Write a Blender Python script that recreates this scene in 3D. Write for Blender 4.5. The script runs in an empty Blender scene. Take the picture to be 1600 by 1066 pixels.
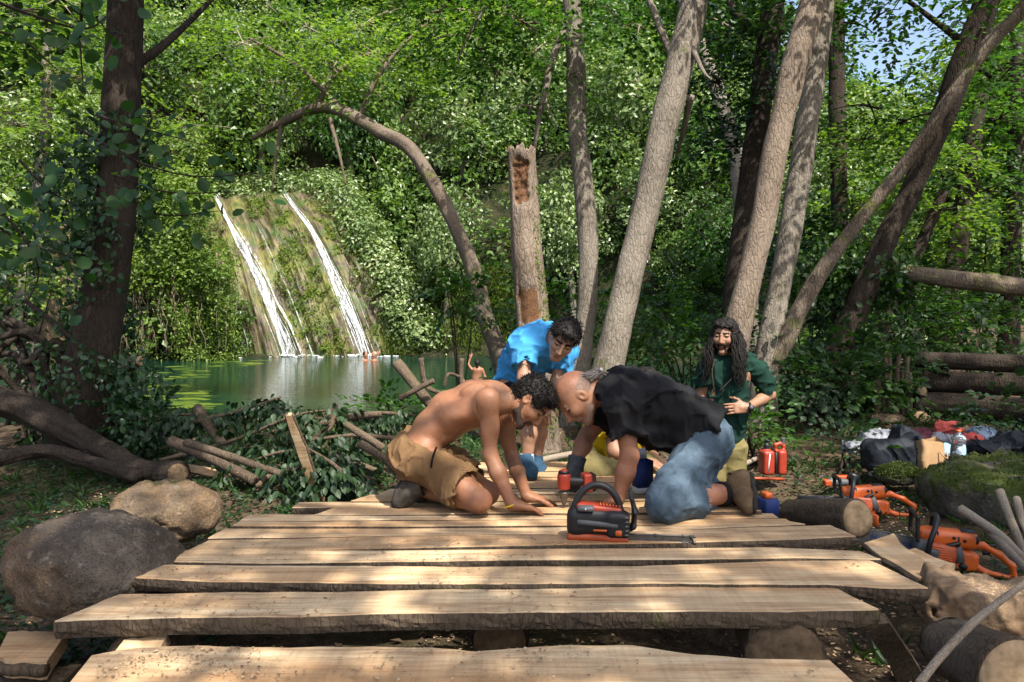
import bpy, math, random
import numpy as np
from mathutils import Vector, Matrix

# ------------------------------------------------------------------ camera, sky, sun, exposure
SC = bpy.context.scene
COL = SC.collection
F_PX = 1244.0                      # focal length in pixels of a 1600 wide picture (28 mm)
CAM = np.array([0.0, 0.0, 0.97])
PITCH = math.atan(53 / F_PX)
cd = bpy.data.cameras.new('camera'); cam = bpy.data.objects.new('camera', cd); COL.objects.link(cam)
cd.sensor_width = 36.0; cd.lens = F_PX / 1600 * 36.0
cd.clip_start = 0.05; cd.clip_end = 3000
cam.location = CAM; cam.rotation_euler = (math.pi / 2 - PITCH, 0, 0)
SC.camera = cam
SUN_EL, SUN_AZ = math.radians(56), math.radians(152)     # azimuth clockwise from +Y: behind the camera, to the right
TO_SUN = np.array([math.cos(SUN_EL) * math.sin(SUN_AZ), math.cos(SUN_EL) * math.cos(SUN_AZ), math.sin(SUN_EL)])
world = bpy.data.worlds.new('World'); SC.world = world; world.use_nodes = True
wn = world.node_tree.nodes; wl = world.node_tree.links; wn.clear()
sky = wn.new('ShaderNodeTexSky'); sky.sky_type = 'NISHITA'; sky.sun_disc = False
sky.sun_elevation = SUN_EL; sky.sun_rotation = SUN_AZ; sky.air_density = 1.0; sky.dust_density = 3.5; sky.ozone_density = .7
bg = wn.new('ShaderNodeBackground'); bg.inputs['Strength'].default_value = 0.15
wo = wn.new('ShaderNodeOutputWorld'); wl.new(sky.outputs[0], bg.inputs[0]); wl.new(bg.outputs[0], wo.inputs[0])
sl = bpy.data.lights.new('sun', 'SUN'); sl.energy = 5.0; sl.angle = math.radians(0.55); sl.color = (1, 0.95, 0.86)
so = bpy.data.objects.new('sun', sl); COL.objects.link(so)
so.rotation_euler = Vector(TO_SUN).to_track_quat('Z', 'Y').to_euler()
vs = SC.view_settings; vs.view_transform = 'Standard'; vs.look = 'None'; vs.gamma = 1.0; vs.use_curve_mapping = False
vs.exposure = 1.0
SC.cycles.use_denoising = True
SC.cycles.max_bounces = 6; SC.cycles.diffuse_bounces = 3; SC.cycles.glossy_bounces = 2; SC.cycles.transmission_bounces = 3
SC.cycles.transparent_max_bounces = 4; SC.cycles.caustics_reflective = False; SC.cycles.caustics_refractive = False
SC.cycles.sample_clamp_indirect = 4.0

# ------------------------------------------------------------------ helpers
RN = random.Random(11)
RG = np.random.default_rng(11)
_sp, _cp = math.sin(PITCH), math.cos(PITCH)
def W(px, py, Y):
    """point seen at photo pixel (px, py) at distance Y in front of the camera"""
    a, b = (px - 800) / F_PX, (533 - py) / F_PX
    d = np.array([a, _cp + b * _sp, -_sp + b * _cp])
    return CAM + d * (Y / d[1])
def G(px, py, z=0.0):
    """point seen at photo pixel (px, py) on the level z"""
    a, b = (px - 800) / F_PX, (533 - py) / F_PX
    d = np.array([a, _cp + b * _sp, -_sp + b * _cp])
    return CAM + d * ((z - CAM[2]) / d[2])
def proj(P):
    P = np.asarray(P) - CAM
    f = P[..., 1] * _cp - P[..., 2] * _sp; u = P[..., 1] * _sp + P[..., 2] * _cp
    f = np.maximum(f, 1e-3)
    return 800 + F_PX * P[..., 0] / f, 533 - F_PX * u / f
def nrm(v):
    v = np.asarray(v, float); return v / np.maximum(np.linalg.norm(v, axis=-1, keepdims=True), 1e-9)
def sst(a, b, x):
    t = np.clip((np.asarray(x, float) - a) / (b - a), 0, 1); return t * t * (3 - 2 * t)
def _hash(i, j, k, s):
    n = (i.astype(np.int64) * 374761393 + j.astype(np.int64) * 668265263 + k.astype(np.int64) * 2147483647 + s * 974711) & 0xffffffff
    n = ((n ^ (n >> 13)) * 1274126177) & 0xffffffff
    n = ((n ^ (n >> 16)) * 2246822519) & 0xffffffff
    return ((n ^ (n >> 15)) & 0xffff) / 65535.0
def vn(P, s=0):
    P = np.asarray(P, float); f = np.floor(P); t = P - f; t = t * t * (3 - 2 * t); f = f.astype(np.int64)
    r = 0
    for a in (0, 1):
        for b in (0, 1):
            for c in (0, 1):
                w = (t[..., 0] if a else 1 - t[..., 0]) * (t[..., 1] if b else 1 - t[..., 1]) * (t[..., 2] if c else 1 - t[..., 2])
                r = r + w * _hash(f[..., 0] + a, f[..., 1] + b, f[..., 2] + c, s)
    return r * 2 - 1
def fbm(P, o=4, s=0):
    P = np.asarray(P, float); r = 0; a = 1.0
    for i in range(o):
        r = r + a * vn(P * 2 ** i + 13.7 * i, s + i); a *= 0.5
    return r / 1.6
def fbm2(x, y, o=4, s=0):
    return fbm(np.stack([x, y, np.zeros_like(x)], -1), o, s)
def rotm(*eul):
    m = Matrix.Identity(3)
    for ax, a in eul: m = Matrix.Rotation(math.radians(a), 3, ax) @ m
    return np.array(m)
def frame(d, up=(0, 0, 1)):
    """3x3, columns: along d, side, up"""
    a = nrm(d); s = np.cross(up, a)
    if np.linalg.norm(s) < 1e-4: s = np.cross((1, 0, 0), a)
    s = nrm(s); return np.stack([a, s, np.cross(a, s)], 1)

def mesh_np(name, V, Fs, mats=(), midx=None, smooth=True):
    if not isinstance(Fs, (list, tuple)): Fs = [Fs]
    Fs = [np.asarray(f, np.int32) for f in Fs if len(f)]
    me = bpy.data.meshes.new(name)
    V = np.asarray(V, np.float32)
    me.vertices.add(len(V)); me.vertices.foreach_set('co', V.ravel())
    nl = sum(f.size for f in Fs); nf = sum(len(f) for f in Fs)
    me.loops.add(nl); me.polygons.add(nf)
    me.loops.foreach_set('vertex_index', np.concatenate([f.ravel() for f in Fs]))
    tot = np.concatenate([np.full(len(f), f.shape[1], np.int32) for f in Fs])
    st = np.concatenate([[0], np.cumsum(tot)[:-1]]).astype(np.int32)
    me.polygons.foreach_set('loop_start', st)
    try: me.polygons.foreach_set('loop_total', tot)
    except Exception: pass
    for m in mats: me.materials.append(m)
    if midx is not None: me.polygons.foreach_set('material_index', np.asarray(midx, np.int32))
    me.polygons.foreach_set('use_smooth', np.full(nf, smooth, bool))
    me.update(calc_edges=True); me.validate()
    return me
def link(name, me, parent=None, loc=None):
    o = bpy.data.objects.new(name, me); COL.objects.link(o)
    if parent is not None: o.parent = parent
    if loc is not None: o.location = loc
    return o
def tag(o, label=None, cat=None, group=None, kind=None):
    if label: o['label'] = label
    if cat: o['category'] = cat
    if group: o['group'] = group
    if kind: o['kind'] = kind
    return o
def thing(name, label, cat, loc=(0, 0, 0), rz=0, group=None):
    o = bpy.data.objects.new(name, None); COL.objects.link(o)
    o.empty_display_size = 0.1; o.location = loc; o.rotation_euler = (0, 0, rz)
    return tag(o, label, cat, group)
class MB:
    """collects pieces of ONE mesh"""
    def __init__(s): s.V = []; s.F = {}; s.n = 0; s.M = {}
    def add(s, V, F, m=0):
        V = np.asarray(V, float)
        if not isinstance(F, (list, tuple)) or (len(F) and not hasattr(F[0], 'ndim')): F = [np.asarray(F)]
        for f in F:
            f = np.asarray(f)
            if f.size:
                s.F.setdefault(f.shape[1], []).append(f + s.n); s.M.setdefault(f.shape[1], []).append(np.full(len(f), m))
        s.V.append(V); s.n += len(V)
    def mesh(s, name, mats, smooth=True):
        ks = sorted(s.F)
        return mesh_np(name, np.concatenate(s.V), [np.concatenate(s.F[k]) for k in ks], mats,
                       np.concatenate([np.concatenate(s.M[k]) for k in ks]), smooth)
    def build(s, name, mats, parent=None, loc=None, smooth=True):
        if not isinstance(mats, (list, tuple)): mats = [mats]
        return link(name, s.mesh(name, mats, smooth), parent, loc)
    def box(s, c, h, rot=None, m=0, bev=0.0):
        c = np.asarray(c, float); h = np.asarray(h, float)
        b = min(bev, *(h * .9)) if bev else 0
        if not b:
            V = np.array([[x, y, z] for x in (-1, 1) for y in (-1, 1) for z in (-1, 1)], float) * h
            F = [np.array([[0, 1, 3, 2], [4, 6, 7, 5], [0, 4, 5, 1], [2, 3, 7, 6], [0, 2, 6, 4], [1, 5, 7, 3]])]
        else:
            ring = []
            for (z, ins) in ((-h[2], b), (-h[2] + b, 0), (h[2] - b, 0), (h[2], b)):
                hx, hy = h[0] - ins, h[1] - ins
                ring.append([[hx, hy - b, z], [hx - b, hy, z], [-hx + b, hy, z], [-hx, hy - b, z], [-hx, -hy + b, z], [-hx + b, -hy, z], [hx - b, -hy, z], [hx, -hy + b, z]])
            V = np.array(ring, float).reshape(-1, 3); Q = []
            for k in range(3):
                for i in range(8): Q.append([k * 8 + i, k * 8 + (i + 1) % 8, k * 8 + 8 + (i + 1) % 8, k * 8 + 8 + i])
            F = [np.array(Q), np.array([list(range(7, -1, -1)), list(range(24, 32))])]
        if rot is not None: V = V @ np.asarray(rot).T
        s.add(V + c, F, m)
    def tube(s, pts, rad, n=10, m=0, caps=True, res=None, bark=0.0, seed=0, capm=None, flat=1.0):
        V, F, T = tube(pts, rad, n, res, bark, seed, caps, flat)
        s.add(V, [F], m)
        if caps:
            s.n -= len(V); s.V.pop()
            s.add(V, [T], m if capm is None else capm)
def crom(P, n):
    """Catmull-Rom resampling of rows of P at n points"""
    P = np.asarray(P, float)
    if len(P) == 2:
        t = np.linspace(0, 1, n)[:, None]; return P[0] * (1 - t) + P[1] * t
    Q = np.vstack([2 * P[0] - P[1], P, 2 * P[-1] - P[-2]])
    u = np.linspace(0, len(P) - 1 - 1e-9, n); i = u.astype(int); t = (u - i)[:, None]
    a, b, c, d = Q[i], Q[i + 1], Q[i + 2], Q[i + 3]
    return .5 * (2 * b + (c - a) * t + (2 * a - 5 * b + 4 * c - d) * t * t + (3 * b - a - 3 * c + d) * t ** 3)
def tube(pts, rad, n=10, res=None, bark=0.0, seed=0, caps=True, flat=1.0):
    P = np.asarray(pts, float); r = np.broadcast_to(np.asarray(rad, float), (len(P),))
    if res is None: res = max(2, (len(P) - 1) * 6) if len(P) > 2 else 2
    C = crom(np.hstack([P, r[:, None]]), res); P, r = C[:, :3], np.maximum(C[:, 3], 1e-4)
    T = nrm(np.gradient(P, axis=0))
    a = np.cross(T[0], (0, 0, 1) if abs(T[0][2]) < .9 else (1, 0, 0)); a = nrm(a); A = [a]
    for i in range(1, res):
        a = A[-1] - T[i] * np.dot(A[-1], T[i]); A.append(nrm(a))
    A = np.array(A); B = np.cross(T, A)
    th = np.linspace(0, 2 * np.pi, n, endpoint=False)
    c, s_ = np.cos(th), np.sin(th)
    rr = np.repeat(r[:, None], n, 1)
    if bark:
        L = np.concatenate([[0], np.cumsum(np.linalg.norm(np.diff(P, axis=0), axis=1))])
        q = np.stack([np.broadcast_to(c, rr.shape) * 3.2, np.broadcast_to(s_, rr.shape) * 3.2, np.broadcast_to((L / max(r.mean(), .01) * .5)[:, None], rr.shape)], -1)
        q2 = q * np.array([2.6, 2.6, .8]) + 5
        rr = rr * (1 + bark * (fbm(q * np.array([.35, .35, .5]), 2, seed) * 1.2 + (1 - 2 * np.abs(vn(q2, seed + 3))) * .45 + fbm(q2 * 2, 2, seed + 5) * .3) - bark * .35)
    V = P[:, None] + rr[..., None] * (A[:, None] * c[None, :, None] + flat * B[:, None] * s_[None, :, None])
    V = V.reshape(-1, 3)
    i = np.arange(res - 1)[:, None] * n; j = np.arange(n)[None]; j2 = (j + 1) % n
    F = np.stack([i + j, i + j2, i + n + j2, i + n + j], -1).reshape(-1, 4)
    Tq = np.zeros((0, 3), int)
    if caps:
        V = np.vstack([V, P[:1], P[-1:]]); k = len(V) - 2; jj = np.arange(n); jn = (jj + 1) % n
        Tq = np.vstack([np.stack([jn, jj, np.full(n, k)], 1), np.stack([(res - 1) * n + jj, (res - 1) * n + jn, np.full(n, k + 1)], 1)])
    return V, F, Tq

# ---- smooth signed-distance modelling, meshed with surface nets
class SDF:
    def __init__(s, k=0.02): s.p = []; s.k = k
    def _add(s, f, lo, hi, m, k, op):
        s.p.append((f, np.asarray(lo, float), np.asarray(hi, float), m, s.k if k is None else k, op)); return s
    def cone(s, a, b, ra, rb=None, m=0, k=None, op='u', flat=False, sq=None):
        a = np.asarray(a, float); b = np.asarray(b, float); rb = ra if rb is None else rb
        ab = b - a; L2 = max(ab @ ab, 1e-12); L = math.sqrt(L2)
        if sq is not None:                      # (axis, factor): squash across an axis
            ax = nrm(sq[0]); q = 1 / sq[1] - 1
        def f(P):
            d = P - a
            if sq is not None:
                d = d + ax * ((d @ ax)[..., None] * q) - ax * 0
            t = (d @ ab) / L2
            if sq is not None:
                ab2 = ab + ax * ((ab @ ax) * q); t = np.clip((d @ ab2) / (ab2 @ ab2), 0, 1)
                return np.linalg.norm(d - t[..., None] * ab2, axis=-1) - (ra + (rb - ra) * t)
            tc = np.clip(t, 0, 1)
            if flat:
                rad = np.linalg.norm(d - t[..., None] * ab, axis=-1) - (ra + (rb - ra) * tc)
                return np.maximum(rad, np.abs(t - .5) * L - L * .5)
            return np.linalg.norm(d - tc[..., None] * ab, axis=-1) - (ra + (rb - ra) * tc)
        R_ = max(ra, rb) * (1 if sq is None else max(1, sq[1]))
        return s._add(f, np.minimum(a, b) - R_, np.maximum(a, b) + R_, m, k, op)
    def chain(s, pts, rad, m=0, k=None, sq=None):
        for i in range(len(pts) - 1): s.cone(pts[i], pts[i + 1], rad[i], rad[i + 1], m, k, sq=sq)
        return s
    def ell(s, c, r, rot=None, m=0, k=None, op='u'):
        c = np.asarray(c, float); r = np.broadcast_to(np.asarray(r, float), (3,)); M = np.eye(3) if rot is None else np.asarray(rot)
        def f(P):
            q = (P - c) @ M; k0 = np.linalg.norm(q / r, axis=-1); k1 = np.linalg.norm(q / (r * r), axis=-1)
            return k0 * (k0 - 1) / np.maximum(k1, 1e-9)
        e = np.sqrt(((M * r) ** 2).sum(1))
        return s._add(f, c - e, c + e, m, k, op)
    def box(s, c, h, r=0.0, rot=None, m=0, k=None, op='u'):
        c = np.asarray(c, float); h = np.asarray(h, float); M = np.eye(3) if rot is None else np.asarray(rot)
        def f(P):
            q = np.abs((P - c) @ M) - (h - r)
            return np.linalg.norm(np.maximum(q, 0), axis=-1) + np.minimum(q.max(-1), 0) - r
        e = np.abs(M * h).sum(1)
        return s._add(f, c - e, c + e, m, k, op)
    def mesh(s, name, h, mats, disp=None, smooth=True):
        U = [p for p in s.p if p[5] == 'u']
        lo = np.min([p[1] for p in U], 0) - 4 * h - .02; hi = np.max([p[2] for p in U], 0) + 4 * h + .02
        n = np.ceil((hi - lo) / h).astype(int) + 1
        D = np.full(n, 1.0, np.float32); ax = [lo[i] + np.arange(n[i]) * h for i in range(3)]
        for f, a, b, m, k, op in s.p:
            pad = max(k, 0) + 4 * h
            i0 = np.clip(np.floor((a - pad - lo) / h).astype(int), 0, n - 1); i1 = np.clip(np.ceil((b + pad - lo) / h).astype(int) + 1, 1, n)
            if (i1 <= i0).any(): continue
            sl_ = tuple(slice(i0[i], i1[i]) for i in range(3))
            P = np.stack(np.meshgrid(*[ax[i][sl_[i]] for i in range(3)], indexing='ij'), -1)
            d = f(P); o = D[sl_]
            if op == 'u':
                if k > 0:
                    hh = np.maximum(k - np.abs(o - d), 0) / k; D[sl_] = np.minimum(o, d) - hh * hh * k * .25
                else: D[sl_] = np.minimum(o, d)
            else:
                d = -d
                if k > 0:
                    hh = np.maximum(k - np.abs(o - d), 0) / k; D[sl_] = np.maximum(o, d) + hh * hh * k * .25
                else: D[sl_] = np.maximum(o, d)
        if disp is not None:
            P = np.stack(np.meshgrid(*ax, indexing='ij'), -1); near = np.abs(D) < 6 * h + .03
            D[near] += disp(P[near])
        V, Q = nets(D, lo, h)
        midx = None
        if len(mats) > 1:
            Cn = V[Q].mean(1); best = np.full(len(Q), 1e9); midx = np.zeros(len(Q), int)
            for f, a, b, m, k, op in U:
                inside = ((Cn > a - .03) & (Cn < b + .03)).all(1)
                if not inside.any(): continue
                d = f(Cn[inside]); bb = best[inside]; w = d < bb
                idx = np.nonzero(inside)[0][w]; best[idx] = d[w]; midx[idx] = m
        return mesh_np(name, V, Q, mats, midx, smooth)
    def build(s, name, h, mats, parent=None, disp=None, loc=None):
        if not isinstance(mats, (list, tuple)): mats = [mats]
        return link(name, s.mesh(name, h, mats, disp), parent, loc)
def nets(D, lo, h):
    I = D < 0; n = np.array(D.shape)
    cnt = np.zeros(n - 1, np.int8); cor = [(a, b, c) for a in (0, 1) for b in (0, 1) for c in (0, 1)]
    for a, b, c in cor: cnt += I[a:n[0] - 1 + a, b:n[1] - 1 + b, c:n[2] - 1 + c]
    M = (cnt > 0) & (cnt < 8); C = np.argwhere(M); vid = np.full(n - 1, -1, np.int64); vid[M] = np.arange(len(C))
    acc = np.zeros((len(C), 3)); num = np.zeros(len(C))
    for p in cor:
        for q in cor:
            if sum(np.abs(np.subtract(p, q))) == 1 and p < q:
                da = D[C[:, 0] + p[0], C[:, 1] + p[1], C[:, 2] + p[2]]; db = D[C[:, 0] + q[0], C[:, 1] + q[1], C[:, 2] + q[2]]
                x = (da < 0) != (db < 0); t = np.where(x, da / np.where(x, da - db, 1), 0)
                acc += x[:, None] * (np.array(p) + t[:, None] * (np.array(q) - np.array(p))); num += x
    V = (C + acc / num[:, None]) * h + lo
    Qs = []
    for ax in range(3):
        sl0 = [slice(1, -1)] * 3; sl1 = [slice(1, -1)] * 3; sl0[ax] = slice(0, -1); sl1[ax] = slice(1, None)
        a = I[tuple(sl0)]; b = I[tuple(sl1)]; X = np.argwhere(a != b)
        if not len(X): continue
        fl = a[X[:, 0], X[:, 1], X[:, 2]]
        off = np.array([1, 1, 1]); off[ax] = 0; X = X + off
        u, v = (ax + 1) % 3, (ax + 2) % 3
        ids = []
        for du, dv in ((-1, -1), (0, -1), (0, 0), (-1, 0)):
            Y = X.copy(); Y[:, u] += du; Y[:, v] += dv; ids.append(vid[Y[:, 0], Y[:, 1], Y[:, 2]])
        q = np.stack(ids, 1); q[~fl] = q[~fl][:, ::-1]; Qs.append(q)
    return V, np.concatenate(Qs)

# ---- leaves
_LT = {
 'quad': (np.array([[0, 0, 0], [.42, .3, .07], [1, 0, -.06], [.42, -.3, .07]]), np.array([[0, 2, 1], [0, 3, 2]])),
 'ovate': (np.array([[0, 0, 0], [.38, 0, -.04], [.72, 0, -.05], [1, 0, -.14], [.22, .25, .05], [.62, .28, .04], [.22, -.25, .05], [.62, -.28, .04]]),
           np.array([[0, 1, 4], [1, 5, 4], [1, 2, 5], [2, 3, 5], [0, 6, 1], [1, 6, 7], [1, 7, 2], [2, 7, 3]])),
 'round': (np.array([[0, 0, 0], [.4, 0, -.05], [.75, 0, -.05], [1, 0, -.1], [.18, .32, .06], [.58, .42, .05], [.9, .22, -.02], [.18, -.32, .06], [.58, -.42, .05], [.9, -.22, -.02]]),
           np.array([[0, 1, 4], [1, 5, 4], [1, 2, 5], [2, 6, 5], [2, 3, 6], [0, 7, 1], [1, 7, 8], [1, 8, 2], [2, 8, 9], [2, 9, 3]])),
 'blade': (np.array([[0, 0, 0], [.5, .05, .1], [1, 0, -.1], [.5, -.05, .1]]), np.array([[0, 2, 1], [0, 3, 2]])),
}
def leafV(P, A, N, S, kind='quad'):
    T, F = _LT[kind]; A = nrm(A); B = nrm(np.cross(N, A)); N2 = np.cross(A, B); S = np.asarray(S, float)
    V = P[:, None] + S[:, None, None] * (T[None, :, 0:1] * A[:, None] + T[None, :, 1:2] * B[:, None] + T[None, :, 2:3] * N2[:, None])
    n = len(P); Fa = (F[None] + (np.arange(n) * len(T))[:, None, None]).reshape(-1, 3)
    return V.reshape(-1, 3), Fa
def rdir(n): return nrm(RG.normal(size=(n, 3)))
def clump_leaves(C, R, per, size, flat=1.0, upn=.6, droop=.2):
    """leaves spread through ellipsoidal clumps: centres C (n,3), radii R (n,)"""
    n = len(C); d = rdir(n * per); rr = RG.uniform(.35, 1, n * per) ** .5
    Rr = np.repeat(R, per)[:, None]; P = np.repeat(C, per, 0) + d * np.array([1, 1, flat]) * Rr * rr[:, None]
    N = nrm(d * .7 + np.array([0, 0, upn]) + rdir(n * per) * .55)
    A = nrm(rdir(n * per) + d * .4 + np.array([0, 0, -droop])); A = nrm(A - N * (A * N).sum(1)[:, None] * .8)
    return P, A, N, RG.uniform(.7, 1.3, n * per) * size
def sprays(O, D, L, per, size, width=.35, droop=.25, hang=0.0):
    """flat leafy twigs: origins O, directions D, lengths L"""
    n = len(O); t = np.tile((np.arange(per) + .5) / per, n) + RG.uniform(-.02, .02, n * per)
    side = np.where(RG.random(n * per) < .5, -1., 1.); D = nrm(D); Dn = np.repeat(D, per, 0); Ln = np.repeat(np.broadcast_to(L, (n,)), per)
    S = nrm(np.cross(D, np.array([0, 0, 1.])) + rdir(n) * .15); Sn = np.repeat(S, per, 0); Un = np.cross(Sn, Dn)
    w = RG.uniform(0, 1, n * per) * width * Ln * (1 - .75 * t) * side
    P = np.repeat(O, per, 0) + Dn * (t * Ln)[:, None] + Sn * w[:, None]; P[:, 2] -= droop * Ln * t * t + RG.uniform(-.05, .05, n * per) * Ln * .8
    A = nrm(Dn * .55 + Sn * side[:, None] * .8 + rdir(n * per) * .35 + np.array([0, 0, -hang]))
    N = nrm(Un * np.sign(Un[:, 2:3] + 1e-6) + rdir(n * per) * .45); N = nrm(N - A * (A * N).sum(1)[:, None])
    return P, A, N, RG.uniform(.7, 1.25, n * per) * size
def leaves_obj(name, parts, mat, kind, parent=None):
    P, A, N, S = [np.concatenate([p[i] for p in parts]) for i in range(4)]
    V, F_ = leafV(P, A, N, S, kind)
    return link(name, mesh_np(name, V, F_, [mat], smooth=kind != 'quad'), parent)
# ------------------------------------------------------------------ materials
class NT:
    def __init__(s, name):
        s.m = bpy.data.materials.new(name); s.m.use_nodes = True; s.t = s.m.node_tree; s.t.nodes.clear()
        s.out = s.n('ShaderNodeOutputMaterial')
    def n(s, typ, **kw):
        x = s.t.nodes.new(typ)
        for k, v in kw.items():
            if hasattr(x, k) and k not in ('Scale',): setattr(x, k, v)
        return x
    def l(s, a, b): s.t.links.new(a, b)
    def inp(s, node, name, v):
        i = node.inputs[name]
        if hasattr(v, 'is_output'): s.l(v, i)
        else: i.default_value = v
    def coord(s, kind='Object', scale=(1, 1, 1), off=None, rand=False):
        c = s.n('ShaderNodeTexCoord'); o = c.outputs[kind]
        mp = s.n('ShaderNodeMapping'); mp.inputs['Scale'].default_value = scale
        if off is not None: mp.inputs['Location'].default_value = off
        if rand:
            oi = s.n('ShaderNodeObjectInfo'); mu = s.n('ShaderNodeMath', operation='MULTIPLY'); s.l(oi.outputs['Random'], mu.inputs[0]); mu.inputs[1].default_value = 37.0
            cb = s.n('ShaderNodeCombineXYZ'); s.l(mu.outputs[0], cb.inputs[0]); s.l(mu.outputs[0], cb.inputs[1]); s.l(mu.outputs[0], cb.inputs[2])
            s.l(cb.outputs[0], mp.inputs['Location'])
        s.l(o, mp.inputs['Vector']); return mp.outputs[0]
    def noise(s, vec, scale=5, detail=4, rough=.55, dist=0):
        x = s.n('ShaderNodeTexNoise'); x.inputs['Scale'].default_value = scale; x.inputs['Detail'].default_value = detail
        x.inputs['Roughness'].default_value = rough; x.inputs['Distortion'].default_value = dist; s.l(vec, x.inputs['Vector']); return x.outputs['Fac']
    def voro(s, vec, scale=5, feature='F1', rnd=1.0):
        x = s.n('ShaderNodeTexVoronoi', feature=feature); x.inputs['Scale'].default_value = scale; x.inputs['Randomness'].default_value = rnd
        s.l(vec, x.inputs['Vector']); return x.outputs['Distance']
    def ramp(s, fac, stops):
        x = s.n('ShaderNodeValToRGB'); e = x.color_ramp.elements
        while len(e) < len(stops): e.new(.5)
        for i, (p, c) in enumerate(stops):
            e[i].position = p; e[i].color = (c, c, c, 1) if not hasattr(c, '__len__') else (*c, 1)
        s.l(fac, x.inputs[0]); return x.outputs[0]
    def mix(s, f, a, b, mode='MIX'):
        x = s.n('ShaderNodeMix', data_type='RGBA', blend_type=mode)
        for i, v in ((0, f), (6, a), (7, b)):
            if hasattr(v, 'is_output'): s.l(v, x.inputs[i])
            else: x.inputs[i].default_value = v if i == 0 else (*v, 1)
        return x.outputs[2]
    def math(s, op, a, b=0.5):
        x = s.n('ShaderNodeMath', operation=op)
        for i, v in ((0, a), (1, b)):
            if hasattr(v, 'is_output'): s.l(v, x.inputs[i])
            else: x.inputs[i].default_value = v
        return x.outputs[0]
    def bump(s, h, strength=.5, dist=.01):
        x = s.n('ShaderNodeBump'); x.inputs['Strength'].default_value = strength; x.inputs['Distance'].default_value = dist; s.l(h, x.inputs['Height']); return x.outputs[0]
    def bsdf(s, col, rough=.7, normal=None, spec=.5, metal=0, **kw):
        x = s.n('ShaderNodeBsdfPrincipled'); s.inp(x, 'Base Color', (*col, 1) if not hasattr(col, 'is_output') else col)
        s.inp(x, 'Roughness', rough); s.inp(x, 'Specular IOR Level', spec); s.inp(x, 'Metallic', metal)
        for k, v in kw.items(): s.inp(x, k.replace('_', ' '), v)
        if normal is not None: s.l(normal, x.inputs['Normal'])
        return x.outputs[0]
    def done(s, sh): s.l(sh, s.out.inputs[0]); return s.m

def plain(name, col, rough=.6, spec=.4, metal=0, var=.12, vs=40, bump=.0):
    t = NT(name); c = t.coord('Object')
    f = t.noise(c, vs, 3); k = t.ramp(f, [(.3, 1 - var), (.7, 1 + var)])
    col2 = t.mix(1.0, col, k, 'MULTIPLY')
    nb = t.bump(t.noise(c, vs * 3, 3), bump, .003) if bump else None
    return t.done(t.bsdf(col2, t.ramp(t.noise(c, vs * .4, 2), [(.3, max(0, rough - .08)), (.7, min(1, rough + .08))]), nb, spec, metal))
def leafmat(name, dark, mid, light, trans=.35, rough=.42, yellow=None):
    t = NT(name); g = t.n('ShaderNodeNewGeometry'); r = g.outputs['Random Per Island']
    big = t.noise(t.coord('Object'), .45, 2)
    f = t.math('ADD', t.math('MULTIPLY', r, .6), t.math('MULTIPLY', t.ramp(big, [(.3, 0), (.7, 1)]), .4))
    stops = [(.05, dark), (.5, mid), (.93, light)]
    if yellow: stops.append((.99, yellow))
    c = t.ramp(f, stops)
    p = t.bsdf(c, rough, None, .35)
    tr = t.n('ShaderNodeBsdfTranslucent'); c2 = t.mix(1.0, c, (1.5, 1.75, .6), 'MULTIPLY'); t.l(c2, tr.inputs['Color'])
    m = t.n('ShaderNodeMixShader'); m.inputs[0].default_value = trans; t.l(p, m.inputs[1]); t.l(tr.outputs[0], m.inputs[2])
    return t.done(m.outputs[0])
def barkmat(name, c0, c1, c2, moss=None, sc=1.0, cov=.5):
    t = NT(name); c = t.coord('Object', rand=True)
    st = t.coord('Object', (1, 1, .28), rand=True)
    f = t.noise(st, 40 * sc, 6, .7, .2); big = t.noise(c, 2.2, 5, .65)
    nz = t.n('ShaderNodeTexNoise'); nz.inputs['Scale'].default_value = 16 * sc; nz.inputs['Detail'].default_value = 5; t.l(st, nz.inputs['Vector'])
    vm = t.n('ShaderNodeVectorMath', operation='MULTIPLY_ADD'); t.l(nz.outputs['Color'], vm.inputs[0]); vm.inputs[1].default_value = (.07 / sc,) * 3; t.l(st, vm.inputs[2])
    v = t.ramp(t.voro(vm.outputs[0], 30 * sc, 'DISTANCE_TO_EDGE'), [(0, 0), (.16, 1)])
    h = t.math('ADD', t.math('MULTIPLY', v, .30), t.math('MULTIPLY', f, .85))
    col = t.mix(t.ramp(h, [(.2, 0), (.75, 1)]), c0, c1); col = t.mix(t.ramp(big, [(.42, 0), (.66, 1)]), col, t.mix(f, c1, c2))
    if moss:
        mf = t.noise(c, 3.1, 5, .7); col = t.mix(t.ramp(mf, [(cov, 0), (cov + .13, .85)]), col, t.mix(t.noise(c, 60, 3), tuple(x * .55 for x in moss), moss))
    return t.done(t.bsdf(col, .92, t.bump(h, .9, .02 / sc), .15))
M = {}
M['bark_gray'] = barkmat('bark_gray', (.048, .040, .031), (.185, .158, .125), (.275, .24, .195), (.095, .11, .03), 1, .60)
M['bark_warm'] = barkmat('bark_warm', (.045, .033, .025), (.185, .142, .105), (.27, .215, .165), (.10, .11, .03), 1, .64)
M['bark_dark'] = barkmat('bark_dark', (.010, .0075, .006), (.036, .027, .020), (.058, .045, .034), (.035, .042, .011), 1, .62)  # darkened bark; shade over the trunks and wall logs is in the colour
M['bark_moss'] = barkmat('bark_moss', (.04, .03, .022), (.15, .115, .085), (.21, .17, .13), (.12, .14, .03), 1, .52)
M['bark_log'] = barkmat('bark_log', (.03, .022, .016), (.11, .08, .055), (.17, .125, .085), (.10, .12, .03), 1.4, .6)
M['stick'] = barkmat('stick', (.12, .09, .065), (.27, .215, .16), (.34, .29, .23), None, 2.5)
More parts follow.
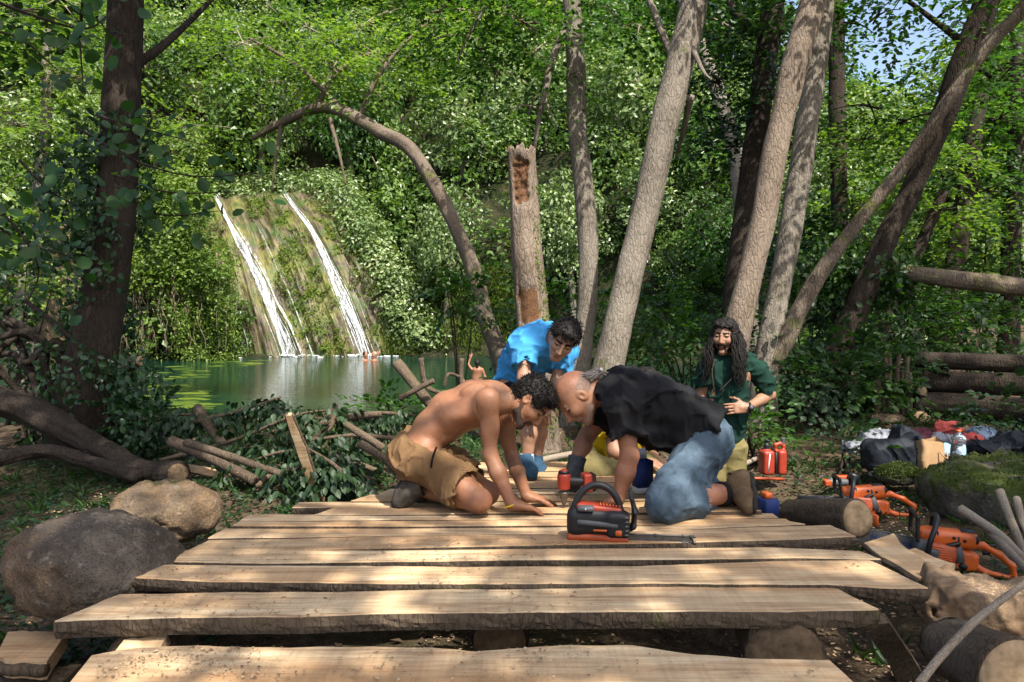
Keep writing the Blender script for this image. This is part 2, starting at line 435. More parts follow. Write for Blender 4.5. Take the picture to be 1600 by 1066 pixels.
def woodmat(name, a, b, c, red, ax=0, dust=.5):
    t = NT(name); sx = [9., 9., 9.]; sx[ax] = .7
    gr = t.coord('Object', tuple(sx), rand=True); co = t.coord('Object', rand=True)
    lo = [2.2, 2.2, 2.2]; lo[ax] = .35; lc = t.coord('Object', tuple(lo), rand=True)
    g1 = t.noise(gr, 3.0, 6, .62, .5); g2 = t.noise(gr, 11, 4, .6); big = t.noise(lc, 1.6, 3, .5, .4)
    col = t.ramp(t.math('ADD', t.math('MULTIPLY', g1, .7), t.math('MULTIPLY', g2, .3)), [(.36, a), (.5, b), (.62, c)])
    col = t.mix(t.ramp(big, [(.46, 0), (.68, .75)]), col, red)
    oi = t.n('ShaderNodeObjectInfo'); col = t.mix(1.0, col, t.ramp(oi.outputs['Random'], [(0, (.86, .83, .8)), (.5, (1, 1, 1)), (1, (1.1, 1.08, 1.05))]), 'MULTIPLY')
    sp = t.ramp(t.voro(co, 42, 'F1'), [(.06, 1), (.13, 0)]); sp = t.math('MULTIPLY', sp, t.ramp(t.noise(co, 6, 2), [(.5, 0), (.62, 1)]))
    col = t.mix(t.math('MULTIPLY', sp, dust), col, (.16, .10, .06))
    sd = t.math('MULTIPLY', t.ramp(t.noise(co, 130, 2), [(.52, 0), (.6, 1)]), t.ramp(t.noise(co, 2.4, 3), [(.45, 0), (.6, 1)]))
    col = t.mix(t.math('MULTIPLY', sd, dust), col, (.45, .33, .20))
    sx2 = [2.0, 2.0, 2.0]; sx2[ax] = 46.; sm = t.noise(t.coord('Object', tuple(sx2), rand=True), 1.0, 4, .6, .3); col = t.mix(1.0, col, t.ramp(sm, [(.34, .90), (.5, 1.0), (.66, 1.05)]), 'MULTIPLY')
    kn = t.ramp(t.voro(lc, 1.1, 'F1'), [(.028, 1), (.05, 0)]); col = t.mix(kn, col, (.12, .07, .04))
    return t.done(t.bsdf(col, .78, t.bump(t.math('ADD', g2, t.math('MULTIPLY', sd, .6)), .35, .004), .2))
M['wood'] = woodmat('plank_wood', (.31, .185, .10), (.49, .34, .195), (.61, .465, .295), (.38, .205, .09))
M['wood_warm'] = woodmat('fresh_cut_wood', (.50, .32, .17), (.62, .43, .25), (.68, .50, .31), (.46, .25, .11), 0, .3)
M['wood_old'] = plain('weathered_end', (.13, .09, .055), .9, .1, var=.4, vs=30, bump=.6)
M['wood_end'] = plain('sawn_end', (.34, .235, .135), .85, .2, var=.35, vs=26, bump=.4)
def groundmat():
    t = NT('forest_floor'); c = t.coord('Object')
    f = t.noise(c, 9, 6, .7); g = t.noise(c, 55, 4, .7); b = t.noise(c, .55, 3)
    col = t.ramp(f, [(.3, (.022, .016, .011)), (.5, (.075, .052, .034)), (.72, (.15, .105, .066))])
    col = t.mix(t.ramp(g, [(.54, 0), (.62, .6)]), col, (.22, .155, .095))
    col = t.mix(t.ramp(b, [(.5, 0), (.68, .6)]), col, (.07, .08, .03))
    return t.done(t.bsdf(col, .95, t.bump(t.math('ADD', f, g), .9, .03), .1))
M['ground'] = groundmat()
M['rot_block'] = woodmat('weathered_block', (.07, .045, .03), (.17, .115, .075), (.28, .2, .125), (.34, .22, .12), 0, .9)
def hillmat():  # shade between the leaf clumps is put into this near-black soil colour
    t = NT('hill_soil_shaded'); c = t.coord('Object'); f = t.noise(c, 1.6, 6, .7)
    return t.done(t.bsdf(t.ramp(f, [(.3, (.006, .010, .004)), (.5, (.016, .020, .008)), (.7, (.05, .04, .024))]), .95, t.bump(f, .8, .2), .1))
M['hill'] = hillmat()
def rockmat(name, a, b, c, moss=None, mcov=.5, dust=(.42, .29, .17)):
    t = NT(name); co = t.coord('Object', rand=True); f = t.noise(co, 4, 7, .68, .3); g = t.noise(co, 26, 5, .7)
    col = t.ramp(f, [(.3, a), (.52, b), (.7, c)])
    col = t.mix(t.ramp(t.noise(co, 2.1, 5, .7), [(.47, 0), (.6, .75)]), col, dust)
    g2 = t.noise(co, 110, 4, .75); vr = t.ramp(t.voro(t.coord('Object', (1, 1, 1.8), rand=True), 7, 'DISTANCE_TO_EDGE'), [(0, 0), (.035, 1)])
    col = t.mix(t.ramp(g, [(.55, 0), (.66, .6)]), col, tuple(x * 1.7 for x in c)); col = t.mix(t.ramp(g2, [(.36, .65), (.5, 0)]), col, tuple(x * .55 for x in a))
    col = t.mix(t.math('MULTIPLY', t.math('SUBTRACT', 1.0, vr), t.ramp(f, [(.5, 0), (.66, .45)])), col, tuple(x * .6 for x in a))
    if moss:
        ge = t.n('ShaderNodeNewGeometry'); sp = t.n('ShaderNodeSeparateXYZ'); t.l(ge.outputs['Normal'], sp.inputs[0])
        mf = t.math('ADD', t.noise(co, 5, 5, .7), t.math('MULTIPLY', sp.outputs[2], .10))
        col = t.mix(t.ramp(mf, [(mcov, 0), (mcov + .1, 1)]), col, t.mix(t.noise(co, 90, 3), tuple(x * .4 for x in moss), moss))
    return t.done(t.bsdf(col, .92, t.bump(t.math('ADD', t.math('ADD', f, t.math('MULTIPLY', g, .6)), t.math('MULTIPLY', g2, .35)), 1.0, .06), .15))
M['rock'] = rockmat('boulder_stone', (.065, .052, .042), (.155, .125, .098), (.25, .205, .16), None, .5, (.29, .185, .105))
M['rock_tan'] = rockmat('dusty_stone', (.10, .075, .05), (.19, .14, .095), (.26, .20, .14), (.07, .08, .02), .66, (.32, .205, .11))
M['rock_moss'] = rockmat('mossy_stone', (.06, .055, .045), (.14, .125, .10), (.2, .18, .145), (.085, .115, .02), .50, (.18, .15, .10))
def tufamat():
    t = NT('wet_tufa'); u = t.coord('UV', (1, 1, 1)); s1 = t.coord('UV', (26, 3.2, 1)); s2 = t.coord('UV', (60, 9, 1)); o = t.coord('Object')
    f = t.noise(s1, 1, 5, .65, .4); g = t.noise(s2, 1, 4, .7); b = t.noise(o, .9, 4, .6)
    col = t.ramp(t.math('ADD', t.math('MULTIPLY', f, .6), t.math('MULTIPLY', g, .4)), [(.36, (.022, .018, .009)), (.49, (.075, .058, .030)), (.63, (.20, .155, .10))])
    col = t.mix(t.ramp(b, [(.45, 0), (.62, .75)]), col, t.mix(g, (.10, .10, .015), (.20, .21, .03)))
    col = t.mix(t.ramp(t.noise(o, 1.7, 5, .7), [(.50, 0), (.60, .85)]), col, (.05, .085, .014))
    return t.done(t.bsdf(col, .5, t.bump(t.math('ADD', f, g), .9, .12), .5))
M['tufa'] = tufamat()
def whitewater():
    t = NT('falling_water'); g = t.n('ShaderNodeNewGeometry'); c = t.ramp(g.outputs['Random Per Island'], [(0, (.72, .78, .82)), (1, (.9, .92, .93))])
    o = t.coord('Object', (9, 9, 1.6)); al = t.ramp(t.noise(o, 1.0, 4, .65), [(.38, .05), (.64, .95)]); p = t.bsdf(c, .35, None, .5); tr = t.n('ShaderNodeBsdfTransparent')
    m = t.n('ShaderNodeMixShader'); t.l(al, m.inputs[0]); t.l(tr.outputs[0], m.inputs[1]); t.l(p, m.inputs[2]); return t.done(m.outputs[0])
M['white_water'] = whitewater()
def watermat():
    t = NT('pool_water'); c = t.coord('Object'); a = t.coord('Object', (1, 2.6, 1))
    w = t.math('ADD', t.math('MULTIPLY', t.noise(a, 1.9, 3, .55, .6), 1.0), t.math('MULTIPLY', t.noise(a, 6, 3, .5), .35))
    col = t.mix(t.noise(c, .12, 2), (.0018, .018, .0135), (.0035, .030, .017))
    return t.done(t.bsdf(col, .04, t.bump(w, .13, .10), .5, IOR=1.33))
M['water'] = watermat()
# leaf colours
M['lf_hill'] = leafmat('hill_leaves', (.016, .040, .010), (.068, .13, .025), (.19, .27, .065), .34, .34)
M['lf_hill_pale'] = leafmat('pale_hill_leaves', (.045, .085, .028), (.135, .20, .07), (.34, .39, .19), .28, .30)
M['lf_lime'] = leafmat('sunlit_leaves', (.045, .085, .012), (.105, .17, .026), (.22, .29, .055), .44)  # brighter yellow-green copy, sunlight is put into the leaf colour
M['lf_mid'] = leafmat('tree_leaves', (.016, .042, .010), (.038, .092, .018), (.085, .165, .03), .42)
M['lf_dark'] = leafmat('shade_leaves', (.009, .025, .009), (.020, .050, .015), (.045, .095, .025), .33)  # darker copy, understory shade is put into the leaf colour
M['lf_big'] = leafmat('broad_leaves', (.012, .036, .009), (.024, .070, .015), (.05, .12, .022), .45, .36)
M['lf_wilt'] = leafmat('wilted_leaves', (.008, .022, .009), (.018, .042, .014), (.045, .08, .03), .25, .5)
M['lf_moss'] = leafmat('moss_leaves', (.05, .085, .010), (.10, .155, .015), (.17, .22, .02), .35, .6)
M['lf_ivy'] = leafmat('ivy_leaves', (.012, .034, .014), (.024, .060, .022), (.05, .10, .035), .25, .35)
M['vine'] = plain('dry_vine', (.15, .115, .085), .9, .1, var=.3)
M['chip'] = leafmat('wood_chips', (.30, .19, .10), (.50, .35, .20), (.66, .52, .34), .05, .9)
M['litter'] = leafmat('leaf_litter', (.04, .026, .016), (.10, .066, .038), (.20, .14, .08), .1, .9)
# made things
M['orange'] = plain('orange_plastic', (.56, .105, .016), .38, .5, var=.06)
M['orange_dk'] = plain('worn_orange_plastic', (.36, .06, .014), .45, .5, var=.12)
M['red'] = plain('red_plastic', (.30, .034, .016), .42, .5, var=.08)
M['black'] = plain('black_plastic', (.011, .0115, .013), .45, .4, var=.12)
M['black_soft'] = plain('black_rubber', (.018, .018, .020), .7, .3, var=.12)
M['grey_pl'] = plain('grey_plastic', (.075, .08, .086), .5, .4, var=.1)
M['steel'] = plain('bar_steel', (.42, .43, .45), .35, .5, .85, var=.12)
M['steel_dk'] = plain('dark_steel', (.12, .115, .11), .42, .5, .7, var=.25)
M['white'] = plain('white_paint', (.75, .75, .73), .6, .3, var=.05)
M['blue_box'] = plain('blue_card', (.02, .042, .17), .6, .3, var=.06)
M['blue_text'] = plain('blue_print', (.02, .06, .28), .6, .3)
M['yellow'] = plain('yellow_sticker', (.75, .58, .02), .5, .3)
M['paper'] = plain('brown_paper', (.36, .225, .115), .85, .2, var=.1, vs=12, bump=.2)
# ------------------------------------------------------------------ ground, pool, hillside
WATER_Z = -0.95
def pool(x, y):
    dx = (x + 4.2) / 13.0; dy = (y - 21.6) / 10.2
    return (np.sqrt(dx * dx + dy * dy) - 1) * 10.5 + fbm2(x * .22, y * .22, 3, 4) * .9
def gz(x, y):
    x = np.asarray(x, float); y = np.asarray(y, float)
    p = pool(x, y)
    b = -.40 + .16 * fbm2(x * .45, y * .45, 4, 1) + .035 * fbm2(x * 3, y * 3, 3, 2)
    b = b + .06 * sst(1.5, 4, x) + .03 * sst(4, 9, y) * sst(0, 3, x)
    b = b - .10 * sst(3.2, 2.0, y) - .33 * np.exp(-(((x - 1.62) / .35) ** 2 + ((y - 5.9) / .5) ** 2))
    b = b - .42 * sst(2.6, .2, p)
    z = b - 2.0 * sst(.1, -2.6, p)
    far = sst(22, 28, y) * sst(-.1, 1.2, p)
    lf = sst(-10, -14.5, x) * sst(9, 15, y)
    slope = 1.25 - .72 * sst(3, 17, x)
    d = np.maximum(p, 0)
    hill = slope * d + 1.4 * sst(0, 2.0, d) + fbm2(x * .16, y * .16, 4, 8) * np.minimum(d * .35, 2.2)
    top = 17.5 - 8.0 * sst(6, 20, x)
    hill = top * (1 - np.exp(-np.maximum(hill, 0) / top * 1.15)) * 1.18
    rt = .12 * np.maximum(x - 6, 0) * sst(9, 16, y)
    cut = sst(-15.5, -13.2, x) * sst(-3.0, -4.6, x) * sst(39.5, 36.5, y)
    hill = hill * (1 - cut)
    return z + hill * np.maximum(far, lf) + np.minimum(rt, 3) * (1 - far)
def gn(x, y, e=.15):
    return nrm(np.stack([gz(x - e, y) - gz(x + e, y), gz(x, y - e) - gz(x, y + e), np.full_like(np.asarray(x, float), 2 * e)], -1))
def gpt(px, py):
    """where the sight line of a photo pixel meets the ground"""
    t = 1.0
    for Y in np.arange(1.5, 40, .05):
        p = W(px, py, Y)
        if p[2] <= gz(p[0], p[1]): return np.array([p[0], p[1], float(gz(p[0], p[1]))])
    return W(px, py, 40)
def axis(segs):
    a = []
    for lo, hi, st in segs: a.append(np.arange(lo, hi, st))
    return np.concatenate(a)
gx = np.concatenate([[-600, -300, -150, -90, -60], axis([(-45, -12, .6), (-12, -4, .22), (-4, 4.4, .07), (4.4, 12, .22), (12, 45, .6)]), [50, 60, 90, 150, 300, 600]])
gy = np.concatenate([[-300, -120, -60, -30, -15, -8, -4], axis([(-2, 1, .25), (1, 7.5, .07), (7.5, 13, .2), (13, 55, .5)]), [58, 65, 80, 110, 160, 250, 400, 700]])
X, Y = np.meshgrid(gx, gy, indexing='ij'); Z = gz(X, Y); nX, nY = X.shape
i, j = np.meshgrid(np.arange(nX - 1), np.arange(nY - 1), indexing='ij')
Fq = np.stack([i * nY + j, (i + 1) * nY + j, (i + 1) * nY + j + 1, i * nY + j + 1], -1).reshape(-1, 4)
cy = Y[:-1, :-1].ravel(); cp = pool(X[:-1, :-1], Y[:-1, :-1]).ravel(); cxx = X[:-1, :-1].ravel()
isH = ((cy > 20) & (cp > -1)) | ((cxx < -11) & (cy > 11))
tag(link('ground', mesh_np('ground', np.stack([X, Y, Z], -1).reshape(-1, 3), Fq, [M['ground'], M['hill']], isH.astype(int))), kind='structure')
# pool water: a sheet over the hollow
th = np.linspace(0, 2 * np.pi, 97)[:-1]; rr = np.linspace(0, 1.16, 30)[1:]
Vw = [[-4.2, 21.6, 0]]
for r in rr:
    for a in th: Vw.append([-4.2 + 13 * r * math.cos(a), 21.6 + 10.2 * r * math.sin(a), 0])
Fw3 = [[0, 1 + k, 1 + (k + 1) % 96] for k in range(96)]
Fw = [[1 + q * 96 + k, 1 + (q + 1) * 96 + k, 1 + (q + 1) * 96 + (k + 1) % 96, 1 + q * 96 + (k + 1) % 96] for q in range(len(rr) - 1) for k in range(96)]
wo_ = link('water', mesh_np('water', Vw, [np.array(Fw3), np.array(Fw)], [M['water']]), None, (0, 0, WATER_Z)); tag(wo_, kind='structure')

# ------------------------------------------------------------------ tufa cliff and waterfalls
B0, B1 = W(366, 557, 30.6), W(622, 553, 31.4)
T0, T1 = W(306, 316, 34.6), W(490, 300, 35.4)
B0[2] = B1[2] = WATER_Z
OUTN = nrm(np.array([.35, -.9, .35]))
def tuf(u, v):
    """u across the face, v 0 at the lip and 1 at the water"""
    u = np.asarray(u, float); v = np.asarray(v, float); u_, v_ = u[..., None], v[..., None]
    top = T0 + (T1 - T0) * u_; bot = B0 + (B1 - B0) * u_
    w = np.where(v_ < 0, v_ * .15, v_)
    p = top + (bot - top) * w + OUTN * (np.sin(np.pi * np.clip(v_, 0, 1)) * 1.0)
    p = p + np.array([-.15, 2.6, .35]) * np.where(v_ < 0, -v_, 0) * 2
    q = np.stack([u * 13, v * 3, u * 0], -1); q2 = np.stack([u * 34, v * 6, u * 0 + 3], -1)
    return p + OUTN * ((fbm(q, 4, 20) * .40 + fbm(q2, 4, 24) * .20 + .16 * np.abs(vn(q2 * [2, .6, 1], 5)))[..., None])
nu, nv = 220, 170
uu, vv = np.meshgrid(np.linspace(-.40, 1.22, nu), np.linspace(-.6, 1.06, nv), indexing='ij')
Vt = tuf(uu, vv).reshape(-1, 3); i, j = np.meshgrid(np.arange(nu - 1), np.arange(nv - 1), indexing='ij')
Ft = np.stack([i * nv + j, i * nv + j + 1, (i + 1) * nv + j + 1, (i + 1) * nv + j], -1).reshape(-1, 4)
me = mesh_np('tufa_cliff', Vt, Ft, [M['tufa']])
uvl = me.uv_layers.new(name='UVMap'); li = np.zeros(len(me.loops), np.int32); me.loops.foreach_get('vertex_index', li)
uvl.data.foreach_set('uv', np.stack([uu.ravel()[li], vv.ravel()[li]], 1).astype(np.float32).ravel())
tag(link('tufa_cliff', me), kind='structure')
def waterfall(label, path, n, spread0, spread1, wid, foam, vmax=1.03):
    """path: (v, u) knots. n strands of white water that keep to the rock, and foam where they land"""
    t = thing('waterfall', label, 'waterfall', tuple(B0), 0, 'waterfalls on the tufa cliff')
    mb = MB(); pv = np.array(path, float)
    for s_ in range(n):
        v0 = max(pv[0, 0], RN.uniform(-.15, .9) if s_ > n * .35 else pv[0, 0]); v1 = min(vmax, v0 + RN.uniform(.12, .6) if s_ > n * .35 else vmax)
        v = np.linspace(v0, v1, 26); thin = s_ > n * .68; off = RN.gauss(0, 1.0 if thin else .36)
        sp = spread0 + (spread1 - spread0) * np.clip(v, 0, 1)
        u = np.interp(v, pv[:, 0], pv[:, 1]) + off * sp + fbm2(v * 9 + s_, v * 0 + s_ * 3.1, 2, 3) * .10 * sp
        w = RN.uniform(.4, 1) * wid * (.45 if thin else 1) * (.55 + .9 * np.clip(v, 0, 1)) * (.75 + .35 * vn(np.stack([v * 14, v * 0 + s_, v * 0], -1), 9)) * np.clip(np.minimum(v - v0, v1 - v) * 14 + .08, 0, 1)
        P = tuf(u, v) + OUTN * RN.uniform(.07, .17) + np.array([0, -.5, 0]) * np.maximum(v - .9, 0)[:, None]
        P[-1, 2] = min(P[-1, 2], WATER_Z + .02) if v1 >= 1 else P[-1, 2]
        sd = np.array([.93, .36, 0]); a = P - sd * w[:, None] / 2; b = P + sd * w[:, None] / 2; c = P + OUTN * w[:, None] * .25
        V = np.concatenate([a, c, b]); k = np.arange(25)
        Fk = np.concatenate([np.stack([k, k + 26, k + 27, k + 1], 1), np.stack([k + 26, k + 52, k + 53, k + 27], 1)])
        mb.add(V - B0, [Fk])
    mb.build('stream', M['white_water'], t)
    if foam:
        mb = MB(); ub = np.interp(1.0, pv[:, 0], pv[:, 1]); c = tuf(np.array(ub), np.array(1.0)) ; c[2] = WATER_Z
        for k in range(foam):
            r = RN.uniform(.03, .11); a = RN.uniform(0, 6.28); d = abs(RN.gauss(0, .5))
            p = c - B0 + np.array([math.cos(a) * d * 1.7, math.sin(a) * d * .5 - .25, RN.uniform(0, .12) * (1 - min(d, 1))])
            mb.tube([p - [r, 0, 0], p, p + [r, 0, 0]], [r * .3, r * .6, r * .3], 6, res=5, flat=.5)
        mb.build('foam', M['white_water'], t)
    return t
waterfall('broad white waterfall on the left of the mossy tufa cliff', [(-.3, .0), (0, .16), (.3, .20), (.6, .27), (1, .335)], 54, .020, .054, .036, 46)
waterfall('white waterfall at the right edge of the mossy tufa cliff', [(-.3, .70), (0, .765), (.3, .775), (.6, .785), (1, .80)], 46, .022, .050, .034, 46)
waterfall('thin trickle right beside the broad left waterfall', [(.2, .40), (.5, .42), (1, .475)], 7, .02, .02, .014, 5)
waterfall('thin dark-edged trickle at the left edge of the cliff', [(.35, -.02), (.6, .03), (1, .08)], 6, .02, .03, .016, 4)

# ------------------------------------------------------------------ foliage masses on the banks
def infrust(P, mx=140, my=120):
    a, b = proj(P); return (a > -mx) & (a < 1600 + mx) & (b > -my) & (b < 1066 + my)
def hill_clumps(n, xr, yr, rad, lift, keep):
    out = []
    while sum(len(o) for o in out) < n:
        x = RG.uniform(*xr, 4000); y = RG.uniform(*yr, 4000); z = gz(x, y)
        P = np.stack([x, y, z], -1) + gn(x, y) * RG.uniform(0, lift, 4000)[:, None]
        out.append(P[infrust(P) & keep(P)])
        if len(out) > 60: break
    C = np.concatenate(out)[:n]; return C, RG.uniform(*rad, len(C))
def offcliff(P):
    a, b = proj(P)
    # the cliff face stays open to view
    return ~((a > 335) & (a < 600) & (b > 290) & (P[:, 1] < 37.5) & (a > 330 + (b - 300) * .12) & (a < 470 + (b - 300) * .55)) & (pool(P[:, 0], P[:, 1]) > .1)
c1, r1 = hill_clumps(2200, (-34, 34), (22, 62), (.45, 1.6), 2.4, lambda P: offcliff(P) & (fbm(P * .38, 3, 61) > -.22))
pl = fbm(c1 * .13, 3, 77)
def vary(p): return (p[0], p[1], p[2], p[3] * np.repeat(RG.choice([.7, .9, 1.1, 1.5], len(p[0]) // 150), 150))
hA = vary(clump_leaves(c1[pl < .0], r1[pl < .0], 150, .18, .75))
hB = vary(clump_leaves(c1[pl >= .0], r1[pl >= .0], 150, .18, .75))
tag(leaves_obj('hillside_foliage', [hA], M['lf_hill'], 'quad'), 'deep green leafy undergrowth covering the hillside behind the pool', 'foliage', kind='stuff')
tag(leaves_obj('hillside_foliage', [hB], M['lf_hill_pale'], 'quad'), 'paler glossy undergrowth patches on the hillside behind the pool', 'foliage', kind='stuff')
# bright moss and grass low over the water, right of the falls
c2, r2 = hill_clumps(230, (-9, 6), (27, 36), (.3, .7), .5, lambda P: offcliff(P) & (P[:, 2] < 2.3) & (proj(P)[0] > 560) & (proj(P)[0] < 800))
g2 = clump_leaves(c2, r2, 110, .20, 1.2, .2, 1.0)
tag(leaves_obj('bank_grass', [g2], M['lf_moss'], 'blade'), 'yellow-green grass and moss hanging over the water right of the falls', 'grass', kind='stuff')
# foliage creeping over the cliff
uq = np.concatenate([RG.uniform(-.12, .14, 70), RG.uniform(.40, .72, 170), RG.uniform(.86, 1.12, 90), RG.uniform(0, 1, 26)])
vq = np.concatenate([RG.uniform(0, .8, 70), RG.uniform(0, .98, 170), RG.uniform(.1, 1, 90), RG.uniform(-.4, .02, 26)])
ok = (np.abs(uq - np.interp(vq, [0, 1], [.17, .34])) > .07) & (np.abs(uq - np.interp(vq, [0, 1], [.765, .80])) > .06)
g3 = clump_leaves(tuf(uq[ok], vq[ok]), RG.uniform(.10, .34, ok.sum()), 60, .085, .9)
ue = np.concatenate([RG.uniform(-.42, -.16, 110), RG.uniform(1.06, 1.28, 110), RG.uniform(-.3, 1.2, 90)]); ve = np.concatenate([RG.uniform(-.2, 1.0, 110), RG.uniform(-.2, .95, 110), RG.uniform(-.6, -.10, 90)])
g4 = clump_leaves(tuf(ue, ve) + np.array([0, -.1, .1]), RG.uniform(.25, 1.1, len(ue)) , 110, .17, .9)
tag(leaves_obj('cliff_shrubs', [g4], M['lf_hill_pale'], 'quad'), 'leafy shrubs crowding both edges and the lip of the tufa cliff', 'foliage', kind='stuff')
tag(leaves_obj('cliff_moss', [g3], M['lf_moss'], 'quad'), 'bright moss and small plants clinging to the tufa cliff', 'moss', kind='stuff')
# curtain of hanging roots and ivy left of the falls
rt = thing('hanging_roots', 'curtain of pale hanging roots and creepers over the water left of the falls', 'roots', tuple(W(270, 560, 29)))
mb = MB(); o0 = W(270, 560, 29); hp = []
for k in range(95):
    px = RN.uniform(182, 285) if k % 4 else RN.uniform(285, 365); y0 = RN.uniform(395, 465); y1 = y0 + RN.uniform(50, 170); y1 = min(y1, 556)
    Yd = 28.4 + RN.uniform(-.5, .8) + abs(px - 260) * .004
    P = [W(px + RN.uniform(-7, 7) * (q > 0) + 10 * math.sin(k * 2.1) * (q / 4) ** 2, y0 + (y1 - y0) * q / 4, Yd - .25 * q / 4) for q in range(5)]
    mb.tube([p - o0 for p in P], [.020, .018, .015, .012, .006], 4, res=9)
    if k % 4 == 0 or k % 7 == 0: hp += [P[RN.randrange(1, 5)] for _ in range(9)]
mb.build('root_strand', M['vine'], rt)
hp = np.array(hp) + RG.normal(size=(len(hp), 3)) * .15
lo = leaves_obj('creeper_leaves', [clump_leaves(hp - o0, np.full(len(hp), .22), 26, .10, 1.6, .2, .8)], M['lf_lime'], 'quad', rt)
ctr = np.array([(lambda py: W(RN.uniform(185, 312 + (py - 290) * .30), py, 27.8 + RN.uniform(0, 2.0)))(RN.uniform(280, 440)) for _ in range(95)])
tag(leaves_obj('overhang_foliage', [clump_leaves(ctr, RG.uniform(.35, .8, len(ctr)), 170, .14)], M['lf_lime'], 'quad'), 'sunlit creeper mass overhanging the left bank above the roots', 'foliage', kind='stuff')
ctr = np.array([W(RN.uniform(175, 385), RN.uniform(465, 552), 30.2 + RN.uniform(0, .8)) for _ in range(110)])
tag(leaves_obj('bank_ferns', [clump_leaves(ctr, RG.uniform(.3, .6, len(ctr)), 130, .13)], M['lf_hill'], 'quad'), 'dark ferns under the overhang at the left waterline', 'ferns', kind='stuff')
# floating weed on the water
V_, F_ = [], []
mb = MB()
for k in range(95):
    px = RN.choice([RN.uniform(195, 330), RN.uniform(200, 420)]); py = RN.uniform(572, 640) if px < 330 else RN.uniform(561, 572)
    p = G(px, py, WATER_Z + .006); r = RN.uniform(.05, .22); n = 9
    a = np.linspace(0, 2 * np.pi, n, endpoint=False); q = r * RG.uniform(.5, 1.2, n)
    V = np.vstack([p, np.stack([p[0] + q * np.cos(a) * 1.8, p[1] + q * np.sin(a), np.full(n, p[2] - .003)], 1)])
    mb.add(V, [np.array([[0, 1 + z, 1 + (z + 1) % n] for z in range(n)])])
tag(mb.build('pond_weed', M['lf_moss']), 'flecks of yellow-green weed floating on the left of the pool', 'pond weed', kind='stuff')
# ------------------------------------------------------------------ trees
def path(pts):
    """(px, py, distance, width in px) -> points, radii"""
    P = np.array([W(a, b, Yd) for a, b, Yd, w in pts]); r = np.array([w / 2 / F_PX * Yd for a, b, Yd, w in pts]); return P, r
def spray_set(cl, per, size, L=(.5, 1.0), **kw):
    """cl: (px, py, Y, radius m, n)"""
    O, D = [], []
    for px, py, Yd, R_, n in cl:
        c = W(px, py, Yd); d = rdir(n) * np.array([1, 1, .55]); O.append(c + d * R_ * RG.uniform(.2, 1, n)[:, None]); dd = d * .8 + rdir(n) * .6; dd[:, 2] = dd[:, 2] * .45 - .12; D.append(dd)
    O = np.concatenate(O); D = np.concatenate(D)
    return sprays(O, D, RG.uniform(*L, len(O)), per, size, **kw)
def tree(name, label, trunk, mat, branches=(), crown=None, leaf='lf_mid', lsize=.085, per=34, group=None, down=True, nseg=26, bark=.10, kind='ovate', sub=None, twigs=True, L=(.5, 1.1), slim=1.0):
    P, r = path(trunk); r = r * slim
    if down:                                  # carry the trunk into the ground with a root flare
        b = P[-1]; z = float(gz(b[0], b[1])); dirn = nrm(P[-1] - P[-2])
        if b[2] > z - .15:
            e = b + np.array([dirn[0], dirn[1], 0]) * max(0, b[2] - z) * .2; e[2] = min(b[2] - .05, z - .2)
            P = np.vstack([P, e]); r = np.append(r, r[-1] * 1.35)
    o = P[-1].copy()
    t = thing(name, label, 'tree', tuple(o), 0, group)
    mb = MB(); Lm = np.linalg.norm(np.diff(P, axis=0), axis=1).sum()
    mb.tube(P - o, r, nseg, res=int(min(260, max(30, Lm / (2 * np.pi * r.mean() / nseg) * .55))), bark=bark, seed=RN.randrange(99))
    mb.build('trunk', M[mat], t)
    for br in branches:
        Pb, rb = path(br); mb = MB(); mb.tube(Pb - o, rb, 10, res=len(Pb) * 8, bark=.12, seed=RN.randrange(99)); mb.build('branch', M[mat], t)
    if crown:
        pr = spray_set(crown, per, lsize, L)
        pr = (pr[0] - o, *pr[1:])
        leaves_obj('crown', [pr], M[leaf], kind, t)
        if twigs:
            mb = MB()
            for px, py, Yd, R_, n in crown:
                c = W(px, py, Yd) - o
                for q in range(min(7, max(2, n // 6))):
                    d = rdir(1)[0] * R_ * np.array([1, 1, .6]); s0 = c - d * .3; mb.tube([s0, c + d * .35 + [0, 0, .05], c + d * .95], [.014, .010, .004], 5, res=7)
            mb.build('twigs', M['stick'] if mat != 'bark_dark' else M[mat], t)['kind'] = 'stuff'
    return t

def tree_s(slim, *a, **k): return tree(*a, slim=slim, **k)
# --- named trees, front to back (pixel, distance, width) from the photograph
def cl(*rows): return rows
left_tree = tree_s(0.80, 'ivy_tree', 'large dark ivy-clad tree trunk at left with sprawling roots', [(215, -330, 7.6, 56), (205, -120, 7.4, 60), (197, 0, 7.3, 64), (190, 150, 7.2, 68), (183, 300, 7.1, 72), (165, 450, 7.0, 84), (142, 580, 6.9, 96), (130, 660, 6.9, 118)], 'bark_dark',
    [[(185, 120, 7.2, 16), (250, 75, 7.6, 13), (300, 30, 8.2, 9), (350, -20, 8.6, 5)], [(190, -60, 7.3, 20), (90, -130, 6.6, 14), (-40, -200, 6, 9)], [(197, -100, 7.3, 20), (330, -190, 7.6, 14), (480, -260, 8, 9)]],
    cl((60, -140, 6.2, 1.3, 40), (400, -230, 7.9, 1.4, 46), (220, -330, 7.5, 1.6, 50), (560, -330, 8.4, 1.4, 40), (40, 20, 8.2, .8, 16)), 'lf_dark', .085, 34)
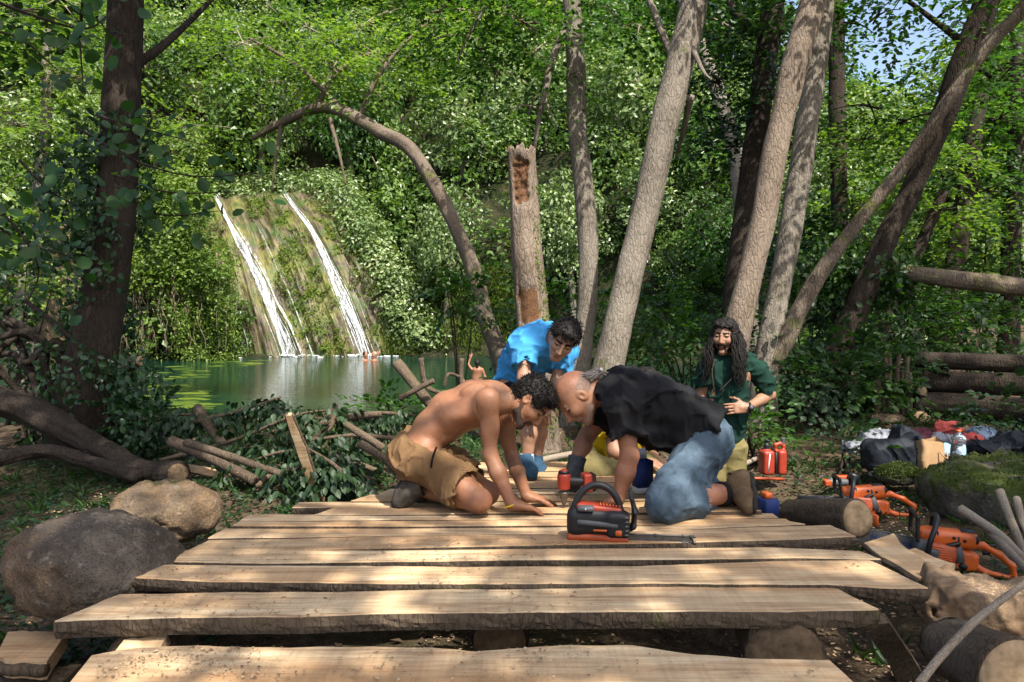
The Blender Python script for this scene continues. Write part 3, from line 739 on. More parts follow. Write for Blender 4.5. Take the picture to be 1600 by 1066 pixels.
arch = tree_s(0.74, 'arched_tree', 'slender grey tree arching left over the pool toward the waterfall', [(395, 216, 15.2, 11), (440, 192, 15.0, 17), (495, 169, 14.6, 22), (540, 176, 14.3, 24), (595, 207, 14, 27), (640, 232, 13.7, 30), (690, 310, 13.4, 31), (735, 410, 13.1, 33), (757, 490, 12.9, 36), (785, 570, 12.7, 42), (800, 640, 12.6, 50)], 'bark_moss',
    [[(495, 170, 14.6, 12), (520, 120, 14.8, 8), (575, 85, 15, 6), (640, 90, 15.3, 4)], [(440, 195, 15, 9), (432, 240, 15, 6), (425, 300, 15, 3)], [(540, 176, 14.3, 8), (460, 100, 14.8, 6), (390, 60, 15.2, 4)], [(515, 185, 14.4, 7), (530, 240, 14.2, 5), (540, 290, 14.2, 3)], [(560, 190, 14.2, 9), (590, 120, 14.2, 7), (640, 60, 14.4, 5), (690, 20, 14.6, 3)]],
    cl((520, 110, 14.6, .9, 22), (430, 130, 15, .9, 22), (600, 100, 14.6, .8, 18), (590, 150, 14.8, .5, 8), (380, 70, 15.2, .9, 24), (480, 45, 15, .9, 26), (570, 40, 15, .9, 24), (660, 70, 14.6, .7, 16)), 'lf_lime', .10, 30)
snag_P = [(815, 240, 7.9, 46), (818, 300, 7.9, 48), (822, 380, 7.85, 51), (830, 470, 7.8, 55), (838, 560, 7.75, 58), (842, 640, 7.7, 60), (846, 700, 7.7, 68)]
sn = thing('snag', 'broken-topped dead trunk with rotten cavity and moss behind the boy in blue', 'tree trunk', tuple(W(846, 700, 7.7)))
P, r = path(snag_P); r = r * .9; o = np.array(sn.location); e = P[-1].copy(); e[2] = gz(e[0], e[1]) - .2; P = np.vstack([P, e]); r = np.append(r, r[-1] * 1.3)
V, Fs, Tq = tube(P - o, r, 48, 150, .10, 5)
k = 48; ring = np.arange(k)
jag = .05 + .07 * np.abs(vn(np.stack([np.cos(ring / k * 6.28) * 3, np.sin(ring / k * 6.28) * 3, ring * 0.], -1), 3)) + .03 * RG.random(k)
for q in range(4): V[q * k:(q + 1) * k, 2] += (jag - .05) * (1 - q / 4) * 1.1
V[-2, 2] -= .10
# rotten hollow on the camera side: push the wood in
zz = V[:, 2] + o[2]; z_hi, z_lo = W(815, 262, 7.9)[2], W(815, 312, 7.9)[2]
cxs = np.interp(V[:, 2], P[::-1, 2] - o[2], P[::-1, 0] - o[0]); cys = np.interp(V[:, 2], P[::-1, 2] - o[2], P[::-1, 1] - o[1])
ang = np.arctan2(V[:, 0] - cxs, -(V[:, 1] - cys))
nz_ = vn(np.stack([ang * 2.2, zz * 9, zz * 0], -1), 4) * .5 + vn(np.stack([ang * 5, zz * 22, zz * 0], -1), 6) * .3
hole = sst(z_lo - .10, z_lo + .08, zz + nz_ * .10) * sst(z_hi + .16, z_hi, zz + nz_ * .06) * sst(.80, .35, np.abs(ang + .15 + nz_ * .3) + nz_ * .25)
hole2 = sst(.26, .14, np.hypot((zz - W(838, 480, 7.8)[2]) / 1.0, (ang + .2) * .22) + nz_ * .16) * .6
V[:, 1] += (hole * .055 + hole2 * .035) + .03 * (hole + hole2 * .6) * vn(V * 40, 8); V[:, 0] += .02 * hole * vn(V * 35, 4)
fm = (hole[Fs].mean(1) > .35).astype(int); fm[hole2[Fs].mean(1) > .33] = 1
M['rot'] = plain('rotten_wood', (.115, .060, .032), .95, .1, var=.5, vs=60, bump=.8)
link('trunk', mesh_np('trunk', V, [Fs, Tq], [M['bark_moss'] if False else M['bark_warm'], M['rot']], np.concatenate([fm, np.ones(len(Tq), int)])), sn)
mm = np.array([[a, b] for a, b in zip(RG.uniform(.55, 1.7, 1500), RG.uniform(0, 1, 1500) ** .8)])
zq = P[0, 2] * (1 - mm[:, 1]) * .9 + P[-1, 2] * (1 - (1 - mm[:, 1]) * .9); xq = np.interp(zq, P[::-1, 2], P[::-1, 0]); yq = np.interp(zq, P[::-1, 2], P[::-1, 1]); rq = np.interp(zq, P[::-1, 2], r[::-1])
Pm = np.stack([xq + np.sin(mm[:, 0]) * rq * 1.01, yq - np.cos(mm[:, 0]) * rq * 1.01, zq], -1) - o
sel = vn(Pm * 5, 3) > -.1
Nm = nrm(np.stack([np.sin(mm[:, 0]), -np.cos(mm[:, 0]), mm[:, 0] * 0 + .1], -1)); Am = nrm(rdir(len(Pm)) + [0, 0, -.4])
leaves_obj('moss', [(Pm[sel], Am[sel], nrm(Nm + rdir(len(Pm)) * .4)[sel], RG.uniform(.015, .035, sel.sum()))], M['lf_moss'], 'quad', sn)

tree('upright_tree', 'straight grey trunk standing right of the broken snag', [(850, -330, 10.6, 20), (878, -120, 10.2, 25), (893, 0, 10.0, 27), (900, 120, 9.9, 29), (903, 210, 9.8, 30), (912, 290, 9.7, 30), (919, 380, 9.6, 31), (918, 470, 9.5, 31), (905, 570, 9.4, 36), (895, 660, 9.3, 44)], 'bark_gray',
    [[(893, 30, 10, 15), (868, 80, 9.9, 12), (850, 150, 9.8, 10), (838, 210, 9.8, 7), (833, 250, 9.9, 4)], [(850, 150, 9.8, 6), (870, 200, 9.7, 3)], [(880, -60, 10.1, 14), (780, -10, 9.6, 8), (735, 50, 9.5, 5), (715, 95, 9.5, 3)]],
    cl((760, -10, 9.4, .7, 40), (820, 40, 9.6, .6, 34), (700, 60, 9.8, .5, 18), (770, 110, 10, .5, 18), (830, 170, 10, .35, 10), (940, -40, 9.4, .5, 20), (960, 30, 9.2, .28, 7), (1000, 45, 9.0, .22, 4), (840, 80, 9.9, .4, 9), (690, 20, 9.5, .5, 14), (850, -250, 10.4, 1.3, 50), (1000, -260, 10.4, 1.2, 40), (700, -220, 10, 1.2, 40)), 'lf_mid', .075, 26)
tree_s(0.95, 'leaning_tree', 'grey trunk leaning right, rising behind the kneeling man in black', [(1150, -330, 9.4, 34), (1108, -120, 9.0, 40), (1085, 0, 8.8, 44), (1065, 90, 8.7, 46), (1042, 180, 8.6, 47), (1024, 260, 8.55, 47), (1003, 350, 8.5, 47), (985, 430, 8.4, 47), (962, 530, 8.3, 50), (945, 610, 8.25, 58)], 'bark_gray',
    [[(1062, 110, 8.7, 16), (1038, 60, 8.8, 12), (1015, 0, 9, 10), (985, -80, 9.2, 7)], [(1075, 60, 8.7, 12), (1098, 110, 8.4, 6), (1112, 125, 8.3, 3)], [(1080, 150, 8.6, 12), (1066, 210, 8.9, 8), (1055, 250, 9.2, 4)]],
    cl((1180, -200, 9.2, 1.2, 46), (1060, -260, 9.2, 1.1, 40), (1290, -260, 9.6, 1.2, 40), (1130, 40, 9.6, .4, 9), (1100, -40, 9.0, .4, 10)), 'lf_mid', .075, 26)
tree_s(0.68, 'twin_trunk_tree', 'thick warm-barked trunk leaning right, in front of its grey twin', [(1350, -330, 8.6, 50), (1300, -120, 8.3, 56), (1270, 0, 8.1, 58), (1240, 110, 8.0, 59), (1215, 220, 7.9, 58), (1195, 330, 7.8, 58), (1172, 430, 7.7, 60), (1150, 530, 7.6, 66), (1135, 610, 7.6, 78)], 'bark_warm',
    [[(1285, -60, 8.2, 26), (1200, -160, 8.6, 18), (1120, -280, 9, 12)]],
    cl((1340, -300, 8.4, 1.4, 60), (1200, -240, 8.6, 1.2, 50), (1420, -180, 8.2, .9, 30)), 'lf_mid', .075, 26)
tree_s(0.76, 'twin_trunk_tree', 'grey trunk directly behind the thick warm-barked leaning trunk', [(1330, -330, 9.6, 38), (1300, -100, 9.2, 42), (1288, 0, 9.0, 44), (1274, 110, 8.9, 45), (1258, 220, 8.8, 46), (1240, 330, 8.7, 46), (1222, 430, 8.6, 46), (1205, 520, 8.5, 50), (1192, 620, 8.4, 60)], 'bark_gray', (), cl((1400, -320, 9.4, 1.3, 40),), 'lf_mid', .08, 26)
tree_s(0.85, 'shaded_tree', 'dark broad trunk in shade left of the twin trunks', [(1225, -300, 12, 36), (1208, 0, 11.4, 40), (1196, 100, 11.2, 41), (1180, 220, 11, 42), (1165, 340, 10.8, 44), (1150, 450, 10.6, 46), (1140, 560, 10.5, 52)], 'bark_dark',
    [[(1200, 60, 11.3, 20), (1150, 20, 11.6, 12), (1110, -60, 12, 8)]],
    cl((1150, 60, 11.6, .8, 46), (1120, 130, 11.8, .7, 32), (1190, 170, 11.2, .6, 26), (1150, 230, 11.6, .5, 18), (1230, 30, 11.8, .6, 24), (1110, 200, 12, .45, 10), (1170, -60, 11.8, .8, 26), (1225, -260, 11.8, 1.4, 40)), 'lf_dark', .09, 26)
tree('straight_tree', 'dark straight slim trunk right of the grey twin', [(1305, -200, 14, 22), (1306, 0, 13.6, 24), (1308, 150, 13.4, 25), (1311, 300, 13.2, 25), (1312, 450, 13, 27), (1312, 560, 13, 32)], 'bark_dark', (),
    cl((1290, 60, 13.6, .6, 16), (1340, 240, 13.2, .6, 16), (1330, 330, 13.2, .7, 18), (1300, -120, 13.8, 1.2, 40), (1360, 380, 12.8, .7, 16)), 'lf_mid', .09, 26)
tree('crooked_tree', 'crooked thin leaning trunk far right of the pool', [(1040, -60, 17, 14), (1090, 60, 16.6, 19), (1120, 140, 16.4, 22), (1140, 205, 16.2, 24), (1152, 260, 16, 25), (1165, 380, 15.6, 27), (1170, 520, 15.4, 32)], 'bark_gray', (), None, down=True)
tree_s(0.74, 'slanting_tree', 'slender mossy trunk slanting steeply up to the right edge', [(1680, -140, 7.4, 22), (1600, 10, 7.6, 26), (1552, 60, 7.7, 30), (1500, 130, 7.8, 27), (1450, 205, 7.9, 26), (1400, 275, 8.1, 27), (1355, 330, 8.2, 28), (1312, 385, 8.3, 30), (1268, 450, 8.4, 34), (1228, 530, 8.4, 38), (1195, 600, 8.4, 46)], 'bark_moss', (),
    cl((1640, -60, 7.4, .7, 26), (1560, -160, 7.4, .9, 30)), 'lf_mid', .075, 24)
tree_s(0.78, 'slanting_tree', 'thick twisted bark-ridged trunk slanting up right beside the slender one', [(1600, -180, 8.6, 42), (1560, -60, 8.7, 46), (1535, 20, 8.8, 48), (1505, 95, 8.9, 50), (1478, 170, 9.0, 46), (1450, 235, 9.1, 42), (1422, 300, 9.2, 42), (1392, 360, 9.2, 44), (1360, 430, 9.2, 46), (1322, 520, 9.1, 52), (1285, 600, 9, 62)], 'bark_dark',
    [[(1515, 75, 8.9, 14), (1470, 40, 9.2, 9), (1400, -10, 9.5, 6), (1330, -40, 9.8, 4)], [(1475, 190, 9, 12), (1520, 110, 9.6, 8), (1560, 130, 9.8, 5)], [(1540, 10, 8.8, 18), (1470, -80, 9.4, 12), (1400, -160, 9.8, 7)]],
    cl((1420, -10, 9.6, .55, 18), (1360, 170, 10.2, .5, 18), (1420, 190, 10.2, .5, 18), (1330, 40, 9.8, .4, 10), (1370, 30, 9.8, .35, 7), (1480, 20, 9.4, .4, 10), (1400, 100, 9.8, .3, 5), (1530, 60, 9.8, .5, 14), (1570, 120, 9.8, .5, 14), (1430, -150, 9.6, 1.0, 36), (1520, -240, 9.4, 1.2, 44)), 'lf_mid', .075, 24)
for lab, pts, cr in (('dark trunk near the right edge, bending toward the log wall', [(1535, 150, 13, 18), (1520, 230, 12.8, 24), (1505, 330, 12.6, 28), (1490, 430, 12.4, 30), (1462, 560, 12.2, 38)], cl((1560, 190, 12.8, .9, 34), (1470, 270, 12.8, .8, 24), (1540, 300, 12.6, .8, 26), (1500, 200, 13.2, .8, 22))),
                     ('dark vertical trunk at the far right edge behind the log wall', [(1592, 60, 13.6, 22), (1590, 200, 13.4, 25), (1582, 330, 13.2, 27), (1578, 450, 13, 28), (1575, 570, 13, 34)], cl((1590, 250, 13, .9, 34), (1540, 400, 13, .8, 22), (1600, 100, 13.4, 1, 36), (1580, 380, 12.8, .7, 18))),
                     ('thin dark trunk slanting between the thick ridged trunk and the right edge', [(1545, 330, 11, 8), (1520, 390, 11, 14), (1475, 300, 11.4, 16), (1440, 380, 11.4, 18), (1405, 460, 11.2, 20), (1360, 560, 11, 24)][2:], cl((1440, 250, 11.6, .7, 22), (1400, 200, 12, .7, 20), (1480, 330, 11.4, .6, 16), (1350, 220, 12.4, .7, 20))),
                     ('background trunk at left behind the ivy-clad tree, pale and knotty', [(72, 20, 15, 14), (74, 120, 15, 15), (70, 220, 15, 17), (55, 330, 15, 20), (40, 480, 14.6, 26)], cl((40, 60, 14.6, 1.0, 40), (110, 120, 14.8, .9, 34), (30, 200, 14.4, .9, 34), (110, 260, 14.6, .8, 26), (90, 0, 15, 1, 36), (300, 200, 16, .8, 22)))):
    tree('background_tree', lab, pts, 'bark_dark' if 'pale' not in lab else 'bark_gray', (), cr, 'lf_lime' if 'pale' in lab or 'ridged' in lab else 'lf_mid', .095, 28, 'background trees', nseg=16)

# --- trees that grow on the hillside: trunk + crown, copies of four crowns
crowns = []
for v in range(4):
    n = 34; d = rdir(n); C = d * RG.uniform(.3, 1, n)[:, None] * np.array([2.0, 2.0, 1.9]); C[:, 2] += 3.4
    p_ = clump_leaves(C, RG.uniform(.5, 1.0, n), 130, .19, .8)
    V_, F_ = leafV(*p_, 'quad'); crowns.append(mesh_np('crown', V_, F_, [M[('lf_hill', 'lf_lime', 'lf_hill_pale', 'lf_mid')[v]]], smooth=False))
mb = MB(); mb.tube([[0, 0, -1], [.1, 0, 1], [0, .15, 2.6], [.1, 0, 4.6]], [.2, .17, .13, .04], 12, bark=.12)
for q in range(5):
    a = q * 1.26; mb.tube([[.05, .1, 1.8 + q * .3], [math.cos(a) * .7, math.sin(a) * .7, 2.7 + q * .3], [math.cos(a) * 1.5, math.sin(a) * 1.5, 3.4 + q * .25]], [.08, .05, .02], 6)
tk = mb.mesh('trunk', [M['bark_gray']])
KIN = ('deep green round-crowned tree on the hillside behind the pool', 'bright lime-green tree on the hillside behind the pool', 'pale grey-green tree on the hillside behind the pool', 'mid-green broad tree on the hillside behind the pool')
hill_spots = [(130, 230, 31, 1, 1.0), (20, 330, 26, 0, .9), (300, 260, 36, 1, 1.0), (250, 130, 40, 0, 1.3), (420, 180, 42, 0, 1.2), (360, 90, 44, 1, 1.2), (480, 90, 46, 3, 1.3), (560, 200, 41, 3, 1.1), (650, 120, 44, 1, 1.2), (620, 300, 37, 0, .9), (730, 230, 40, 2, 1.1), (760, 90, 46, 1, 1.3), (700, 400, 34.5, 2, .75), (850, 170, 44, 2, 1.2), (990, 200, 42, 2, 1.3), (1010, 330, 36, 2, .8), (890, 380, 35, 2, .8), (1060, 90, 48, 0, 1.2),
              (560, 390, 34.5, 0, .7), (1090, 260, 40, 3, 1.1), (1210, 230, 40, 0, 1.2), (1330, 240, 34, 1, 1.1), (1420, 260, 30, 1, 1.1), (1540, 240, 28, 3, 1.1), (1260, 330, 28, 2, .9), (1360, 400, 24, 3, .8), (1480, 400, 22, 0, .8), (1590, 420, 20, 3, .8), (1130, 390, 26, 3, .8), (1060, 430, 24, 0, .6), (40, 100, 33, 1, 1.2), (150, 60, 38, 3, 1.2), (960, 90, 47, 3, 1.2), (560, 20, 50, 0, 1.3), (1560, 110, 30, 1, 1.2), (1480, 170, 34, 1, 1.1), (-60, 200, 28, 3, 1.1), (1680, 250, 24, 0, 1.1), (200, 20, 46, 1, 1.4), (320, 0, 48, 3, 1.5), (430, 10, 50, 1, 1.5), (520, -20, 52, 0, 1.6), (640, 20, 50, 1, 1.5), (720, 10, 52, 3, 1.6), (820, 30, 52, 2, 1.5), (900, 60, 50, 1, 1.5), (1010, 20, 52, 0, 1.5), (1110, 60, 48, 3, 1.4), (1180, 130, 46, 0, 1.4), (90, -10, 40, 3, 1.3), (1250, 170, 44, 3, 1.3)]
seen_lb = []
for px, py, Yd, v, s_ in hill_spots:
    c = None
    for Yq in np.arange(16, 75, .25):
        c = W(px, py, Yq)
        if c[2] <= gz(c[0], c[1]) + .3: break
    if Yq > 74: c = W(px, py, Yd); s_ = s_ * 1.25
    c = c + np.array([0, -1.3 * s_, .4]); g = float(gz(c[0], c[1])); s2 = max(s_, min(1.8, (c[2] - g) / 3.4))
    wh = ('behind the ivy-clad tree' if px < 110 else 'left of the waterfalls' if px < 290 else 'above the waterfalls' if px < 500 else 'behind the arched trunk' if px < 690 else 'behind the broken snag' if px < 870 else 'behind the leaning trunk' if px < 1080 else 'behind the twin trunks' if px < 1290 else 'behind the slanting trunks' if px < 1450 else 'at the far right edge')
    hh = 'at the very top' if py < 100 else 'high up' if py < 190 else 'halfway up' if py < 300 else 'low down'
    lb = KIN[v].split(' on the')[0].replace('round-crowned ', '') + ' ' + hh + ' on the hillside ' + wh
    seen_lb.append(lb); lb += ('', ', farther back', ', farthest back')[min(2, seen_lb.count(lb) - 1)]
    t = thing('hillside_tree', lb, 'tree', (c[0], c[1], c[2] - 3.4 * s2), RN.uniform(0, 6.28), 'trees on the hillside, kind %d' % v); t.scale = (s_, s_, s2)
    link('trunk', tk, t); link('crown', crowns[v], t)

# --- the trees behind the camera whose crowns shade the clearing
def shade_tree(x, y, blobs, seed):
    t = thing('shade_tree', ('tall tree behind the viewer that shades the near deck', 'tall tree right of the viewer that shades the tools')[seed], 'tree', (x, y, float(gz(x, y)) - .2))
    mb = MB(); mb.tube([[0, 0, 0], [.1, 0, 3], [-.1, .1, 6], [0, 0, 9]], [.3, .24, .2, .08], 16, bark=.1)
    for b in blobs: mb.tube([[0, 0, 4.5], (np.array(b[:3]) - [x, y, 0]) * .5 + [0, 0, 2.6], np.array(b[:3]) - [x, y, 0]], [.12, .08, .03], 8)
    mb.build('trunk', M['bark_gray'], t)
    O = np.concatenate([np.array(b[:3]) - [x, y, 0] + rdir(b[4]) * b[3] * RG.uniform(.2, 1, b[4])[:, None] * [1, 1, .5] for b in blobs]); D = rdir(len(O)) * [1, 1, .3]
    leaves_obj('crown', [sprays(O, D, RG.uniform(.6, 1.2, len(O)), 30, .13)], M['lf_mid'], 'ovate', t)
def up(x, y, z): return np.array([x, y, 0]) + TO_SUN * (z / TO_SUN[2])
bl = [(*up(-1.7 + (q % 5) * .85 + RN.uniform(-.25, .25), 1.5 + (q // 5) * .8 + RN.uniform(-.2, .2), 9 + RN.uniform(-.6, 1.2)), .85, 9 if q < 15 else 8) for q in range(20)] + [(*up(-2.7, 3.6, 9), 1.0, 30), (*up(-2.4, 2.2, 9), 1.0, 26)]
bl2 = [(*up(2.9, 3.6, 8.5), 1.1, 44), (*up(2.4, 5.2, 9), 1.0, 40), (*up(1.7, 4.4, 9), .6, 18), (*up(4.2, 5.4, 9), 1.2, 46), (*up(3.4, 7.4, 9), 1.1, 36), (*up(-3.8, 5.6, 8.8), 1.2, 44), (*up(-3.4, 7.2, 9.2), 1.2, 44), (*up(5.5, 8, 9), 1.3, 40), (*up(-3.9, 8.4, 9.5), 1.2, 44), (*up(-4.6, 9.8, 10), 1.2, 44), (*up(3.6, 9.2, 10), 1.1, 34), (*up(5.2, 10.5, 10.5), 1.3, 40), (*up(6.6, 12.2, 11), 1.4, 40)]
shade_tree(-1.0, -6.5, bl, 0); shade_tree(7.5, -2.5, bl2, 1)
# ------------------------------------------------------------------ the plank deck
deck = thing('plank_deck', 'half-laid deck of rough live-edge planks with people kneeling on it', 'deck', (0, 3, 0))
DO = np.array([0, 3.0, 0])
def plank(front, back, th=.05, z=0.0, seed=0, wav=.008, mat='wood', tilt=0.0, live=1.0):
    """front, back: photo pixels of the two top edges, left to right"""
    def edge(e, sd):
        P = np.array([G(a, b, z) for a, b in e]); n = 70
        L = np.linspace(0, 1, n); s = np.concatenate([[0], np.cumsum(np.linalg.norm(np.diff(P, axis=0), axis=1))]); s /= s[-1]
        Q = np.stack([np.interp(L, s, P[:, k]) for k in range(3)], 1)
        w = fbm2(Q[:, 0] * 3.1 + sd * 7.7, L * 0 + sd, 3, sd) * wav + vn(np.stack([Q[:, 0] * 24, L * 0 + sd, L * 0], -1), sd) * wav * .25; w[0] *= .4; w[-1] *= .4
        Q[:, 1] += w; return Q
    f, b = edge(front, seed * 2 + 1), edge(back, seed * 2 + 2); n = len(f)
    bow = (tilt * (f[:, 0] - f[:, 0].mean())) + .004 * fbm2(f[:, 0] * .9 + seed, f[:, 0] * 0, 2, seed)
    f[:, 2] += bow; b[:, 2] += bow
    rows = [f + [0, .003, -.004], f + [0, .009, 0]]
    for t in (.25, .5, .75): rows.append(f + (b - f) * t + [0, 0, .0012 * math.sin(seed + t * 9)])
    rows += [b + [0, -.009, 0], b + [0, -.003, -.004], b + [0, -.006, -th], f + [0, .016 + .0, -th]]
    k = len(rows); V = np.stack(rows, 1).reshape(-1, 3) - DO
    i, j = np.meshgrid(np.arange(n - 1), np.arange(k), indexing='ij'); j2 = (j + 1) % k
    Fq = np.stack([i * k + j, (i + 1) * k + j, (i + 1) * k + j2, i * k + j2], -1).reshape(-1, 4)
    caps = np.array([list(range(k))[::-1], list(range((n - 1) * k, n * k))][0:2])
    ob = link('plank', mesh_np('plank', V, [Fq, caps[:, ::-1]], [M[mat]], smooth=False), deck)
    # rough bark left on the front edge
    m = 5; fr = f[:, None] + np.array([0, 0, -.003]) + (np.linspace(0, 1, m)[None, :, None] * np.array([0, .012, -th * 1.02]))
    q = np.stack([fr[..., 0] * 34, fr[..., 2] * 40, fr[..., 1] * 0 + seed], -1)
    fr[..., 1] -= (.004 + .010 * live * np.abs(fbm(q, 3, seed + 5))) * np.sin(np.linspace(.25, 2.9, m))[None]
    bk = fr + [0, .03, 0]; bk[..., 1] = np.maximum(bk[..., 1], (f[:, 1] + .012)[:, None])
    V = np.concatenate([fr.reshape(-1, 3), bk.reshape(-1, 3)]) - DO; N = n * m
    i, j = np.meshgrid(np.arange(n - 1), np.arange(m - 1), indexing='ij')
    Q = np.stack([i * m + j, i * m + j + 1, (i + 1) * m + j + 1, (i + 1) * m + j], -1).reshape(-1, 4)
    e = np.array([[0, 1], ]); top = np.stack([np.arange(n - 1) * m, np.arange(1, n) * m, np.arange(1, n) * m + N, np.arange(n - 1) * m + N], 1)
    bot = np.stack([np.arange(n - 1) * m + m - 1, np.arange(n - 1) * m + m - 1 + N, np.arange(1, n) * m + m - 1 + N, np.arange(1, n) * m + m - 1], 1)
    link('bark_edge', mesh_np('bark_edge', V, [np.vstack([Q, top, bot])], [M['bark_log']], smooth=False), ob)
    return ob
PL = [  # front edge, back edge, thickness, z
 ([(40, 1150), (400, 1158), (1000, 1150), (1420, 1145)], [(145, 1023), (200, 1014), (304, 1007), (520, 1009), (690, 1010), (740, 1016), (880, 1004), (990, 1005), (1060, 1017), (1171, 1026), (1293, 1028)], .06, -.05),
 ([(83, 973), (300, 966), (800, 958), (1200, 957), (1374, 954)], [(189, 928), (500, 924), (900, 918), (1293, 914)], .055, 0),
 ([(154, 901), (330, 909), (700, 913), (1050, 913), (1290, 914), (1390, 921), (1452, 921)], [(206, 881), (400, 884), (700, 886), (1000, 884), (1210, 877), (1354, 874)], .045, .012),
 ([(219, 880), (420, 883), (720, 878), (1060, 873), (1250, 869), (1377, 872)], [(257, 861), (600, 861), (900, 857), (1200, 852), (1342, 858)], .045, 0),
 ([(292, 860), (560, 858), (800, 854), (1060, 850), (1210, 846), (1338, 841)], [(328, 842), (600, 838), (930, 834), (1150, 826), (1295, 822)], .045, .004),
 ([(324, 840), (560, 837), (900, 833), (1120, 826), (1259, 821)], [(352, 824), (600, 825), (900, 823), (1120, 819), (1232, 815)], .04, -.003),
 ([(363, 822), (600, 823), (900, 821), (1240, 817)], [(376, 814), (640, 814), (900, 812), (1226, 809)], .04, .003),
 ([(375, 814), (640, 813), (900, 811), (1216, 807)], [(392, 804), (640, 804), (900, 803), (1206, 800)], .04, -.004),
 ([(491, 803), (700, 803), (900, 802), (1190, 799)], [(527, 790), (700, 793), (900, 793), (1140, 790)], .04, .006),
 ([(456, 793), (640, 792), (900, 792), (1130, 790)], [(468, 784), (640, 783), (900, 783), (1120, 781)], .04, -.004),
 ([(548, 783), (700, 782), (900, 782), (1120, 781)], [(580, 772), (700, 772), (900, 773), (1100, 773)], .04, .003),
 ([(592, 772), (760, 771), (900, 772), (1100, 772)], [(610, 763), (760, 763), (900, 763), (1085, 763)], .04, 0),
 ([(640, 763), (800, 762), (1085, 762)], [(660, 754), (800, 754), (1070, 754)], .04, .005),
 ([(690, 754), (800, 753), (1060, 754)], [(700, 745), (800, 745), (1050, 746)], .04, -.003),
 ([(700, 745), (820, 744), (1050, 745)], [(720, 738), (830, 737), (1030, 738)], .04, .004),
 ([(725, 737), (830, 736), (1020, 737)], [(735, 730), (830, 729), (1010, 730)], .04, 0),
 ([(730, 729), (860, 728), (1000, 729)], [(740, 722), (860, 721), (990, 722)], .04, .004)]
for q, (f, b, th_, z_) in enumerate(PL):
    plank(f, b, th_, z_, q, .012 if q < 3 else .007, tilt=RN.uniform(-.004, .004) if 0 < q < 9 else 0, live=1.3 if q in (1, 2, 4) else .6)
M['chip_mix'] = leafmat('mixed_sawdust', (.06, .035, .02), (.34, .22, .12), (.68, .54, .36), .05, .9)
# sawdust and chips lying on the planks (nobody could count them)
n = 16000; pxs = RG.uniform(120, 1400, n); pys = RG.uniform(735, 1060, n); P = np.array([G(a, b, .0) for a, b in zip(pxs, pys)])
inside = np.zeros(n, bool); zt = np.zeros(n)
for q, (f, b, th_, z_) in enumerate(PL):
    fa, ba = np.array(f), np.array(b); yf = np.interp(pxs, fa[:, 0], fa[:, 1]); yb = np.interp(pxs, ba[:, 0], ba[:, 1])
    s_ = (pys < yf - 1.5) & (pys > yb + 1.5) & (pxs > max(fa[0, 0], ba[0, 0]) + 6) & (pxs < min(fa[-1, 0], ba[-1, 0]) - 6); inside |= s_; zt[s_] = z_
dens = sst(-.1, .5, fbm2(P[:, 0] * 2.2, P[:, 1] * 2.2, 3, 31)); keep = inside & (RG.random(n) < dens)
P = np.array([G(a, b, c + .006) for a, b, c in zip(pxs[keep], pys[keep], zt[keep])]); n = len(P)
A = rdir(n) * [1, 1, .15]; N = nrm(rdir(n) * .35 + [0, 0, 1])
tag(leaves_obj('sawdust', [(P, A, N, RG.uniform(.003, .010, n) * RG.choice([1, 1, 1.8], n))], M['chip_mix'], 'quad'), 'pale sawdust and chips strewn over the planks', 'sawdust', kind='stuff')

# ------------------------------------------------------------------ logs, slabs, boards, sticks
def log(name, label, a, b, r0, r1, mat='bark_log', cat='log', n=36, bark=.11, group=None, ends=True, bend=0.0, curve=None):
    a, b = np.asarray(a, float), np.asarray(b, float); t = thing(name, label, cat, tuple(a), 0, group)
    mid = (a + b) / 2 + np.array([0, 0, bend]); pts = [a, mid, b] if curve is None else curve
    pts = np.array(pts) - a
    mb = MB(); rad = np.linspace(r0, r1, len(pts)); L = np.linalg.norm(np.diff(pts, axis=0), axis=1).sum()
    mb.tube(pts, rad, n, res=int(min(90, max(14, L / (r0 * .3)))), bark=bark * (2.2 if name == 'root_log' else 1), seed=RN.randrange(99), caps=True)
    mb.build('stem' if cat != 'log' else 'bark', M[mat], t)
    if ends:
        for p, d, r in ((pts[0], pts[0] - pts[1], r0), (pts[-1], pts[-1] - pts[-2], r1)):
            Fm = frame(d); th = np.linspace(0, 2 * np.pi, 28, endpoint=False)
            mb = MB(); rings = []
            for q, (rr_, dd) in enumerate(((.93, -.01), (.92, .004), (.6, .005), (.3, .0045))):
                rad_ = r * rr_ * (1 + .03 * np.sin(3 * th + r * 90)); rings.append(p + Fm[:, 0] * dd + np.outer(np.cos(th) * rad_, Fm[:, 1]) + np.outer(np.sin(th) * rad_, Fm[:, 2]))
            V = np.vstack(rings + [[p + Fm[:, 0] * .004]]); Q = [[q * 28 + k, q * 28 + (k + 1) % 28, q * 28 + 28 + (k + 1) % 28, q * 28 + 28 + k] for q in range(3) for k in range(28)]
            mb.add(V, [np.array(Q), np.array([[84 + k, 84 + (k + 1) % 28, 112] for k in range(28)])]); mb.build('sawn_end', M['wood_old' if name in ('support_log', 'root_log') else 'wood_end'], t)
    return t
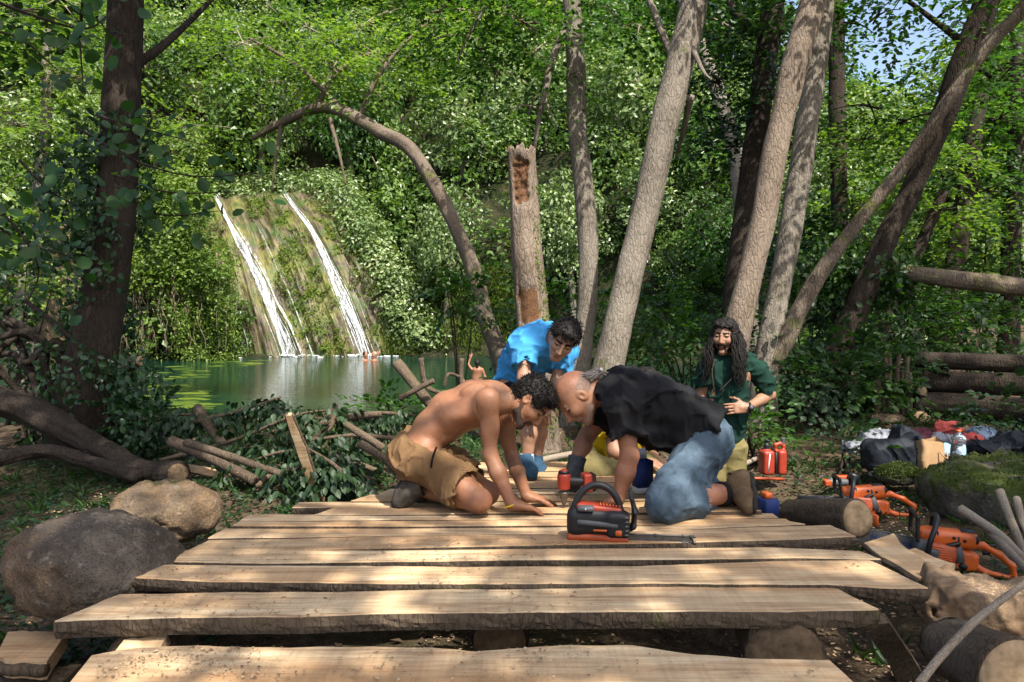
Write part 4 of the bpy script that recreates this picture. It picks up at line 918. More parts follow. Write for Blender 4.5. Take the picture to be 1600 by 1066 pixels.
def board(name, label, quad, th, mat='wood', cat='board', group=None, bark=True, seed=0):
    """slab from four top corners given in world space, wavy long edges"""
    q = np.array(quad, float); o = q.mean(0); t = thing(name, label, cat, tuple(o), 0, group); q = q - o
    n = 24; s = np.linspace(0, 1, n)[:, None]; f = q[0] + (q[1] - q[0]) * s; b = q[3] + (q[2] - q[3]) * s; ac = nrm((q[3] - q[0]) + (q[2] - q[1])); nn = nrm(np.cross(q[1] - q[0], ac)); wd = np.linalg.norm(q[3] - q[0])
    f = f + ac * (fbm2(s[:, 0] * 3 + seed, s[:, 0] * 0, 3, seed)[:, None] * wd * .14); b = b + ac * (fbm2(s[:, 0] * 3 + seed + 9, s[:, 0] * 0, 3, seed)[:, None] * wd * .14)
    nn = nn if nn[2] > 0 else -nn
    rows = [f, f + (b - f) * .5, b, b - nn * th, f - nn * th]; V = np.stack(rows, 1).reshape(-1, 3); k = 5
    i, j = np.meshgrid(np.arange(n - 1), np.arange(k), indexing='ij'); j2 = (j + 1) % k
    Fq = np.stack([i * k + j, (i + 1) * k + j, (i + 1) * k + j2, i * k + j2], -1).reshape(-1, 4)
    link('slab', mesh_np('slab', V, [Fq, np.array([[4, 3, 2, 1, 0], [(n - 1) * k + x for x in range(5)]])], [M[mat]], smooth=False), t)
    if bark:
        for e, sg in ((f, -1), (b, 1)):
            mb = MB(); mb.tube(e - nn * th * .5, th * .55, 7, res=40, bark=.35, seed=seed, flat=.7); mb.build('bark_edge', M['bark_log'], t)
    return t
M['lf_mossy'] = leafmat('rock_moss', (.022, .035, .006), (.05, .07, .012), (.10, .125, .022), .25, .8)
def rock(name, label, c, r, mat, rot=None, seed=0, amp=.12, h=None, flat_top=None, group=None, sub=()):
    c = np.asarray(c, float); r = np.asarray(r, float); km = float(r.min()) * .3; s = SDF(km); Mx = np.eye(3) if rot is None else rot
    s.ell((0, 0, 0), r, Mx)
    for d_, rr_ in sub: s.ell(np.asarray(d_) * r, r * rr_, Mx)
    if flat_top: s.box((0, 0, flat_top + 1), (5, 5, 1), 0, None, op='s', k=km)
    for q in range(5):
        d = nrm(RG.normal(size=3) * [1, 1, .6]); s.box(d * (np.linalg.norm(r * d) * RN.uniform(.84, 1.0) + 1), (1, 1, 1), 0, frame(d), op='s', k=km)
    m = r.mean(); h = h or max(.009, m / 26)
    def dp(P): return -(fbm(P / m * 1.1 + seed, 3, seed) * amp * m + fbm(P / m * 4 + seed, 4, seed + 3) * amp * m * .55 + fbm(P / m * 13 + seed, 3, seed + 5) * amp * m * .20 + (1 - 2 * np.abs(vn(P / m * np.array([2.2, 2.2, 3.5]) + seed, seed + 7))) * amp * m * .2)
    ob = tag(s.build(name, h, M[mat], None, dp, tuple(c)), label, 'rock', group)
    if mat == 'rock_moss':                      # tufts of moss standing up from the stone
        me = ob.data; nv_ = len(me.vertices); co = np.zeros(nv_ * 3, np.float32); me.vertices.foreach_get('co', co); no = np.zeros(nv_ * 3, np.float32); me.vertices.foreach_get('normal', no); co = co.reshape(-1, 3); no = no.reshape(-1, 3)
        k = RG.integers(0, nv_, 9000); k = k[(no[k, 2] > .1) & (fbm(co[k] * 4.5, 3, seed) + no[k, 2] * .25 > .1)]; n_ = len(k)
        if n_: leaves_obj('moss', [(co[k].astype(float), nrm(rdir(n_) + no[k] * .9), nrm(rdir(n_) + no[k] * .3), RG.uniform(.008, .024, n_))], M['lf_mossy'], 'quad', ob)['kind'] = 'stuff'
    return ob
rock('boulder', 'big grey-brown boulder beside the near left end of the deck', W(138, 882, 2.95), (.30, .27, .185), 'rock', rotm(('Y', 8)), 3, .12, .009, None, None, [((.25, .3, -.1), .8)])
rock('boulder', 'smaller sawdust-covered tan boulder behind the big grey one', W(262, 800, 3.95), (.26, .24, .15), 'rock_tan', None, 9, .13, .011, None, None, [((-.4, .1, .1), .6)])
rock('cliff_rock', 'sunlit tan rock face left behind the ivy-clad tree', W(92, 450, 16.5), (.8, .5, 1.3), 'rock_tan', None, 21, .16, .04)
rock('mossy_rock', 'large flat-topped mossy rock at the right edge', W(1590, 775, 5.1), (.56, .62, .24), 'rock_moss', None, 14, .12, .016, .15, None, [((.3, .6, .75), .6)])
rock('mossy_rock', 'small mossy stone between the black bag and the big mossy rock', W(1405, 742, 5.9), (.17, .13, .075), 'rock_moss', None, 5, .15, .008)
rock('stone', 'small grey stone in the clearing by the log wall', W(1385, 655, 8.2), (.20, .16, .06), 'rock_tan', None, 6, .12, .01)
rock('stone', 'flat stone at the foot of the stick fence', W(1345, 668, 8.4), (.24, .18, .05), 'rock_tan', None, 16, .12, .01)
# rough chunk at right: a sawn block with a broken face
s = SDF(.03); c0 = W(1545, 955, 2.95); s.box((.02, 0, -.01), (.22, .19, .095), .03, rotm(('Z', -12), ('Y', 5))); s.box((-.21, -.12, .06), (.07, .12, .1), .02, rotm(('Z', 25)), op='s', k=.05)
tag(s.build('wood_block', .009, M['rot_block'] if 'rot_block' in M else M['rock_tan'], None, lambda P: -(fbm(P * 8, 4, 3) * .045 + (1 - 2 * np.abs(vn(P * np.array([16, 16, 9]), 5))) * .014 + fbm(P * 45, 3, 7) * .010), tuple(c0)), 'rough sawdust-topped block right of the deck, under the chainsaw', 'block')
# supports below the near planks
log('support_log', 'mossy log carrying the right end of the near planks', G(1210, 1010, -.16) + [0, -.1, 0], G(1190, 905, -.16) + [0, .2, 0], .13, .13, 'bark_log', group=None)
log('support_log', 'log carrying the left end of the near planks', G(240, 1010, -.15) + [0, -.1, 0], G(330, 900, -.15) + [.0, .2, 0], .10, .10, 'bark_log')
log('support_log', 'dark log under the middle of the deck', G(780, 1000, -.2), G(800, 850, -.17), .10, .10, 'bark_dark')
board('prop_board', 'bark-covered slab propping the right end of the second plank', [G(1350, 962, -.06), G(1395, 1050, -.42), G(1440, 1050, -.42), G(1385, 958, -.06)], .035, 'bark_log', 'board', bark=False)
board('slab_offcut', 'thick sawdust-covered offcut lying at the bottom left corner', [G(-10, 1030, -.22), G(72, 1036, -.22), G(104, 988, -.22), G(14, 985, -.22)], .06, 'wood', 'offcut', seed=3)
board('bark_offcut', 'dark bark strip in the bottom left corner', [G(-40, 1085, -.3), G(60, 1100, -.3), G(125, 1040, -.3), G(20, 1045, -.3)], .03, 'bark_log', 'offcut', bark=False, seed=4)
board('slab_offcut', 'small offcut wedged under the near plank at left', [G(170, 1030, -.10), G(240, 1030, -.10), G(262, 990, -.07), G(195, 998, -.07)], .04, 'wood_warm', 'offcut', seed=5)
board('slab_offcut', 'wavy-edged fresh slab leaning from the cut log down beside the deck', [W(1345, 850, 3.55), W(1432, 905, 3.05), W(1462, 895, 3.12), W(1392, 835, 3.75)], .03, 'wood_warm', 'slab', seed=8)
board('slab_offcut', 'second fresh slab lying under the chainsaw at right', [W(1398, 864, 3.7), W(1455, 898, 3.35), W(1490, 882, 3.5), W(1428, 857, 3.9)], .03, 'wood_warm', 'slab', seed=9)
board('upright_slab', 'pointed slab of wood standing upright in the brush pile', [W(492, 784, 5.42), W(446, 645, 5.15), W(457, 645, 5.15), W(510, 781, 5.42)], .035, 'wood', 'slab', seed=2)
for q, (a, b, c, d, lab) in enumerate((((290, 735), (365, 752), (366, 738), (291, 724), 'pale board offcut on the ground left of the brush pile'), ((312, 716), (392, 757), (384, 738), (330, 716), 'pale pointed board lying across the other offcuts'), ((330, 722), (372, 745), (376, 738), (340, 716), 'narrow pale board end poking out of the offcuts'))):
    board('board_offcut', lab, [G(*a, -.25 + .03 * q), G(*b, -.27 + .03 * q), G(*c, -.23 + .03 * q), G(*d, -.20 + .03 * q)], .02, 'wood', 'board', 'board offcuts at left', False, q)
log('cut_log', 'short sawn log with knotty pale end lying right of the deck', W(1235, 803, 4.55), W(1340, 810, 4.05), .085, .098, 'bark_log')
log('cut_log', 'big log lying in the bottom right corner, sawn end toward the viewer', W(1485, 1010, 2.55), W(1590, 1062, 2.2), .10, .115, 'bark_log')
log('root_log', 'thick dark log curving along the ground from the left edge to a sawn end', W(-60, 620, 6.6), W(275, 741, 5.6), .125, .085, 'bark_dark', curve=[W(-90, 600, 6.9), W(20, 632, 6.6), W(95, 668, 6.3), W(170, 712, 6.0), W(225, 738, 5.8), W(278, 742, 5.55)])
log('root_log', 'second dark log along the left edge below the thick one', W(-60, 720, 5.6), W(210, 730, 5.5), .055, .045, 'bark_dark', curve=[W(-60, 735, 5.7), W(60, 705, 5.9), W(140, 722, 5.8), W(215, 745, 5.5)], ends=False)
log('cut_log', 'stub of a sawn log sticking out over the water at the ivy tree', W(190, 578, 6.9), W(220, 564, 6.7), .05, .045, 'bark_log')
log('fallen_trunk', 'ivy-hung fallen trunk lying level across the right background', W(1235, 420, 9.9), W(1640, 452, 9.4), .085, .105, 'bark_moss', curve=[W(1235, 425, 9.7), W(1330, 412, 9.6), W(1430, 428, 9.0), W(1520, 440, 8.8), W(1650, 455, 8.7)])
for q, (a, b, r0, r1, lab) in enumerate(((W(1430, 562, 8.6), W(1680, 572, 8.0), .085, .10, 'top log of the horizontal log wall at right'), (W(1440, 596, 8.5), W(1680, 604, 7.9), .11, .12, 'second log from the top in the log wall, with a round sawn end'), (W(1425, 630, 8.4), W(1680, 645, 7.8), .12, .13, 'third log from the top in the log wall'), (W(1420, 648, 8.7), W(1440, 655, 8.1), .085, .085, 'cross log with pale round end at the foot of the log wall'), (W(1432, 610, 8.9), W(1440, 611, 8.15), .05, .05, 'small cross log with round end between the wall logs'))):
    log('wall_log', lab, a, b, r0, r1, 'bark_log' if q > 2 else 'bark_dark', group='logs of the log wall')
fence = thing('stick_fence', 'short palisade of upright sticks left of the log wall', 'fence', tuple(W(1395, 650, 8.3)))
fo = np.array(fence.location)
for k in range(9):
    px = 1368 + k * 6.6; a = W(px + RN.uniform(-3, 3), 655, 8.3 + RN.uniform(-.1, .1)); b = W(px + RN.uniform(-7, 12), RN.uniform(548, 590), 8.35); a[2] = gz(a[0], a[1]) - .05
    mb = MB(); mb.tube([a - fo, (a + b) / 2 - fo + RG.normal(size=3) * .02, b - fo], [.035, .03, .022], 9, bark=.1, seed=k); mb.build('stick', M['bark_log'], fence)
# bare sticks
STK = [((1436, 1068, 2.0), (1475, 1020, 2.12), (1530, 965, 2.24), (1612, 903, 2.4), 14, 'long bare branch curving up across the bottom right corner'),
       ((1500, 795, 4.0), (1560, 835, 3.8), (1605, 880, 3.5), None, 15, 'bent bare branch at the right edge behind the chainsaw'),
       ((1562, 768, 4.2), (1582, 820, 4.0), (1608, 880, 3.7), None, 14, 'bare branch leaning at the right edge against the mossy rock'),
       ((1588, 780, 4.2), (1600, 820, 4.0), (1625, 870, 3.8), None, 13, 'bare branch cut off by the right edge, next to the mossy rock'),
       ((1545, 830, 3.9), (1580, 865, 3.6), (1620, 905, 3.3), None, 14, 'lowest of the bare branches at the right edge'),
       ((1140, 738, 6.2), (1170, 722, 6.7), (1200, 709, 7.1), None, 8, 'thin stick pole lying behind the red jerrycan'),
       ((835, 722, 6.6), (880, 712, 6.7), (930, 705, 6.9), None, 11, 'pale thin log on the ground behind the boy in blue')]
for a, b, c, d, w, lab in STK:
    pts = [x for x in (a, b, c, d) if x]; P = np.array([W(*x) for x in pts]); t = thing('bare_branch', lab, 'branch', tuple(P[0]), 0, 'bare branches lying about')
    mb = MB(); mb.tube(P - P[0], [w / 2 / F_PX * x[2] * k for x, k in zip(pts, (1, .95, .9, .7))], 12, res=40, bark=.08, seed=w); mb.build('stem', M['stick'], t)
# ------------------------------------------------------------------ people
def skinmat(name, c, red):
    t = NT(name); co = t.coord('Object'); f = t.noise(co, 6, 4, .6); g = t.noise(co, 60, 3)
    f2 = t.noise(co, 17, 4, .65); col = t.mix(t.ramp(f, [(.35, 0), (.7, .8)]), c, red); col = t.mix(t.ramp(f2, [(.42, .0), (.62, .45)]), col, tuple(x * .68 for x in c)); hr = t.ramp(t.noise(t.coord('Object', (1, 1, .35)), 320, 2, .5), [(.60, 0), (.68, .35)]); col = t.mix(hr, col, (.05, .03, .02)); col = t.mix(t.ramp(g, [(.35, .0), (.75, .16)]), col, tuple(x * .75 for x in c))
    return t.done(t.bsdf(col, .47, t.bump(t.math('ADD', g, t.noise(co, 260, 3, .7)), .3, .004), .35))
def clothmat(name, c, c2=None, scale=6, wv=900, rough=.9):
    t = NT(name); co = t.coord('Object'); f = t.noise(co, scale, 5, .65); c2 = c2 or tuple(x * 1.35 for x in c)
    col = t.mix(t.ramp(f, [(.35, 0), (.68, 1)]), c, c2); g = t.noise(co, 260, 2)
    col = t.mix(1.0, col, t.ramp(g, [(.3, .86), (.7, 1.12)]), 'MULTIPLY')
    return t.done(t.bsdf(col, rough, t.bump(t.math('ADD', t.noise(co, 26, 4, .6, .8), t.math('MULTIPLY', g, .25)), .35, .006), .15))
def hairmat(name, c, c2):
    t = NT(name); co = t.coord('Object', (1, 1, 1)); f = t.noise(co, 55, 4, .7, 1.0)
    return t.done(t.bsdf(t.ramp(f, [(.3, c), (.7, c2)]), .55, t.bump(f, .8, .006), .18))
M['skin_a'] = skinmat('tanned_skin', (.27, .13, .068), (.31, .125, .066)); M['skin_b'] = skinmat('ruddy_skin', (.30, .145, .082), (.34, .125, .075)); M['skin_c'] = skinmat('young_skin', (.35, .20, .125), (.37, .175, .115)); M['skin_d'] = skinmat('olive_skin', (.29, .16, .095), (.31, .145, .09))
M['lip'] = plain('lips', (.24, .10, .075), .6, .3); M['eye'] = plain('eye', (.05, .035, .03), .2, .5)
M['hair_dk'] = hairmat('dark_hair', (.004, .0035, .003), (.016, .012, .010)); M['hair_gr'] = hairmat('grey_hair', (.16, .13, .11), (.36, .31, .27)); M['stub_dk'] = plain('dark_stubble', (.05, .034, .027), .8, .2, var=.35, vs=120); M['stub_gr'] = plain('grey_stubble', (.26, .17, .13), .8, .2, var=.3, vs=120)
M['khaki'] = clothmat('khaki_cotton', (.13, .073, .033), (.18, .105, .05)); M['black_cloth'] = clothmat('black_cotton', (.007, .007, .008), (.016, .0155, .017)); M['denim'] = clothmat('worn_denim', (.045, .068, .092), (.085, .122, .16), 16); M['blue_cloth'] = clothmat('sky_blue_cotton', (.040, .23, .50), (.065, .30, .60)); M['green_cloth'] = clothmat('bottle_green_cotton', (.005, .021, .015), (.010, .036, .026)); M['yellow_cloth'] = clothmat('yellow_cotton', (.62, .44, .012), (.70, .52, .03)); M['olive_cloth'] = clothmat('olive_trousers', (.14, .115, .045), (.20, .165, .07)); M['shoe_dk'] = clothmat('dark_shoe', (.03, .026, .022), (.095, .08, .062), 22); M['shoe_br'] = clothmat('brown_shoe', (.085, .055, .03), (.15, .10, .058), 18); M['shoe_bl'] = clothmat('navy_shoe', (.018, .045, .08), (.04, .09, .14), 18); M['sole'] = plain('shoe_sole', (.03, .026, .022), .85, .2, var=.3); M['sock_g'] = clothmat('grey_sock', (.28, .30, .33)); M['glove'] = clothmat('dark_glove', (.035, .042, .050), (.06, .07, .08), 20)
UPZ = np.array([0, 0, 1.])
def head(s, c, up_, face, sc=1.0, beard=0, nose=1.0, ears=True):
    """head of 0.23 m at c; materials 0 skin, 1 lips, 2 beard and brows, 3 eyes. Returns local->world function"""
    u = nrm(up_); f = nrm(np.asarray(face) - u * np.dot(face, u)); l = np.cross(u, f); Rm = np.stack([f, l, u], 1)
    def q(a, b, d): return c + Rm @ (np.array([a, b, d]) * sc)
    e = lambda a, r, m=0, k=.015, op='u': s.ell(q(*a), np.array(r) * sc, Rm, m, k * sc, op)
    e((-.012, 0, .032), (.098, .077, .088)); e((.022, 0, -.012), (.078, .066, .085), 0, .03)
    s.cone(q(.005, .03, -.045), q(.066, .012, -.098), .036 * sc, .021 * sc, 0, .03); s.cone(q(.005, -.03, -.045), q(.066, -.012, -.098), .036 * sc, .021 * sc, 0, .03)
    e((.072, 0, -.097), (.022, .026, .017), 0, .02)
    for b in (-1, 1):
        e((.066, b * .037, -.016), (.030, .027, .026), 0, .02)
        e((.096, b * .030, .019), (.018, .021, .012), 0, .012, 's'); e((.081, b * .030, .017), (.0125, .0135, .011), 3, .003)
        e((.079, b * .030, .0235), (.0155, .017, .0065), 0, .004)
        s.cone(q(.0905, b * .015, .036), q(.079, b * .046, .038), .0048 * sc, .0032 * sc, 2, .003)
        if ears:
            e((-.004, b * .076, .002), (.022, .011, .032), 0, .006); e((.002, b * .087, .004), (.011, .009, .018), 0, .004, 's')
    s.cone(q(.096, 0, .026), q(.114 * nose, 0, -.022), .009 * sc, .0125 * sc, 0, .012); e((.104, .013, -.027), (.011, .009, .009), 0, .008); e((.104, -.013, -.027), (.011, .009, .009), 0, .008)
    e((.086, 0, -.052), (.018, .030, .020), 0 if not beard else 2, .012)
    e((.095, 0, -.0525), (.010, .022, .0055), 1, .004); e((.093, 0, -.0645), (.010, .019, .006), 1, .004)
    if beard:
        e((.076, 0, -.097), (.019 * beard, .029, .021 * beard), 2, .01)
        for b in (-1, 1):
            s.cone(q(.068, b * .022, -.088), q(.022, b * .046, -.066), .0185 * beard * sc, .019 * beard * sc, 2, .01); s.cone(q(.022, b * .048, -.064), q(.000, b * .061, -.015), .0155 * beard * sc, .011 * sc, 2, .008)
        e((.094, .016, -.043), (.008, .016, .005), 2, .004); e((.094, -.016, -.043), (.008, .016, .005), 2, .004)
    return q, Rm
def hand(s, w, d, n, thumb=1, curl=(.12, .2, .2), sc=1.0, spread=.1, m=0, elbow=None):
    """w wrist, d toward the fingers, n back of the hand, thumb +1/-1 side"""
    d = nrm(d); n = nrm(np.asarray(n) - d * np.dot(n, d)); t = np.cross(n, d) * thumb; Rm = np.stack([d, t, n], 1)
    s.cone(w, w + d * .04 * sc, .026 * sc, .024 * sc, m, .02)
    s.box(w + d * .052 * sc, np.array([.048, .041, .0145]) * sc, .014 * sc, Rm, m, .016); s.cone(w + d * .02 * sc + t * .02 * sc - n * .005, w + d * .06 * sc + t * .034 * sc - n * .004, .017 * sc, .014 * sc, m, .014)
    for k, (off, ln, r) in enumerate(((.031, .072, .0088), (.0105, .080, .0092), (-.0105, .075, .0088), (-.031, .058, .0078))):
        p = w + (d * .094 + t * off) * sc; a = 0; dr = nrm(d + t * off * spread * 30 / 3)
        for g, cu in zip((.44, .31, .25), curl):
            a += cu * (1 + .08 * k); dd = dr * math.cos(a) - n * math.sin(a); e = p + dd * ln * g * sc; s.cone(p, e, r * sc, r * .92 * sc, m, .004); p = e; r *= .93
    p = w + (d * .03 + t * .036) * sc
    for ln, ta, cu in ((.036, .75, .15), (.03, .45, .3), (.024, .25, .35)):
        dd = nrm(d * (1 - ta * .4) + t * ta - n * cu); e = p + dd * ln * sc; s.cone(p, e, .0112 * sc, .0098 * sc, m, .006); p = e
def shoe(parent, heel, toe, soln, mat='shoe_dk', sc=1.0, solem='sole', ank=None, lace='sock_g'):
    """heel and toe: ends of the sole; soln: normal from the sole up to the ankle"""
    heel, toe = np.asarray(heel, float), np.asarray(toe, float); d = nrm(toe - heel); L = np.linalg.norm(toe - heel); n = nrm(np.asarray(soln) - d * np.dot(soln, d)); t = np.cross(n, d); Rm = np.stack([d, t, n], 1)
    def q(a, b, c): return heel + Rm @ np.array([a * L, b, c])
    s = SDF(.03); s.cone(q(.16, 0, .045), q(.62, 0, .042), .043, .046, 0); s.cone(q(.62, 0, .04), q(.86, 0, .034), .046, .036, 0); s.cone(q(.17, 0, .05), q(.2, 0, .105), .046, .044, 0); s.cone(q(.3, 0, .085), q(.6, 0, .06), .038, .034, 0)
    s.box(q(.5, 0, -.03), (L, .2, .03), 0, Rm, op='s', k=.01); s.cone(q(.2, 0, .1), q(.19, 0, .2), .036, .04, op='s', k=.008)
    o = s.build('shoe', .007, M[mat], parent, lambda P: -(fbm(P * 26, 3, 4) * .004))
    s = SDF(.02); s.cone(q(.15, 0, .006), q(.55, 0, .006), .040, .040, 0, sq=(n, .45)); s.cone(q(.55, 0, .006), q(.85, 0, .010), .044, .036, 0, sq=(n, .45)); s.build('sole', .007, M[solem], o)
    mb = MB()
    for k in range(4):
        x = .36 + k * .075; mb.tube([q(x, -.032, .085 - k * .012), q(x + .02, 0, .115 - k * .014), q(x + .04, .032, .085 - k * .012)], .0045, 6)
    mb.build('lace', M[lace], o); return o
def folds(a=.006, f=9, d=(1, 1, 1), sd=0):
    d = np.asarray(d, float)
    def fn(P):
        w = P + .035 * np.stack([vn(P * 9 + sd, 1), vn(P * 9 + 31 + sd, 2), vn(P * 9 + 57 + sd, 3)], -1)
        r1 = 1 - np.abs(vn(w * f * d + sd, sd)); r2 = 1 - np.abs(vn(w * f * 2.1 * d[::-1] + 7 + sd, sd + 9))
        return -(a * (1.5 * r1 ** 4 - .5) + a * .6 * (1.3 * r2 ** 4 - .4) + fbm(P * f * d + sd, 3, sd) * a * .35)
    return fn

# ============ shirtless man, kneeling at left, hands on the planks
pl_ = thing('person', 'shirtless bearded man in khaki shorts kneeling with both hands on the planks', 'person', tuple(G(700, 795, 0))); po = np.array(pl_.location)
def V3(px, py, Y): return W(px, py, Y) - po
def G3(px, py, z): return G(px, py, z) - po
s = SDF(.035); sq = ((0, 1, 0), 1.42)
pel, wai, rib, che, nek = V3(656, 704, 3.95), V3(676, 671, 3.95), V3(708, 648, 3.95), V3(746, 633, 3.95), V3(785, 626, 3.93)
s.chain([pel, wai, rib, che], [.108, .086, .100, .106], sq=sq)
s.cone(che, V3(770, 627, 3.95), .10, .07, sq=((0, 1, 0), 1.6)); s.cone(V3(765, 620, 3.95), nek, .07, .055)
s.chain([nek, V3(815, 628, 3.92)], [.058, .056])
s.chain([V3(664, 664, 3.95), V3(692, 632, 3.95) , V3(735, 614, 3.95), V3(775, 612, 3.95)], [.035, .042, .046, .046], k=.05)                 # spine and upper back
for Yq in (3.86, 4.04): s.ell(V3(742, 612, Yq), (.07, .05, .04), rotm(('Y', -15)), k=.018)                        # shoulder blades
s.ell(V3(697, 680, 3.95), (.075, .10, .042), rotm(('Y', -25)), k=.03)
for q_ in range(5): s.cone(V3(712 + q_ * 8, 652 - q_ * 2, 3.795), V3(702 + q_ * 9, 672 - q_ * 3, 3.85), .011, .008, k=.018)
s.cone(V3(700, 648, 3.83), V3(750, 642, 3.79), .016, .03, k=.06)                                              # belly
shN, elN, wrN = V3(764, 625, 3.75), V3(766, 711, 3.74), G3(800, 788, .055)
shF, elF, wrF = V3(784, 640, 4.13), V3(800, 714, 4.14), G3(823, 776, .055)
for sh, el, wr in ((shN, elN, wrN), (shF, elF, wrF)):
    s.ell(sh + [-.008, 0, -.01], (.060, .052, .068), k=.06); s.cone(sh, el, .045, .034, k=.03); s.ell(sh * .52 + el * .48 + [.012, 0, 0], (.036, .036, .075), rotm(('Y', 0)), k=.015); s.ell(sh * .45 + el * .55 + [-.015, 0, 0], (.030, .034, .07), k=.015)
    s.cone(el, el * .62 + wr * .38, .036, .039, k=.02); s.cone(el * .62 + wr * .38, wr, .037, .025, k=.02)
hand(s, wrN, G3(850, 796, .018) - wrN, (0, 0, 1), 1, (.25, .1, .05), 1.0, .16); hand(s, wrF, G3(866, 781, .018) - wrF, (0, 0, 1), -1, (.25, .1, .05), 1.0, .16)
hipN, knN, anN = V3(660, 712, 3.84), G3(748, 783, .075), V3(664, 767, 3.88)
hipF, knF, anF = V3(668, 706, 4.06), G3(760, 771, .075), V3(676, 766, 4.08)
for h_, k_, a_ in ((hipN, knN, anN), (hipF, knF, anF)):
    s.cone(h_, k_, .082, .056, k=.03); s.ell(k_ + [.012, 0, .004], (.046, .046, .05), k=.015); s.cone(k_, k_ * .55 + a_ * .45 + [0, 0, .008], .055, .056, k=.02); s.cone(k_ * .55 + a_ * .45 + [0, 0, .008], a_, .054, .036, k=.02)
hc = V3(827, 628, 3.91); HU, HF = np.array([.86, -.03, .50]), np.array([.47, -.30, -.83])
hq, hR = head(s, hc, HU, HF, 1.0, 1.0, 1.03)
s.build('body', .0052, [M['skin_a'], M['lip'], M['stub_dk'], M['eye']], pl_, lambda P: -(fbm(P * 16, 3, 2) * .0022))
def short_hair(parent, q, Rm, mat, sc=1.0, thick=.012, front=.062, low=-.02, curl=.008, fr=55):
    s = SDF(.012); s.ell(q(-.012, 0, .034), np.array([.098 + thick, .077 + thick, .088 + thick]) * sc, Rm); s.cone(q(-.05, 0, -.02), q(-.062, 0, -.055), .055 * sc, .04 * sc, k=.02)
    s.cone(q(.055, -.045, .098), q(.06, .045, .098), .022 * sc, .022 * sc, k=.02)
    s.box(q(front + .1, 0, -.03), np.array([.1, .2, .105]) * sc, 0, Rm, op='s', k=.012); s.box(q(.075, 0, -.13 + low), np.array([.085, .2, .14]) * sc, 0, Rm, op='s', k=.012)
    for b in (-1, 1): s.ell(q(-.002, b * .088, .0), np.array([.026, .022, .036]) * sc, Rm, op='s', k=.006)
    return s.build('hair', .005, M[mat], parent, lambda P: -(fbm(P * fr, 2, 6) * curl + vn(P * fr * 2.2, 5) * curl * .5))
def tufts(ob, parent, mat, n, ln, lay, r=.0016, curl=.5):
    """loose strands growing out of a hair mesh"""
    me = ob.data; nv_ = len(me.vertices); co = np.zeros(nv_ * 3, np.float32); me.vertices.foreach_get('co', co); no = np.zeros(nv_ * 3, np.float32); me.vertices.foreach_get('normal', no); co = co.reshape(-1, 3); no = no.reshape(-1, 3)
    mb = MB()
    for i_ in RG.integers(0, nv_, n):
        d_ = nrm(no[i_] * .7 + np.asarray(lay) + RG.normal(size=3) * .45); l_ = ln * RN.uniform(.5, 1.2); p0 = co[i_] - no[i_] * .003; p1 = p0 + d_ * l_ * .5; p2 = p1 + nrm(d_ + RG.normal(size=3) * curl + np.asarray(lay) * .5) * l_ * .5
        mb.tube([p0, p1, p2], [r, r * .9, r * .3], 4, res=6)
    o = mb.build('hair_strands', M[mat], ob); o['kind'] = 'stuff'; return o
tufts(short_hair(pl_, hq, hR, 'hair_dk', 1.0, .012, .066, .006, .007), pl_, 'hair_dk', 1300, .028, HU * .2 + HF * .3, .0022, .9)
# shorts
s = SDF(.04)
for h_, k_ in ((hipN, knN), (hipF, knF)):
    e = h_ + (k_ - h_) * .76; s.cone(h_ + [-.01, 0, 0], e, .115, .106, k=.03, flat=True)
    s.cone(h_ + (k_ - h_) * .66, k_, .082, .095, op='s', k=.004)
ax_ = nrm(np.array([.36, 0, .93])); s.cone(wai, pel, .112, .136, sq=((0, 1, 0), 1.40)); s.ell(V3(644, 710, 3.95), (.105, .19, .115), k=.05)
s.box(V3(660, 684, 3.95) + ax_ * .1, (.1, .5, .25), 0, frame(ax_), op='s', k=.012)
sh_ = s.build('shorts', .007, M['khaki'], pl_, folds(.013, 8, (1, .8, 1.5), 3))
mb = MB(); a, b = V3(681, 700, 3.70), V3(674, 730, 3.69); mb.tube([a + [.004, -.01, .006], (a + b) / 2 + [-.004, -.008, 0], b + [0, -.012, 0]], .0055, 6); mb.build('pocket_trim', M['black_cloth'], sh_)
mb = MB()
for k in range(2): mb.tube([wai + np.array([.085, -.12 + k * .05, -.085]), wai + np.array([.105, -.14 + k * .04, -.10]), wai + np.array([.10, -.13 + k * .05, -.13])], .005, 6)
mb.build('drawstring', M['khaki'], sh_)
shoe(pl_, anN + [-.085, .01, .075], G3(613, 790, .012), (.8, 0, .45), 'shoe_dk'); shoe(pl_, anF + [-.06, 0, .06], G3(648, 781, .012), (.8, 0, .4), 'shoe_dk')
mb = MB(); mb.tube([wrN + np.array([-.004, 0, -.0]) + .030 * np.array([math.cos(a) * .9, math.sin(a), .35 * math.cos(a)]) for a in np.linspace(0, 6.283, 13)], .0035, 6, res=30); mb.build('bracelet', M['yellow'], pl_)
# tattoos: thin inked shapes on the skin
M['ink'] = plain('tattoo_ink', (.045, .04, .042), .5, .3)

